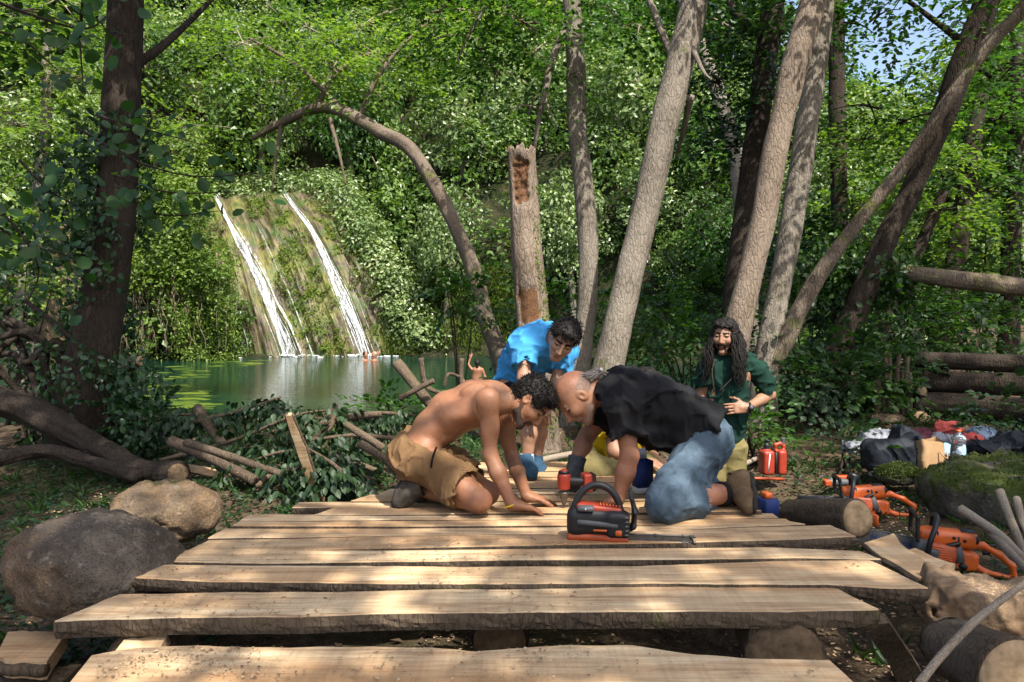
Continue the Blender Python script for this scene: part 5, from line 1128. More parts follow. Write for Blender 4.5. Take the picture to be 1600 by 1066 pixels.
# ============ man in black t-shirt and cut-off jeans, kneeling at right with the driver
pr_ = thing('person', 'balding man in black t-shirt and cut-off jeans kneeling and driving a screw', 'person', tuple(G(1040, 797, 0))); po = np.array(pr_.location)
s = SDF(.035)
pel, wai, rib, che, nek = V3(1092, 684, 3.98), V3(1060, 655, 3.98), V3(1020, 630, 3.98), V3(975, 618, 3.98), V3(938, 612, 3.97)
s.chain([pel, wai, rib, che], [.105, .105, .12, .115], sq=((0, 1, 0), 1.35)); s.cone(che, nek, .08, .062); s.cone(nek, V3(915, 617, 3.95), .064, .062)
shN, elN, wrN = V3(972, 632, 3.77), V3(984, 712, 3.74), G3(966, 780, .06)
shF, elF, wrF = V3(950, 640, 4.16), V3(917, 682, 4.14), V3(899, 722, 4.02)
for sh, el, wr in ((shN, elN, wrN), (shF, elF, wrF)):
    s.cone(sh, el, .054, .043, k=.03); s.cone(el, el * .62 + wr * .38, .043, .047, k=.02); s.cone(el * .62 + wr * .38, wr, .044, .029, k=.02)
hand(s, wrN, G3(940, 790, .018) - wrN, (0, 0, 1), -1, (.25, .1, .05), 1.05, .14)
hipN, knN, anN = V3(1098, 695, 3.86), G3(1036, 787, .085), V3(1148, 769, 3.84)
hipF, knF, anF = V3(1100, 692, 4.10), G3(1075, 776, .085), V3(1140, 783, 4.10)
for h_, k_, a_ in ((hipN, knN, anN), (hipF, knF, anF)):
    s.cone(h_, k_, .088, .062, k=.03); s.cone(k_, k_ * .5 + a_ * .5 + [0, 0, .006], .058, .062, k=.02); s.cone(k_ * .5 + a_ * .5 + [0, 0, .006], a_, .060, .040, k=.02)
hc = V3(903, 620, 3.95); HU, HF = np.array([-.84, -.08, .53]), np.array([-.50, -.22, -.83])
hq, hR = head(s, hc, HU, HF, 1.06, .92, 1.02)
s.build('body', .0052, [M['skin_b'], M['lip'], M['stub_gr'], M['eye']], pr_, lambda P: -(fbm(P * 16, 3, 2) * .0022))
# thin cropped grey hair at the sides, longer curls at the nape
s = SDF(.01); s.ell(hq(-.014, 0, .026), np.array([.1, .0805, .088]) * 1.06, hR); s.box(hq(.10, 0, 0), (.115, .3, .3), 0, hR, op='s', k=.01); s.box(hq(0, 0, .17), (.3, .3, .115), 0, hR, op='s', k=.02)
s.build('hair', .005, M['stub_gr'], pr_, lambda P: -(fbm(P * 60, 2, 6) * .002))
mb = MB(); st = hq(-.10, 0, .0)
for k in range(170):
    a = hq(-.088 + RN.uniform(-.01, .01), RN.uniform(-.07, .07), RN.uniform(-.005, .05)); e = hq(-.14 + RN.uniform(-.03, .02), RN.uniform(-.075, .06), RN.uniform(-.10, -.035)); m_ = (a + e) / 2 + hR[:, 0] * RN.uniform(-.035, -.015)
    mb.tube([a, m_, e, e + hR[:, 0] * .012 + RG.normal(size=3) * .01], [.003, .0035, .003, .001], 5, res=10)
mb.build('hair', M['hair_gr'], pr_)
# t-shirt
s = SDF(.04)
for sh, el in ((shN, elN), (shF, elF)):
    s.cone(sh + [.01, 0, .02], sh + (el - sh) * .66, .086, .090, k=.03, flat=True); s.cone(sh + (el - sh) * .5, el, .064, .080, op='s', k=.004)
s.chain([V3(1104, 670, 3.98), V3(1062, 650, 3.98), V3(1020, 628, 3.98), V3(975, 617, 3.98)], [.146, .138, .140, .132], sq=((0, 1, 0), 1.40)); s.ell(V3(1006, 648, 3.87), (.09, .09, .075)); s.cone(V3(975, 614, 3.98), V3(950, 608, 3.97), .115, .085, sq=((0, 1, 0), 1.5))
for sh in (shN, shF): s.ell(sh + [.012, 0, .012], .088, k=.05)
s.ell(V3(1015, 672, 3.96), (.13, .17, .085), rotm(('Y', 20)), k=.05); s.ell(V3(1060, 685, 3.94), (.10, .18, .075), rotm(('Y', 25)), k=.05)
s.cone(V3(958, 609, 3.97), V3(915, 612, 3.96), .070, .085, op='s', k=.006)
d = nrm(pel - wai); s.box(pel + d * .085, (.1, .4, .4), 0, frame(d), op='s', k=.012)
ts = s.build('t_shirt', .008, M['black_cloth'], pr_, folds(.015, 7, (1, .8, 1.7), 5))
mb = MB(); mb.box(V3(937, 573 + 0, 3.95) + [.006, -.02, -.012], (.006, .012, .008), rotm(('Y', -40)), bev=.002); mb.build('collar_label', M['white'], ts)
# cut-off jeans
s = SDF(.04)
for h_, k_, a_ in ((hipN, knN, anN), (hipF, knF, anF)):
    e = k_ + (a_ - k_) * .42; s.cone(k_, e, .086, .092, k=.03, flat=True); s.cone(k_ + (a_ - k_) * .30, k_ + (a_ - k_) * .6, .072, .084, op='s', k=.004)
for h_, k_ in ((hipN, knN), (hipF, knF)): s.cone(h_, k_, .110, .082, k=.04); s.ell(k_ + [.004, 0, -.002], (.078, .074, .076), k=.03)
s.cone(wai * .35 + pel * .65, pel + nrm(pel - wai) * .02, .128, .140, sq=((0, 1, 0), 1.38)); s.ell(pel + [.035, 0, -.005], (.105, .185, .13), rotm(('Y', 35)), k=.05)
s.box(wai - d * .10, (.11, .3, .3), 0, frame(d), op='s', k=.01)
jn = s.build('jeans', .0075, M['denim'], pr_, folds(.010, 9, (1.2, .8, 1), 8))
pk = MB(); pc = V3(1101, 692, 3.80)
for p0, p1 in (((1094, 674), (1113, 668)), ((1094, 674), (1094, 712)), ((1113, 668), (1117, 706)), ((1094, 712), (1106, 716)), ((1106, 716), (1117, 706))): pk.tube([V3(*p0, 3.775), V3(*p1, 3.775)], .003, 5)
pk.build('pocket_seam', M['black_cloth'], jn)
mb = MB()
for k in range(40):                                                        # frayed hem
    a = k / 40 * 6.283; e = knN + (anN - knN) * .425; Fm = frame(anN - knN); p = e + (Fm[:, 1] * math.cos(a) + Fm[:, 2] * math.sin(a)) * .084; mb.tube([p, p + Fm[:, 0] * RN.uniform(.008, .022) + RG.normal(size=3) * .005], [.003, .001], 4)
mb.build('frayed_hem', M['sock_g'], jn)
for a_, h_, t_ in ((anN, anN + [.055, 0, .03], G3(1182, 802, .012)), (anF, anF + [.06, 0, .02], G3(1185, 796, .012))):
    s = SDF(.02); s.cone(a_ + (knN - anN) * .22, a_ + (anN - knN) * .12, .058, .055, flat=True); s.build('sock', .007, M['black_cloth'], pr_, folds(.003, 20)); shoe(pr_, h_ + [.025, 0, .06], t_, (-.9, 0, -.15), 'shoe_br', lace='shoe_dk')
# glove on the right hand, closed round the driver's grip
s = SDF(.012); gw = wrF; hand(s, gw + [0, 0, -.01], (-.12, -.25, -1), (.55, -.8, .25), 1, (.85, .95, .7), 1.15, .05); s.cone(gw + (elF - gw) * .18, gw + [0, 0, -.03], .047, .040, flat=True, k=.01)
s.build('glove', .005, M['glove'], pr_, folds(.002, 30))

# ============ boy in blue t-shirt bending over, hands on his knees
pb_ = thing('person', 'boy in sky-blue t-shirt bending forward to watch the two men', 'person', tuple(G(826, 750, 0))); po = np.array(pb_.location)
s = SDF(.03); pel, wai, che, nek = V3(812, 600, 4.95), V3(820, 565, 4.88), V3(846, 535, 4.72), V3(868, 527, 4.62)
s.chain([pel, wai, che], [.10, .085, .10], sq=((1, .2, 0), 1.35)); s.cone(che, nek, .065, .05); s.cone(nek, V3(878, 530, 4.56), .048, .048)
shA, elA, wrA = V3(818, 545, 4.66), V3(819, 592, 4.60), V3(829, 626, 4.56); shB, elB, wrB = V3(878, 556, 4.80), V3(870, 598, 4.78), V3(850, 628, 4.76)
for sh, el, wr in ((shA, elA, wrA), (shB, elB, wrB)):
    s.ell(sh, .05, k=.03); s.cone(sh, el, .043, .037); s.cone(el, wr, .037, .025); hand(s, wr, np.array([.1, -.5, -.8]), (0, -.8, .5), 1, (.3, .4, .3), .9)
for hx, kx, ax in ((V3(806, 610, 4.92), V3(829, 648, 4.62), V3(823, 722, 4.60)), (V3(824, 610, 5.02), V3(846, 646, 4.82), V3(838, 722, 4.86))):
    s.cone(hx, kx, .068, .050); s.ell(kx, .05, k=.02); s.cone(kx, kx * .6 + ax * .4, .045, .047); s.cone(kx * .6 + ax * .4, ax, .045, .031); shoe(pb_, ax + [-.02, .05, -.075], ax + [.03, -.19, -.072], (0, .1, 1), 'shoe_bl', lace='white')
    q = SDF(.01); q.cone(ax + [0, 0, .05], ax + [0, 0, -.03], .042, .044, flat=True); q.build('sock', .007, M['sock_g'], pb_)
    q = SDF(.03); q.cone(hx, hx + (kx - hx) * .8, .09, .088, flat=True); q.ell(hx + [0, 0, .01], .095); q.build('shorts', .009, M['black_cloth'], pb_, folds(.006, 9))
hc = V3(880, 530, 4.50); hq, hR = head(s, hc, (.34, -.62, .70), (-.22, -.70, -.68), .94, 0)
s.build('body', .0056, [M['skin_c'], M['lip'], M['hair_dk'], M['eye']], pb_, lambda P: -(fbm(P * 16, 3, 2) * .002))
tufts(short_hair(pb_, hq, hR, 'hair_dk', .94, .014, .060, .016, .006, 45), pb_, 'hair_dk', 1000, .03, hR[:, 0] * .5 - hR[:, 2] * .2, .002, .5)
s = SDF(.04)
for sh, el in ((shA, elA), (shB, elB)):
    s.cone(sh + [0, .02, .01], sh + (el - sh) * .62, .076, .086, k=.03, flat=True); s.cone(sh + (el - sh) * .5, el, .060, .074, op='s', k=.004)
s.chain([pel + [0, 0, .0], wai, che], [.118, .108, .118], sq=((1, .2, 0), 1.32)); s.cone(che, nek + [-.01, 0, 0], .10, .065); s.cone(V3(846, 532, 4.74), V3(880, 552, 4.78), .09, .075)
for sh in (shA, shB): s.ell(sh + [0, .02, .01], .080, k=.04); s.ell(sh + [.0, -.01, -.04], (.07, .06, .07), k=.03)
s.cone(nek + [-.01, .01, .01], hc, .052, .062, op='s', k=.005); s.box(pel + [0, 0, -.12], (.4, .4, .12), 0, rotm(('Y', 12)), op='s', k=.01)
s.build('t_shirt', .0085, M['blue_cloth'], pb_, folds(.015, 7.5, (1.3, 1, .7), 2))

# ============ long-haired man in green t-shirt standing with a hand on his hip
pg_ = thing('person', 'long-haired man in dark green t-shirt standing with his hand on his hip', 'person', tuple(W(1140, 760, 5.9))); po = np.array(pg_.location)
s = SDF(.03); YY = 5.85; pel, wai, che, nek = V3(1130, 690, YY), V3(1133, 650, YY), V3(1140, 585, YY), V3(1140, 555, YY)
s.chain([pel, wai, che], [.105, .095, .115], sq=((1, .1, 0), 1.4)); s.cone(che, nek, .07, .055); s.cone(nek, V3(1137, 540, YY - .02), .052, .052)
shA, elA, wrA = V3(1180, 578, YY), V3(1200, 628, YY + .02), V3(1167, 637, YY - .17); shB, elB, wrB = V3(1108, 578, YY), V3(1094, 620, YY + .03), V3(1094, 660, YY - .05)
elA = V3(1203, 617, YY + .03)
for sh, el, wr in ((shA, elA, wrA), (shB, elB, wrB)): s.ell(sh, .055, k=.03); s.cone(sh, el, .046, .040); s.cone(el, el * .6 + wr * .4, .040, .041, k=.02); s.cone(el * .6 + wr * .4, wr, .040, .027, k=.02)
hand(s, wrA, (-1, -.12, -.05), (0, -1, .25), -1, (.2, .25, .2), 1.0, .2); hand(s, wrB, (.1, -.1, -1), (-1, -.2, 0), 1, (.3, .3, .3), 1.0)
for hx, ax in ((V3(1118, 700, YY), V3(1114, 842, YY)), (V3(1142, 700, YY), V3(1150, 842, YY))):
    s.cone(hx, (hx + ax) / 2, .08, .055); s.cone((hx + ax) / 2, ax, .052, .038); q = SDF(.03); q.cone(hx, ax + [0, 0, .06], .108, .088, flat=True); q.ell(hx, .11); q.build('trousers', .01, M['olive_cloth'], pg_, folds(.009, 7, (1.4, 1.4, .5), 4)); shoe(pg_, ax + [0, .06, -.08], ax + [-.02, -.2, -.08], (0, 0, 1), 'shoe_dk')
hc = V3(1133, 527, YY - .03); hq, hR = head(s, hc, (-.03, -.10, 1), (-.48, -.84, -.12), 1.02, .78)
s.build('body', .0062, [M['skin_d'], M['lip'], M['hair_dk'], M['eye']], pg_)
short_hair(pg_, hq, hR, 'hair_dk', 1.02, .020, .060, .0, .010, 40)
mb = MB()
for k in range(1000):                                                     # long wavy locks
    sd = 1 if RN.random() < .55 else -1; b = RN.uniform(.25, 1) * sd; a = hq(RN.uniform(-.10, .035), .085 * b, .095 - abs(b) * .06 + RN.uniform(-.02, .015)); ln = RN.uniform(.24, .38); out = hR[:, 1] * sd
    bs = hR[:, 0] * RN.uniform(-.05, .09); ph = RN.uniform(0, 6.28); pts = [a]
    for g in range(1, 8):
        w_ = g / 7; p = a + out * (.042 * math.sin(min(w_ * 2.4, 1.57)) + .015 * w_) + bs * w_ + np.array([-.02, -.05, 0]) * w_ + np.array([0, 0, -ln * w_ ** 1.15]) + .016 * w_ * np.array([math.sin(ph + g * 1.9), math.cos(ph * 1.3 + g * 2.1), 0]); pts.append(p)
    mb.tube(pts, [.003, .0036, .0036, .0034, .003, .0026, .002, .0008], 4, res=15)
mb.build('hair', M['hair_dk'], pg_)
s = SDF(.04)
for sh, el, g in ((shA, elA, .86), (shB, elB, .8)):
    s.cone(sh + [0, 0, .01], sh + (el - sh) * g, .066, .086, k=.03, flat=True); s.cone(sh + (el - sh) * (g - .2), el + (el - sh) * .1, .062, .078, op='s', k=.004)
s.chain([pel + [0, 0, .03], wai, che + [0, 0, .02]], [.124, .114, .125], sq=((1, .1, 0), 1.27)); s.cone(V3(1120, 567, YY), V3(1168, 566, YY), .066, .066, k=.06); s.cone(che, nek, .10, .062)
for sh in (shA, shB): s.ell(sh + [0, 0, .008], .066, k=.05)
s.cone(nek + [0, 0, -.005], hc, .060, .07, op='s', k=.005); s.box(pel + [0, 0, -.10], (.4, .4, .11), 0, op='s', k=.008)
ts = s.build('t_shirt', .0085, M['green_cloth'], pg_, folds(.014, 7, (1.5, 1, .8), 12))
mb = MB()
for k in range(6): mb.tube([V3(1146 + k * 1.8, 575 + k * .9 + RN.uniform(-2, 0), YY - .165), V3(1147.5 + k * 1.8, 580 + k * .9 + RN.uniform(-1, 2), YY - .165)], .004, 5)
mb.build('chest_print', M['white'], ts)
mb = MB()
for b in (-1, 1): mb.tube([hq(-.03, b * .06, -.10), V3(1133 + b * 20, 578, YY - .165), V3(1120 + b * 4, 612, YY - .19)], .005, 6, res=14)
mb.build('neck_cord', M['bark_dark'], pg_)
mb = MB(); wp = wrA + [.02, 0, 0]; ang = np.linspace(0, 6.283, 17); mb.tube([wp + np.array([.004 * math.cos(a), .032 * math.cos(a), .032 * math.sin(a)]) for a in ang], .009, 8, res=34); wt = mb.build('watch', M['black_soft'], pg_)
mb = MB(); mb.tube([wp + [0, -.034, .004], wp + [0, -.046, .004]], [.022, .021], 18); mb.build('watch_dial', M['black'], wt); mb = MB(); mb.tube([wp + [0, -.046, .004], wp + [0, -.0475, .004]], [.014, .014], 16); mb.build('watch_face', M['grey_pl'], wt)

# ============ person in yellow sitting behind, mostly hidden by the man in black
py_ = thing('person', 'person in yellow shirt and olive trousers sitting behind the man in black', 'person', tuple(G(945, 752, 0))); po = np.array(py_.location)
s = SDF(.03); YY = 4.95; pel, wai, che, nek = V3(952, 722, 5.05), V3(950, 690, 5.0), V3(972, 640, 4.95), V3(990, 618, 4.9)
s.chain([pel, wai, che], [.12, .10, .115], sq=((1, -.3, 0), 1.3)); s.cone(che, nek, .07, .055); hc = V3(1006, 608, 4.82); s.cone(nek, hc, .05, .05)
hq, hR = head(s, hc, (.5, -.3, .8), (.55, -.55, -.6), 1.0, 0)
for sh, el, wr in ((V3(953, 655, 4.80), V3(960, 706, 4.72), V3(1000, 722, 4.62)), (V3(1000, 650, 5.05), V3(1015, 700, 5.0), V3(1026, 722, 4.75))):
    s.ell(sh, .055, k=.03); s.cone(sh, el, .047, .041); s.cone(el, wr, .040, .027); hand(s, wr, (1, -.3, -.1), (0, -.3, 1), 1, (.4, .4, .4))
legs = ((V3(925, 728, 5.0), V3(915, 728, 4.62), V3(985, 745, 4.60)), (V3(975, 730, 5.05), V3(1010, 735, 4.75), V3(950, 745, 4.70)))
for h_, k_, a_ in legs: s.cone(h_, k_, .085, .06); s.cone(k_, a_, .055, .04)
s.build('body', .0075, [M['skin_d'], M['lip'], M['hair_dk'], M['eye']], py_); short_hair(py_, hq, hR, 'hair_dk')
s = SDF(.05)
for h_, k_, a_ in legs: s.cone(h_, k_, .105, .088); s.ell(k_, .09); s.cone(k_, k_ + (a_ - k_) * .9, .085, .07)
s.ell(pel, (.19, .15, .13)); s.build('trousers', .009, M['olive_cloth'], py_, folds(.010, 8, (1, 1, 1.4), 3))
for h_, k_, a_ in legs: shoe(py_, a_ + [.02, .02, -.03], a_ + [.02, -.20, -.03], (-.3, 0, 1), 'shoe_dk')
s = SDF(.05); s.chain([pel + [0, 0, .03], wai, che], [.15, .13, .14], sq=((1, -.3, 0), 1.35)); s.cone(che, nek, .11, .07); s.cone(V3(953, 652, 4.80), V3(957, 682, 4.75), .08, .085, flat=True); s.cone(V3(1000, 648, 5.05), V3(1008, 680, 5.0), .08, .085, flat=True)
s.build('t_shirt', .009, M['yellow_cloth'], py_, folds(.010, 8, (1.3, 1, .8), 6))

# ============ bathers far out in the pool
for lab, px, py, arm, sc in (('swimmer with one arm raised in the pool below the right waterfall', 571, 563, True, 1.0), ('swimmer with only the head above water right of the other swimmer', 585, 563, False, 1.0)):
    b0 = G(px, py, WATER_Z); t = thing('person', lab, 'person', tuple(b0)); s = SDF(.03); s.ell((0, 0, -.12), (.2, .14, .16)); s.cone((0, 0, 0), (0, 0, .1), .06, .055); head(s, np.array([0, 0, .19]), (0, 0, 1), (.8 if arm else -.8, -.6, 0), 1.05)
    s.chain([(.2, 0, -.08), (.3, 0, .05)] if arm else [(.2, 0, -.08), (.25, -.1, -.15)], [.05, .045])
    if arm: s.cone((.3, 0, .05), (.46, -.05, .22), .045, .032); hand(s, np.array([.46, -.05, .22]), (.5, 0, .8), (0, -1, 0), 1)
    s.build('body', .011, [M['skin_b'], M['lip'], M['hair_dk'], M['eye']], t)
    q = SDF(.02); q.ell((-.01 if arm else .01, .02, .225), (.105, .105, .095)); q.box((.1 if arm else -.1, -.1, .15), (.09, .1, .075), 0, op='s', k=.01); q.build('hair', .012, M['hair_dk' if arm else 'hair_gr'], t)
bz = W(745, 600, 20.0); t = thing('person', 'bather sitting with bare back turned on a pale trunk at the water edge', 'person', tuple(bz)); s = SDF(.05)
s.chain([(0, 0, 0), (0, .02, .25), (.02, 0, .48)], [.14, .12, .14], sq=((1, 0, 0), 1.3)); s.cone((.02, 0, .5), (.02, -.02, .62), .06, .055); head(s, np.array([.02, -.02, .72]), (0, 0, 1), (-.3, 1, 0))
s.chain([(-.17, 0, .5), (-.30, .05, .68), (-.22, .08, .92)], [.05, .042, .03]); s.chain([(.2, 0, .5), (.28, .02, .25), (.15, .1, .1)], [.05, .042, .03]); hand(s, np.array([-.22, .08, .92]), (.4, 0, 1), (0, -1, 0), 1); hand(s, np.array([.15, .1, .1]), (-.5, 0, -.6), (1, 0, 0), 1)
for x in (-.1, .1): s.chain([(x, .05, 0), (x * 1.6, .45, .08), (x * 1.6, .5, -.35)], [.085, .06, .045])
s.build('body', .014, [M['skin_b'], M['lip'], M['hair_dk'], M['eye']], t); q = SDF(.05); q.ell((0, .06, -.02), (.22, .2, .13)); q.build('shorts', .016, M['white'], t); q = SDF(.03); q.ell((.02, -.04, .75), (.1, .1, .11)); q.cone((.02, -.08, .72), (.02, -.1, .58), .07, .04); q.build('hair', .014, M['hair_dk'], t)
t.scale = (.72, .72, .72)
log('pale_trunk', 'pale bleached trunk end at the water edge under the bather', bz + [-.35, .1, -.5], bz + [.3, .2, -.16], .19, .16, 'bark_gray', 'log', curve=[bz + np.array([-.42, .0, -.02]), bz + np.array([-.2, .1, -.25]), bz + np.array([.45, .3, -.32])])
# ------------------------------------------------------------------ tools and belongings
def bar_mesh(t, x0, x1, y, z, hh, th_, name='guide_bar'):
    n = 10; a = np.linspace(-math.pi / 2, math.pi / 2, n); P = [(x0, -hh), *[(x1 - hh * .8 + math.cos(q) * hh * .8, math.sin(q) * hh) for q in a], (x0, hh)]
    k = len(P); V = [[p[0], y - th_, z + p[1]] for p in P] + [[p[0], y + th_, z + p[1]] for p in P]; mb = MB()
    mb.add(V, [np.array([[i, (i + 1) % k, (i + 1) % k + k, i + k] for i in range(k)]), np.array([list(range(k)), list(range(2 * k - 1, k - 1, -1))])]); b = mb.build(name, M['steel'], t, smooth=False)
    mb = MB(); Q = np.array([[p[0], y, z + p[1] * 1.06 + (0)] for p in P]); Q[1:-1, 0] += .003; mb.tube(Q, .0042, 6, res=60)
    for i in range(26):
        u = i / 25; s_ = crom(Q, 27)[i]; mb.box(s_, (.005, .0048, .0055), None)
    mb.build('chain', M['steel_dk'], b); return b
def lettering(txt, parent, loc, rot, size, mat):
    cu = bpy.data.curves.new('lettering', 'FONT'); cu.body = txt; cu.size = size; cu.extrude = .0004; cu.align_x = 'CENTER'; cu.align_y = 'CENTER'; cu.shear = .2
    tmp = bpy.data.objects.new('lettering_tmp', cu); COL.objects.link(tmp); dg = bpy.context.evaluated_depsgraph_get(); me = bpy.data.meshes.new_from_object(tmp.evaluated_get(dg)); bpy.data.objects.remove(tmp); bpy.data.curves.remove(cu)
    me.materials.clear(); me.materials.append(mat); o = link('lettering', me, parent); o.location = loc; o.rotation_euler = rot; return o
def chainsaw(label, loc, rz, tilt=0, cover=None, bar=.36, pitch=0):
    t = thing('chainsaw', label, 'chainsaw', tuple(loc), rz); t.rotation_euler = (tilt, pitch, rz); t['group'] = 'orange chainsaws on the ground'
    s = SDF(.015); s.box((.0, 0, .062), (.125, .048, .052), .02); s.box((-.115, 0, .06), (.045, .04, .045), .02); s.build('crankcase', .006, M['orange'], t)
    s = SDF(.02); s.box((-.015, 0, .155), (.125, .052, .045), .032, rotm(('Y', 6))); s.box((.09, 0, .150), (.05, .048, .032), .025); s.box((.16, 0, .215), (.05, .1, .03), 0, rotm(('Y', 25)), op='s', k=.02)
    tc = s.build('top_cover', .006, M['orange'], t)
    mb = MB(); mb.box((-.085, 0, .203), (.035, .035, .006), rotm(('Y', 6)), bev=.004); mb.box((-.125, 0, .175), (.012, .048, .02), bev=.005); mb.build('cover_cap', M['black'], tc)
    mb = MB()
    for x, z in ((-.07, .165), (-.02, .17)): mb.tube([(x, .048, z), (x, .0565, z)], .008, 12)
    mb.box((-.045, .052, .15), (.004, .004, .03), rotm(('Y', 8)), bev=.002); mb.box((.055, .05, .165), (.004, .004, .022), bev=.002); mb.build('screw', M['black'], tc)['kind'] = 'stuff'
    s = SDF(.012); s.box((.035, .058, .075), (.075, .022, .058), .02); s.ell((.035, .07, .075), (.075, .022, .055)); st_ = s.build('starter_cover', .006, M['orange_dk'], t)
    for k in range(9):
        mb = MB(); mb.box((.035 + (k - 4) * .006, .091 - abs(k - 4) * .0012, .03 + k * .011), (.052 - abs(k - 4) * .004, .0026, .0028), None, bev=.001); mb.build('grille_slat', M['orange'], st_)
    mb = MB(); mb.box((.07, .094, .085), (.026, .003, .020), rotm(('Y', -10)), bev=.0028); mb.build('badge', M['grey_pl'], st_)
    mb = MB(); mb.box((.118, .03, .085), (.03, .05, .05), bev=.012); mb.box((.0, .055, .055), (.03, .008, .03), rotm(('Y', 30)), bev=.004); mb.box((-.055, .05, .09), (.022, .012, .042), rotm(('Y', 20)), bev=.006); mb.build('engine_block', M['grey_pl'], t)
    mb = MB(); mb.box((.0, .062, .130), (.055, .012, .008), rotm(('Y', 25)), bev=.004); mb.build('choke_lever', M['black'], t)
    mb = MB(); mb.tube([(.085, .075, .015), (.10, .105, .06), (.10, .112, .14), (.085, .095, .205), (.07, .05, .245), (.06, -.02, .25), (.055, -.075, .235), (.05, -.092, .18), (.05, -.085, .09)], .0135, 12, res=60); mb.tube([(.09, .088, .03), (.06, .07, .012), (-.02, .06, .008)], .012, 10); mb.build('front_handle', M['black'], t)
    s = SDF(.01); s.cone((.15, .085, .13), (.165, .075, .245), .010, .010); s.cone((.165, .075, .245), (.165, -.07, .25), .011, .011); s.cone((.165, -.07, .25), (.15, -.08, .14), .010, .010); s.box((.155, 0, .185), (.006, .075, .05), .004); s.box((.15, 0, .19), (.03, .055, .035), .01, op='s'); s.build('hand_guard', .006, M['black'], t)
    s = SDF(.015); s.chain([(-.10, 0, .135), (-.17, 0, .148), (-.25, 0, .118), (-.315, 0, .075), (-.335, 0, .02)], [.02, .0165, .016, .016, .014]); s.chain([(-.12, 0, .05), (-.2, 0, .018), (-.335, 0, .012)], [.022, .014, .011]); s.build('rear_handle', .006, M['orange'], t)
    mb = MB(); mb.box((-.20, 0, .152), (.035, .007, .006), rotm(('Y', 16)), bev=.003); mb.box((-.19, 0, .115), (.018, .006, .012), rotm(('Y', 20)), bev=.003); mb.build('trigger', M['black'], t)
    mb = MB(); mb.tube([(-.085, .045, .035), (-.085, .058, .035)], .018, 16); mb.build('fuel_cap', M['black'], t)
    b = bar_mesh(t, .10, .10 + bar, -.04, .075, .034, .0025)
    if cover is None: lettering('Husqvarna', b, (.245, -.0370, .073), (math.pi / 2, 0, math.pi), .046, M['blue_text'])
    return t
c = W(1470, 884, 4.0); c[2] = c[2] - .005
chainsaw('orange chainsaw at the right edge, nearest of the ground saws', c, math.radians(180 - 14), 0, pitch=math.radians(-8))
c = W(1348, 806, 5.15); chainsaw('orange chainsaw farther back behind the short sawn log', c, math.radians(180 - 8), math.radians(4), 1, .30)
# top-handle saw standing on the deck
c = G(938, 842, .004); t = thing('chainsaw', 'black and orange top-handle chainsaw standing on the planks', 'chainsaw', tuple(c), math.radians(-7))
s = SDF(.02); s.box((-.015, 0, .078), (.118, .055, .055), .03); s.box((-.10, 0, .07), (.035, .05, .055), .03); s.box((.075, -.03, .07), (.045, .035, .05), .015); s.build('motor_housing', .0055, M['black'], t)
s = SDF(.015); s.box((-.02, 0, .016), (.118, .052, .016), .014); s.box((.07, -.01, .012), (.045, .045, .012), .01); s.build('base_tray', .0055, M['orange_dk'], t)
s = SDF(.015); s.box((-.005, 0, .132), (.095, .042, .016), .014, rotm(('Y', 5))); tp = s.build('top_cover', .0055, M['red'], t)
mb = MB()
for k in range(7): mb.box((.0 + k * .013, -.0, .151 - k * .001), (.003, .034, .003), None)
mb.build('vent_rib', M['orange_dk'], tp)
mb = MB(); mb.tube([(-.108, -.012, .06), (-.112, -.012, .12), (-.085, -.012, .185), (-.045, -.012, .222), (.0, -.012, .228), (.045, -.012, .205), (.075, -.012, .155), (.082, -.012, .09), (.08, -.012, .06)], [.014, .014, .0145, .015, .015, .015, .0145, .014, .013], 14, res=60); mb.build('top_handle', M['black'], t)
s = SDF(.01); s.chain([(.10, .0, .03), (.136, 0, .06), (.142, 0, .12), (.128, 0, .175), (.118, 0, .205)], [.010, .012, .012, .009, .005], sq=((0, 1, 0), 3.0)); s.build('hand_guard', .0055, M['black'], t)
mb = MB(); mb.box((-.01, -.060, .078), (.085, .008, .010), rotm(('Y', 4)), bev=.004); mb.box((-.06, -.05, .139), (.034, .02, .011), bev=.005); mb.build('side_rail', M['grey_pl'], t)
mb = MB(); mb.box((.0, -.066, .053), (.028, .003, .0045), bev=.002); mb.build('orange_stripe', M['orange'], t); mb = MB(); mb.box((.075, -.068, .045), (.013, .004, .012), bev=.003); mb.build('orange_switch', M['orange'], t)
mb = MB(); mb.box((.045, -.060, .092), (.012, .002, .006)); mb.build('warning_sticker', M['yellow'], t)
mb = MB(); mb.tube([(-.06, -.0705, .139), (-.06, -.073, .139)], .005, 10); mb.build('screw', M['steel'], t)
mb = MB()
for k in range(5): mb.box((.105, -.035, .035 + k * .018), (.012, .03, .004), None)
mb.build('cooling_fin', M['steel_dk'], t)
bar_mesh(t, .10, .37, -.02, .016, .0125, .0022).data.materials[0] = M['steel_dk']

# impact driver in the gloved hand, bit on the planks
tipp = G(881, 797, .0); t = thing('impact_driver', 'red and black impact driver pointing down at the planks in the gloved hand', 'power tool', tuple(tipp)); hdl = nrm(np.array([.93, .25, .02]))
s = SDF(.008); s.cone((0, 0, .100), (0, 0, .17), .030, .031, flat=True); s.cone((0, 0, .15), (0, 0, .172), .030, .027); s.build('motor_body', .005, M['red'], t)
s = SDF(.006); s.cone((0, 0, .05), (0, 0, .09), .014, .030, flat=True); s.cone((0, 0, .035), (0, 0, .055), .012, .012); s.build('nose', .005, M['steel_dk'], t)
mb = MB(); mb.tube([(0, 0, .0), (0, 0, .004), (0, 0, .03), (0, 0, .04)], [.0015, .0035, .0045, .0055], 8); mb.build('bit', M['steel_dk'], t)
s = SDF(.01); s.cone(hdl * .02 + [0, 0, .14], hdl * .10 + [0, 0, .13], .021, .019); s.build('grip', .005, M['black'], t)
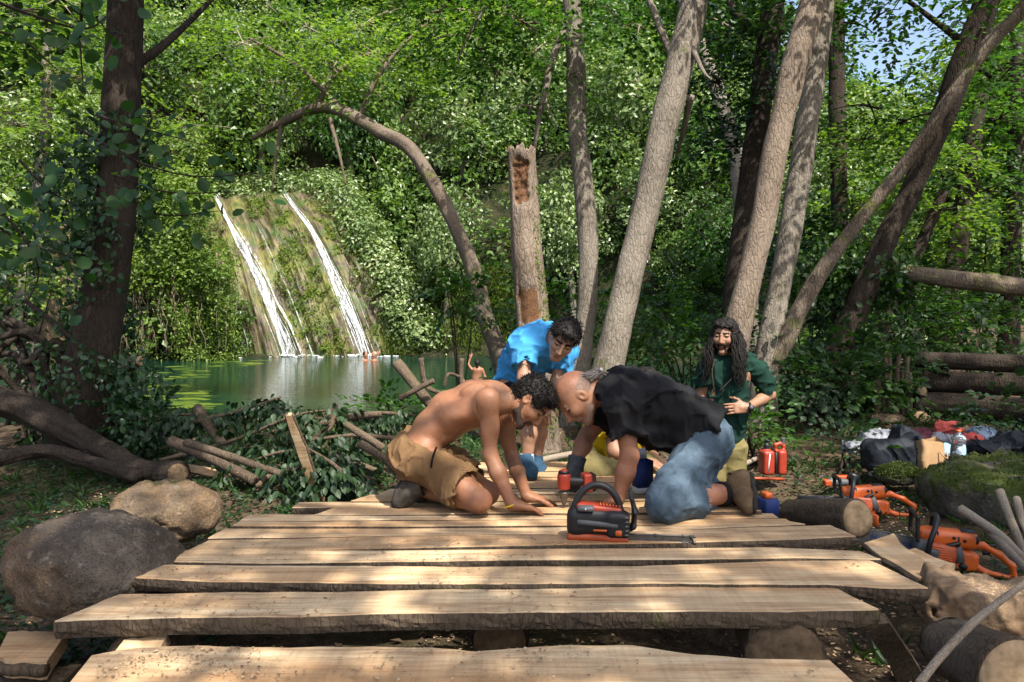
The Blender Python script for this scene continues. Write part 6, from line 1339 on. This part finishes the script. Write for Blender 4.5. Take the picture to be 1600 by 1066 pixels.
s = SDF(.006); s.box(hdl * .115 + np.array([0, 0, .125]), (.022, .034, .045), .010, frame(hdl)); s.build('battery', .005, M['red'], t)
mb = MB(); mb.box(hdl * .145 + np.array([0, 0, .125]), (.010, .032, .043), frame(hdl), bev=.006); mb.build('battery_foot', M['black_soft'], t)
mb = MB(); mb.tube([(0, 0, .178), (0, 0, .190)], [.029, .024], 16); mb.build('end_cap', M['black'], t)

# open blue screw box on the planks
c = G(1004, 769, 0); t = thing('screw_box', 'open blue and white cardboard box standing on the planks', 'box', tuple(c), .3); w, d_, hh = .042, .035, .17
def panel(mb, c_, h_): mb.box(c_, h_)
mb = MB()
for c_, h_ in (((-w, 0, .10), (.0015, d_, .07)), ((w, 0, .10), (.0015, d_, .07)), ((0, -d_, .10), (w, .0015, .07)), ((0, d_, .10), (w, .0015, .07))): mb.box(c_, h_)
mb.build('carton_side', M['blue_box'], t)
mb = MB(); mb.box((0, 0, .0155), (w + .001, d_ + .001, .015), None, bev=.001); mb.build('white_base', M['white'], t)
mb = MB(); mb.box((.0, d_ + .008, .195), (w, .0015, .028), rotm(('X', -15))); mb.box((-w - .012, 0, .188), (.0015, d_, .02), rotm(('Y', -30))); mb.build('flap', M['white'], t)
c = W(1200, 806, 4.45); t = thing('carton', 'dark blue carton with orange lid beside the man’s shoe', 'box', tuple(c), .2)
mb = MB(); mb.box((0, 0, .05), (.042, .05, .05), None, bev=.004); mb.build('carton_side', M['blue_box'], t); mb = MB(); mb.box((-.01, 0, .118), (.022, .03, .017), None, bev=.004); mb.build('orange_pack', M['orange'], t)

# double jerrycan
c = W(1207, 741, 6.3); t = thing('jerrycan', 'red double fuel can with black spout standing on the ground', 'jerrycan', tuple(c), .15)
s = SDF(.02); s.box((-.052, 0, .098), (.048, .06, .098), .025); s.cone((-.052, 0, .18), (-.052, 0, .205), .03, .022); cn = s.build('fuel_tank', .008, M['red'], t)
s = SDF(.02); s.box((.062, 0, .098), (.036, .058, .098), .022); s.chain([(.02, 0, .19), (.02, 0, .235), (.06, 0, .245), (.09, 0, .225), (.092, 0, .18)], [.014, .013, .013, .013, .015]); s.build('oil_tank', .008, M['red'], t)
mb = MB(); mb.box((.011, 0, .095), (.011, .045, .085), None, bev=.004); mb.build('dark_infill', M['black'], t)  # black block filling the gap between the two tanks
mb = MB(); mb.tube([(-.052, 0, .2), (-.052, 0, .235), (-.045, 0, .25), (-.045, 0, .275)], [.024, .024, .016, .02], 14, res=14); mb.build('spout', M['black'], t)
mb = MB(); mb.tube([(.08, 0, .225), (.082, 0, .26), (.082, 0, .29)], [.014, .016, .019], 12); mb.build('spout', M['grey_pl'], t)
mb = MB(); mb.box((-.06, -.0605, .10), (.004, .0015, .075), rotm(('Y', 6))); mb.build('level_strip', M['white'], cn)
for lab, a, b, w_ in (('flat orange bar cover lying behind the kneeling man’s shoe', (1165, 747, 5.5), (1226, 749, 5.6), .010), ('orange bar cover of the rear chainsaw leaning on the sawn log', (1290, 787, 4.9), (1372, 815, 4.55), .036)):
    A_, B_ = W(*a), W(*b); m_ = (A_ + B_) / 2; t = thing('bar_cover', lab, 'bar cover', tuple(m_)); Fm = frame(B_ - A_); L_ = np.linalg.norm(B_ - A_) / 2
    mb = MB(); mb.box((0, 0, 0), (L_, .011, w_), Fm, bev=.006)
    for k in range(5): mb.box(Fm[:, 0] * L_ * (-.6 + k * .3), (.012, .0125, w_ * .7), Fm, bev=.003)
    mb.build('sheath', M['orange_dk' if w_ < .02 else 'orange'], t)
A_, B_ = W(1248, 781, 5.2), W(1298, 786, 5.05); t = thing('guide_bar', 'dark saw bar sticking out left of the rear chainsaw', 'saw bar', tuple(A_)); mb = MB(); mb.box((B_ - A_) / 2, (np.linalg.norm(B_ - A_) / 2, .003, .03), frame(B_ - A_), bev=.002); mb.build('plate', M['steel_dk'], t)
c = W(1310, 758, 6.1); t = thing('power_tool', 'small red and grey cordless tool lying behind the rear chainsaw', 'power tool', tuple(c), .1)
s = SDF(.012); s.box((-.09, 0, .02), (.03, .03, .025), .01); s.box((.06, .05, .045), (.08, .025, .02), .012); s.build('red_housing', .007, M['orange_dk'], t); s = SDF(.012); s.cone((-.06, 0, .025), (.06, 0, .02), .032, .026); s.build('grip', .007, M['grey_pl'], t); mb = MB(); mb.box((.12, .0, .045), (.04, .03, .045), rotm(('Y', 12)), bev=.012); mb.build('battery', M['black'], t)

# belongings by the mossy rock
M['cl_black'] = clothmat('bag_nylon', (.010, .012, .016), (.020, .024, .030), 9, rough=.6); M['cl_grey'] = clothmat('grey_jersey', (.22, .23, .25), (.30, .31, .33)); M['cl_blue'] = clothmat('faded_blue', (.16, .21, .28), (.24, .30, .38)); M['cl_red'] = clothmat('coral_red', (.42, .07, .06), (.52, .11, .09)); M['cl_wine'] = clothmat('wine_red', (.075, .022, .03), (.11, .035, .045)); M['cl_white'] = clothmat('white_plastic', (.62, .65, .70), (.75, .77, .8), rough=.4); M['cl_cyan'] = clothmat('light_blue_cloth', (.20, .38, .55), (.32, .50, .66))
def heap(name, label, cat, px, py, Yd, ells, mat, fa=.022, ff=13, h=.010, group=None, sd=0):
    c = W(px, py, Yd); s = SDF(.02)
    for (x, y, z, a, b, d_) in ells: s.ell((x, y, z), (a, b, d_), rotm(('Y', RN.uniform(-15, 15)), ('Z', RN.uniform(-30, 30))))
    o = s.build(name, h, M[mat], None, folds(fa, ff, (1, 1, 1.3), sd), tuple(c)); return tag(o, label, cat, group)
bp = W(1392, 737, 6.2); t = thing('backpack', 'black backpack with a stiff upright flap lying on its side', 'backpack', tuple(bp))
s = SDF(.05); s.box((-.02, 0, .13), (.19, .13, .125), .07, rotm(('Y', -8))); s.ell((-.11, -.05, .10), (.10, .11, .09)); s.build('main_compartment', .010, M['cl_black'], t, folds(.014, 8, (1, 1, 1), 5))
s = SDF(.02); s.box((.10, .03, .26), (.07, .10, .085), .02, rotm(('Y', 24))); s.box((.17, .0, .16), (.03, .11, .13), .02, rotm(('Y', 12))); s.build('top_flap', .009, M['cl_black'], t, folds(.010, 12, (1, 1, 1), 8))
mb = MB(); mb.tube([(-.18, -.11, .03), (-.24, -.16, .02), (-.22, -.2, .0), (-.1, -.17, .0)], .012, 8, flat=.4); mb.tube([(-.05, -.125, .20), (.02, -.14, .12), (.04, -.135, .03)], .010, 8, flat=.4); mb.build('strap', M['black_soft'], t)
heap('jacket', 'grey jacket spread out left of the black backpack', 'jacket', 1362, 698, 6.7, [(-.08, 0, .02, .16, .1, .045), (.06, .02, .07, .16, .12, .06), (-.17, 0, 0, .07, .07, .03)], 'cl_grey', sd=2)
pbg = W(1452, 735, 6.1); t = thing('paper_bag', 'brown paper carrier bag crumpled beside the black backpack', 'bag', tuple(pbg), .15); n = 30; V = []; mb = MB(); lv = 9
for q in range(lv):
    z = q / (lv - 1) * .235
    for k in range(n):
        a = k / n * 6.283; sx = .105 * (1 - .1 * q / lv); sy = .07 * (1 - .25 * q / lv); x = sx * np.sign(math.cos(a)) * abs(math.cos(a)) ** .35; y = sy * np.sign(math.sin(a)) * abs(math.sin(a)) ** .35; V.append([x + .012 * vn(np.array([x * 14, z * 12, y * 14]), 3) - .03 * z, y + .014 * vn(np.array([x * 13, z * 11, 3.]), 5), z + (.02 * math.sin(a * 2) if q == lv - 1 else 0)])
Fq = [[q * n + k, q * n + (k + 1) % n, (q + 1) * n + (k + 1) % n, (q + 1) * n + k] for q in range(lv - 1) for k in range(n)]
mb.add(V, [np.array(Fq), np.array([list(range(n))[::-1]])]); mb.build('bag_body', M['paper'], t, smooth=False)
mb = MB(); mb.tube([(.03, -.072, .16), (.04, -.10, .13), (.075, -.10, .11), (.09, -.075, .15)], .005, 6, res=16); mb.build('handle', M['paper'], t)
heap('clothing', 'coral red garment on top of the clothes pile', 'clothes', 1480, 670, 7.0, [(0, 0, .02, .09, .08, .05), (.05, 0, .0, .08, .07, .035), (-.05, .02, -.01, .06, .06, .04)], 'cl_red', sd=3, group='clothes pile'); heap('clothing', 'grey sweatshirt in the middle of the clothes pile', 'clothes', 1490, 690, 6.9, [(-.06, 0, .0, .13, .1, .06), (.06, .03, -.01, .11, .1, .05), (-.10, -.03, -.06, .08, .08, .05)], 'cl_grey', sd=4, group='clothes pile'); heap('clothing', 'folded faded blue denim at the right of the clothes pile', 'clothes', 1530, 682, 6.95, [(0, 0, 0, .11, .1, .07), (.05, 0, .02, .07, .08, .05)], 'cl_blue', sd=5, group='clothes pile'); heap('clothing', 'red cloth tucked between the grey and blue clothes', 'clothes', 1520, 687, 6.75, [(0, 0, 0, .09, .05, .035), (-.05, 0, .015, .05, .04, .03)], 'cl_red', sd=6, group='clothes pile'); heap('clothing', 'dark wine-red garment left of the clothes pile', 'clothes', 1438, 682, 7.0, [(0, 0, 0, .12, .1, .05), (.05, 0, .01, .08, .08, .05)], 'cl_wine', sd=7, group='clothes pile'); heap('clothing', 'dark clothes at the bottom of the pile', 'clothes', 1500, 702, 6.8, [(0, .05, -.02, .24, .16, .07), (-.12, 0, -.02, .12, .1, .06)], 'cl_black', sd=8, group='clothes pile')
heap('plastic_bag', 'crumpled white and pale plastic bag at the foot of the clothes pile', 'bag', 1500, 712, 6.3, [(0, 0, 0, .12, .1, .045), (.06, -.02, .01, .08, .07, .04)], 'cl_white', .016, 15, sd=9); heap('towel', 'light blue cloth beside the water bottle', 'towel', 1475, 706, 6.35, [(0, 0, 0, .08, .07, .04), (.02, .02, .03, .05, .05, .04)], 'cl_cyan', .014, 14, sd=10)
heap('duffel_bag', 'black bag lying right of the plastic bottle', 'bag', 1535, 705, 6.2, [(0, 0, .02, .15, .11, .06), (.1, .02, .02, .1, .1, .055)], 'cl_black', sd=11); heap('duffel_bag', 'black duffel bag at the right edge behind the mossy rock', 'bag', 1580, 700, 6.4, [(0, 0, .04, .14, .12, .09), (-.08, 0, .02, .1, .1, .07)], 'cl_black', sd=12)
def glassmat():
    t = NT('clear_plastic'); return t.done(t.bsdf((.85, .92, .95), .08, None, .5, Transmission_Weight=.92, IOR=1.2))
M['clear'] = glassmat(); c = W(1497, 712, 6.05); t = thing('water_bottle', 'clear plastic water bottle with orange cap among the clothes', 'bottle', tuple(c)); mb = MB(); mb.tube([(0, 0, 0), (0, 0, .01), (0, 0, .05), (0, 0, .09), (0, 0, .13), (0, 0, .165), (0, 0, .18)], [.045, .054, .055, .051, .055, .024, .016], 20, res=40); mb.build('bottle', M['clear'], t); mb = MB(); mb.tube([(0, 0, .18), (0, 0, .198)], .018, 14); mb.build('cap', M['orange'], t)
# ------------------------------------------------------------------ near plants, brush, ivy
def shrub(label, px, py, Yd, w, h, n, leaf='lf_mid', ls=.075, per=18, kind='ovate', group=None, L=(.25, .55), name='shrub', droop=.25):
    """px, py: centre of the bush in the photo, w and h its size in metres"""
    c = W(px, py, Yd); g = float(gz(c[0], c[1])); base = np.array([c[0], c[1], min(g, c[2])]); t = thing(name, label, 'shrub', tuple(base), 0, group)
    d = rdir(n) * RG.uniform(.15, 1, n)[:, None] ** .6; O = c - base + d * np.array([w / 2, min(w / 2, .9), h / 2]); D = nrm(d + rdir(n) * .6 + [0, -.15, -.05])
    leaves_obj('leaves', [sprays(O, D, RG.uniform(*L, n), per, ls, .4, droop, .2)], M[leaf], kind, t)
    for k in range(5):
        e = O[RN.randrange(n)]; mb = MB(); mb.tube([[RN.uniform(-.1, .1), RN.uniform(-.1, .1), -.05], e * .5 + [0, 0, .05], e], [.016, .011, .004], 6, res=12); mb.build('stem', M['bark_dark'], t)
    return t
SHR = [('leafy bush left of the long-haired man, in front of the shaded trunk', 1085, 545, 10.6, 1.5, .9, 70, 'lf_mid', .08), ('glossy bush behind the snag and the upright trunk', 880, 470, 12.2, 2.0, 1.2, 75, 'lf_mid', .095), ('fern-like bush between the leaning trunk and the shaded trunk', 1075, 470, 12.6, 2.4, 1.3, 95, 'lf_mid', .09), ('low bush at the base of the upright trunk', 960, 560, 11.4, 1.4, .6, 40, 'lf_mid', .085),
       ('sunlit bush right of the snag at mid height', 1000, 520, 12.8, 1.6, 1.0, 55, 'lf_lime', .09), ('broad-leaved undergrowth right of the long-haired man', 1275, 592, 8.2, 1.0, .42, 50, 'lf_dark', .085), ('broad-leaved undergrowth below the slanting trunks', 1340, 590, 8.7, 1.1, .62, 60, 'lf_mid', .085), ('dark bush in front of the stick fence', 1370, 570, 8.8, 1.0, .9, 55, 'lf_dark', .08), ('pale bush behind the stick fence and log wall', 1420, 520, 10.4, 1.8, 1.2, 80, 'lf_mid', .08),
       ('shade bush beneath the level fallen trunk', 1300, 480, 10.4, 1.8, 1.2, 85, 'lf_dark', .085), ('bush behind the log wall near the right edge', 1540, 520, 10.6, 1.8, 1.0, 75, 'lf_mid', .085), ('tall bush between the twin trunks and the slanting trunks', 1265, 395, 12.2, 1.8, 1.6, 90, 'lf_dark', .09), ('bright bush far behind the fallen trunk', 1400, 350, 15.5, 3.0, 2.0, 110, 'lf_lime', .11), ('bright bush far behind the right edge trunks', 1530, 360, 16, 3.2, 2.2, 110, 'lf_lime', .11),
       ('dark thicket at the left edge behind the ivy tree', 20, 470, 9.5, 1.5, 2.0, 90, 'lf_dark', .085), ('sunlit thicket beyond the left edge thicket', 60, 400, 13.5, 2.4, 2.2, 100, 'lf_lime', .10), ('low dark bush at the foot of the ivy tree by the water', 215, 660, 6.9, .6, .5, 46, 'lf_ivy', .07), ('small bush with bright leaves by the red jerrycan', 1172, 672, 7.0, .4, .28, 20, 'lf_mid', .075), ('tangle of weeds beside the black backpack', 1318, 708, 6.6, .35, .10, 12, 'lf_dark', .06), ('weeds at the right edge behind the belongings', 1580, 655, 7.2, .7, .35, 36, 'lf_dark', .07),
       ('drooping shrub at the pool edge behind the shirtless man', 610, 655, 8.6, .9, .5, 40, 'lf_mid', .08), ('sprig of fresh leaves right of the arched trunk base', 722, 455, 11.8, .8, .6, 20, 'lf_mid', .11), ('bush at the waterline in the gap behind the boy', 800, 630, 11.0, .5, .4, 22, 'lf_mid', .085), ('dark bush at the foot of the twin trunks', 1215, 560, 8.9, .8, .9, 45, 'lf_dark', .08), ('dark bush left behind the thick root log', 60, 600, 7.6, .9, .7, 40, 'lf_dark', .075),
       ('deep shade bush between slanting trunks and log wall', 1440, 460, 11.6, 2.2, 1.2, 85, 'lf_dark', .09), ('bush closing the gap right of the arched trunk', 850, 560, 12.8, 1.2, .7, 40, 'lf_dark', .09)]
for r_ in SHR: shrub(*r_, group='undergrowth shrubs')
# ivy on the left tree and on the fallen trunk
def ivy(parent, pts, n, ls, mat, spread, hang=.6):
    o = np.array(parent.location); P, r = path(pts); i = RG.uniform(0, len(P) - 1.001, n); k = i.astype(int); f = (i - k)[:, None]; C = P[k] * (1 - f) + P[k + 1] * f; rr = (r[k] * (1 - f[:, 0]) + r[k + 1] * f[:, 0])
    a = RG.uniform(0, 6.283, n); T = nrm(P[k + 1] - P[k]); A1 = nrm(np.cross(T, [0, 1, 0.1])); B1 = np.cross(T, A1); N = A1 * np.cos(a)[:, None] + B1 * np.sin(a)[:, None]
    off = rr * 1.03 + np.abs(RG.normal(0, spread, n)); Pq = C + N * off[:, None]; A = nrm(rdir(n) * .7 + [0, 0, -hang])
    sel = vn(Pq * 2.3, 17) > -.35
    ob = leaves_obj('ivy', [(Pq[sel] - o, A[sel], nrm(N + rdir(n) * .5)[sel], RG.uniform(.6, 1.3, sel.sum()) * ls)], M[mat], 'ovate', parent); ob['kind'] = 'stuff'; return ob
ivy(left_tree, [(186, 190, 7.2, 78), (180, 300, 7.1, 84), (165, 420, 7.0, 90), (150, 520, 7, 96), (130, 660, 6.9, 118)], 2600, .065, 'lf_ivy', .06)
ivy(left_tree, [(120, 230, 7.0, 40), (110, 330, 6.9, 60), (120, 420, 6.9, 50)], 900, .07, 'lf_ivy', .14); ivy(left_tree, [(200, 560, 6.8, 40), (215, 640, 6.7, 60), (190, 700, 6.6, 60)], 800, .06, 'lf_ivy', .10)
ft = [o for o in bpy.data.objects if o.name.startswith('fallen_trunk')][0]
ivy(ft, [(1225, 425, 9.7, 40), (1330, 418, 9.6, 40), (1430, 430, 9.1, 30)], 1700, .075, 'lf_mid', .12); ivy(ft, [(1240, 440, 9.6, 60), (1360, 440, 9.4, 50), (1430, 436, 9.2, 20)], 1300, .08, 'lf_dark', .16)
# broad leaves hanging near the viewer at the left: every leaf a piece of its branch
lm = mesh_np('leaf', *(lambda T: (T[0] * 1.0, T[1]))(_LT['round']), [M['lf_big']])
def leafy_branch(label, twigs, n, size, jit):
    P0 = W(*twigs[0][0]); t = thing('leafy_branch', label, 'branch', tuple(P0), 0, 'near leafy branches at left')
    for tw in twigs:
        Q = np.array([W(*x) for x in tw]) - P0; mb = MB(); mb.tube(Q, np.linspace(.010, .003, len(Q)), 6, res=20); mb.build('twig', M['bark_dark'], t)
        C = crom(Q, 40)
        for k in range(n):
            p = C[RN.randrange(5, 40)] + RG.normal(size=3) * jit; z = nrm(RG.normal(size=3) * .5 + [RN.uniform(-.3, .3), -.75, .55]); a = nrm(np.cross(z, RG.normal(size=3))); a = nrm(a + [0, 0, -.6]); a = nrm(a - z * np.dot(a, z)); s_ = size * RN.uniform(.65, 1.25)
            o = link('leaf', lm, t); o.matrix_local = Matrix(((a[0] * s_, np.cross(z, a)[0] * s_, z[0] * s_, p[0]), (a[1] * s_, np.cross(z, a)[1] * s_, z[1] * s_, p[1]), (a[2] * s_, np.cross(z, a)[2] * s_, z[2] * s_, p[2]), (0, 0, 0, 1)))
leafy_branch('drooping branch with large round leaves in the top left corner', [[(-60, -20, 4.0), (40, 20, 4.2), (130, 45, 4.3), (175, 20, 4.4)], [(-60, 40, 4.4), (30, 60, 4.4), (90, 110, 4.5)], [(130, 0, 4.3), (125, 60, 4.4), (130, 130, 4.4)]], 16, .082, .10)
leafy_branch('shaded leafy spray reaching right across the ivy trunk', [[(120, 200, 5.6), (210, 250, 5.4), (300, 275, 5.3), (410, 270, 5.2)], [(170, 270, 5.5), (260, 300, 5.4), (370, 300, 5.2)], [(150, 180, 5.6), (220, 200, 5.4), (330, 230, 5.4)], [(180, 290, 5.5), (250, 335, 5.4), (340, 330, 5.4)]], 26, .085, .11)
leafy_branch('round-leaved branch at the left edge halfway up', [[(-40, 300, 4.6), (20, 350, 4.6), (60, 420, 4.6), (40, 480, 4.6)], [(-40, 330, 4.8), (40, 380, 4.9), (110, 400, 5.0)], [(30, 250, 5.0), (80, 300, 5.0), (140, 330, 5.1)]], 20, .085, .11)
# brush pile: cut branches with wilting leaves, and bare sticks
def cut_branch(label, pts, r0, n, ls, per=16):
    P = np.array([W(*x) for x in pts]); t = thing('cut_branch', label, 'branch', tuple(P[0]), 0, 'leafy cut branches in the brush pile'); Q = P - P[0]; mb = MB(); mb.tube(Q, np.linspace(r0, r0 * .35, len(Q)), 9, res=30, bark=.1); mb.build('stem', M['bark_log'], t)
    C = crom(Q, 60)[RG.integers(14, 60, n)] + RG.normal(size=(n, 3)) * [.05, .06, .03]; D = nrm(rdir(n) * [1, .8, .35] + [0, -.3, -.25])
    leaves_obj('leaves', [sprays(C, D, RG.uniform(.15, .34, n), per, ls, .5, .5, .9)], M['lf_wilt'], 'ovate', t)
BR = [((250, 720, 6.2), (360, 690, 6.0), (460, 650, 5.9), (520, 640, 5.9)), ((640, 690, 5.8), (560, 680, 5.8), (470, 690, 5.8), (380, 700, 5.9)), ((600, 740, 5.4), (530, 715, 5.5), (450, 705, 5.6), (380, 725, 5.7)), ((300, 660, 6.5), (380, 640, 6.6), (440, 620, 6.7)), ((650, 650, 6.2), (580, 645, 6.2), (500, 655, 6.3)), ((220, 680, 6.6), (270, 650, 6.6), (320, 650, 6.7)), ((560, 760, 5.2), (520, 725, 5.3), (480, 700, 5.4)), ((400, 760, 5.4), (440, 735, 5.5), (520, 735, 5.4), (590, 750, 5.3))]
WH = ('along the left of the brush pile', 'across the middle of the brush pile', 'low at the front of the brush pile', 'at the back left of the brush pile', 'at the back right beside the shirtless man', 'at the far left end of the brush pile', 'beside the upright pointed slab', 'on the ground in front of the upright slab')
for k, (b, w_) in enumerate(zip(BR, WH)): cut_branch('cut branch with wilting drooping leaves ' + w_, b, .020, 24, .062)
ST = [((270, 690, 5.9), (330, 715, 5.7), (400, 750, 5.4), 20, 'straight thick stick lying across the left of the brush pile'), ((290, 695, 5.8), (350, 712, 5.6), (440, 742, 5.3), 14, 'stick beside the thick one in the brush pile'), ((625, 568, 6.6), (645, 600, 6.5), (675, 632, 6.4), 20, 'thick sawn branch rising behind the shirtless man’s back'), ((655, 560, 6.5), (668, 600, 6.5), (690, 615, 6.4), 9, 'forked thin branch behind the shirtless man'), ((720, 560, 7.0), (722, 590, 7.0), (724, 630, 6.9), 8, 'upright stick right of the forked branch'), ((625, 620, 6.3), (655, 606, 6.3), (682, 595, 6.3), 10, 'curved stick crossing the thick sawn branch'), ((600, 650, 6.0), (560, 655, 6.0), (500, 662, 6.1), 12, 'level stick through the middle of the brush pile'), ((310, 640, 6.7), (325, 665, 6.5), (345, 690, 6.4), 18, 'short grey log end sticking up at the water edge'), ((600, 700, 5.5), (580, 690, 5.5), (540, 660, 5.6), 14, 'bent stick at the right of the brush pile'), ((560, 690, 5.3), (600, 715, 5.2), (630, 745, 5.2), 14, 'dark stick beside the kneeling man’s shoe'), ((525, 630, 6.1), (520, 660, 6.0), (500, 690, 6.0), 9, 'upright stub in the brush pile'), ((690, 600, 6.8), (700, 585, 6.8), (720, 590, 6.9), 6, 'thin crooked twig above the brush pile')]
for a, b, c_, w_, lab in ST:
    P = np.array([W(*x) for x in (a, b, c_)]); t = thing('stick', lab, 'stick', tuple(P[0]), 0, 'sticks of the brush pile'); mb = MB(); mb.tube(P - P[0] + RG.normal(size=P.shape) * .01, [w_ / 2 / F_PX * a[2], w_ / 2 / F_PX * b[2] * .9, w_ / 2 / F_PX * c_[2] * .8], 12, res=26, bark=.14, seed=w_); mb.build('stem', M['bark_log'], t)
# root tangle at the left edge
RW = ('highest', 'second highest', 'third highest', 'fourth', 'middle', 'fourth lowest', 'third lowest', 'second lowest', 'lowest')
for k in range(9):
    P = np.array([W(RN.uniform(-40, 60), 470 + k * 11, 7.2), W(RN.uniform(30, 110), RN.uniform(520, 640), 7.0), W(RN.uniform(60, 170), RN.uniform(600, 700), 6.8)]); t = thing('root', 'gnarled dark root in the tangle left of the ivy tree', 'root', tuple(P[0]), 0, 'root tangle left of the ivy tree'); t['label'] = RW[k] + ' gnarled dark root of the tangle left of the ivy tree'; mb = MB(); mb.tube(np.vstack([P[0], (P[0] + P[1]) / 2 + RG.normal(size=3) * .09, P[1], (P[1] + P[2]) / 2 + RG.normal(size=3) * .09, P[2]]) - P[0], [.022, .03, .034, .026, .014], 10, res=34, bark=.25, seed=k); mb.build('stem', M['bark_dark'], t)
# ground cover, litter and chips (uncountable)
def scatter(n, xr, yr, cond):
    x = RG.uniform(*xr, n); y = RG.uniform(*yr, n); P = np.stack([x, y, gz(x, y)], -1); a, b = proj(P); k = cond(x, y, a, b) & (a > -80) & (a < 1680); return P[k]
deckarea = lambda x, y: (np.abs(x - np.interp(y, [2, 5], [-.05, .25])) < np.interp(y, [2, 3, 4.2, 5.2], [1.35, 1.3, .95, .6])) & (y < 5.3)
P = scatter(16000, (-4.5, 5.5), (2.4, 11), lambda x, y, a, b: ~deckarea(x, y) & (fbm2(x * 1.1, y * 1.1, 3, 41) > np.where(x < 0, -.6, .05)) & (pool(x, y) > .2))
n = len(P); P4 = np.repeat(P, 5, 0) + RG.normal(size=(n * 5, 3)) * [.035, .035, .012] + [0, 0, .035]
tag(leaves_obj('ground_cover', [(P4, nrm(rdir(n * 5) * [1, 1, .3]), nrm(rdir(n * 5) * .5 + [0, 0, 1]), RG.uniform(.02, .05, n * 5))], M['lf_dark'], 'quad'), 'low green leafy ground cover around the clearing', 'ground cover', kind='stuff')
P = scatter(900, (-4, 5.5), (2.4, 9), lambda x, y, a, b: ~deckarea(x, y)); n = len(P); P = np.repeat(P, 7, 0) + RG.normal(size=(n * 7, 3)) * [.02, .02, 0]
tag(leaves_obj('grass', [(P, nrm(rdir(n * 7) * [1, 1, .2] + [0, 0, .7]), rdir(n * 7), RG.uniform(.05, .14, n * 7))], M['lf_mid'], 'blade'), 'thin grass tufts around the clearing', 'grass', kind='stuff')
P = scatter(14000, (-5, 6), (1.8, 11), lambda x, y, a, b: (pool(x, y) > .2)); n = len(P)
tag(leaves_obj('leaf_litter', [(P + [0, 0, .008], nrm(rdir(n) * [1, 1, .15]), nrm(rdir(n) * .3 + [0, 0, 1]), RG.uniform(.015, .06, n))], M['litter'], 'quad'), 'dry leaf litter and twigs on the forest floor', 'leaf litter', kind='stuff')
P = scatter(16000, (-3, 4), (1.8, 5.5), lambda x, y, a, b: (fbm2(x * 1.5, y * 1.5, 3, 51) + .35 * (x > .9) > .12)); n = len(P)
tag(leaves_obj('wood_chips', [(P + [0, 0, .008], nrm(rdir(n) * [1, 1, .2]), nrm(rdir(n) * .4 + [0, 0, 1]), RG.uniform(.006, .03, n))], M['chip'], 'quad'), 'fresh wood chips and sawdust on the ground beside the deck', 'wood chips', kind='stuff')
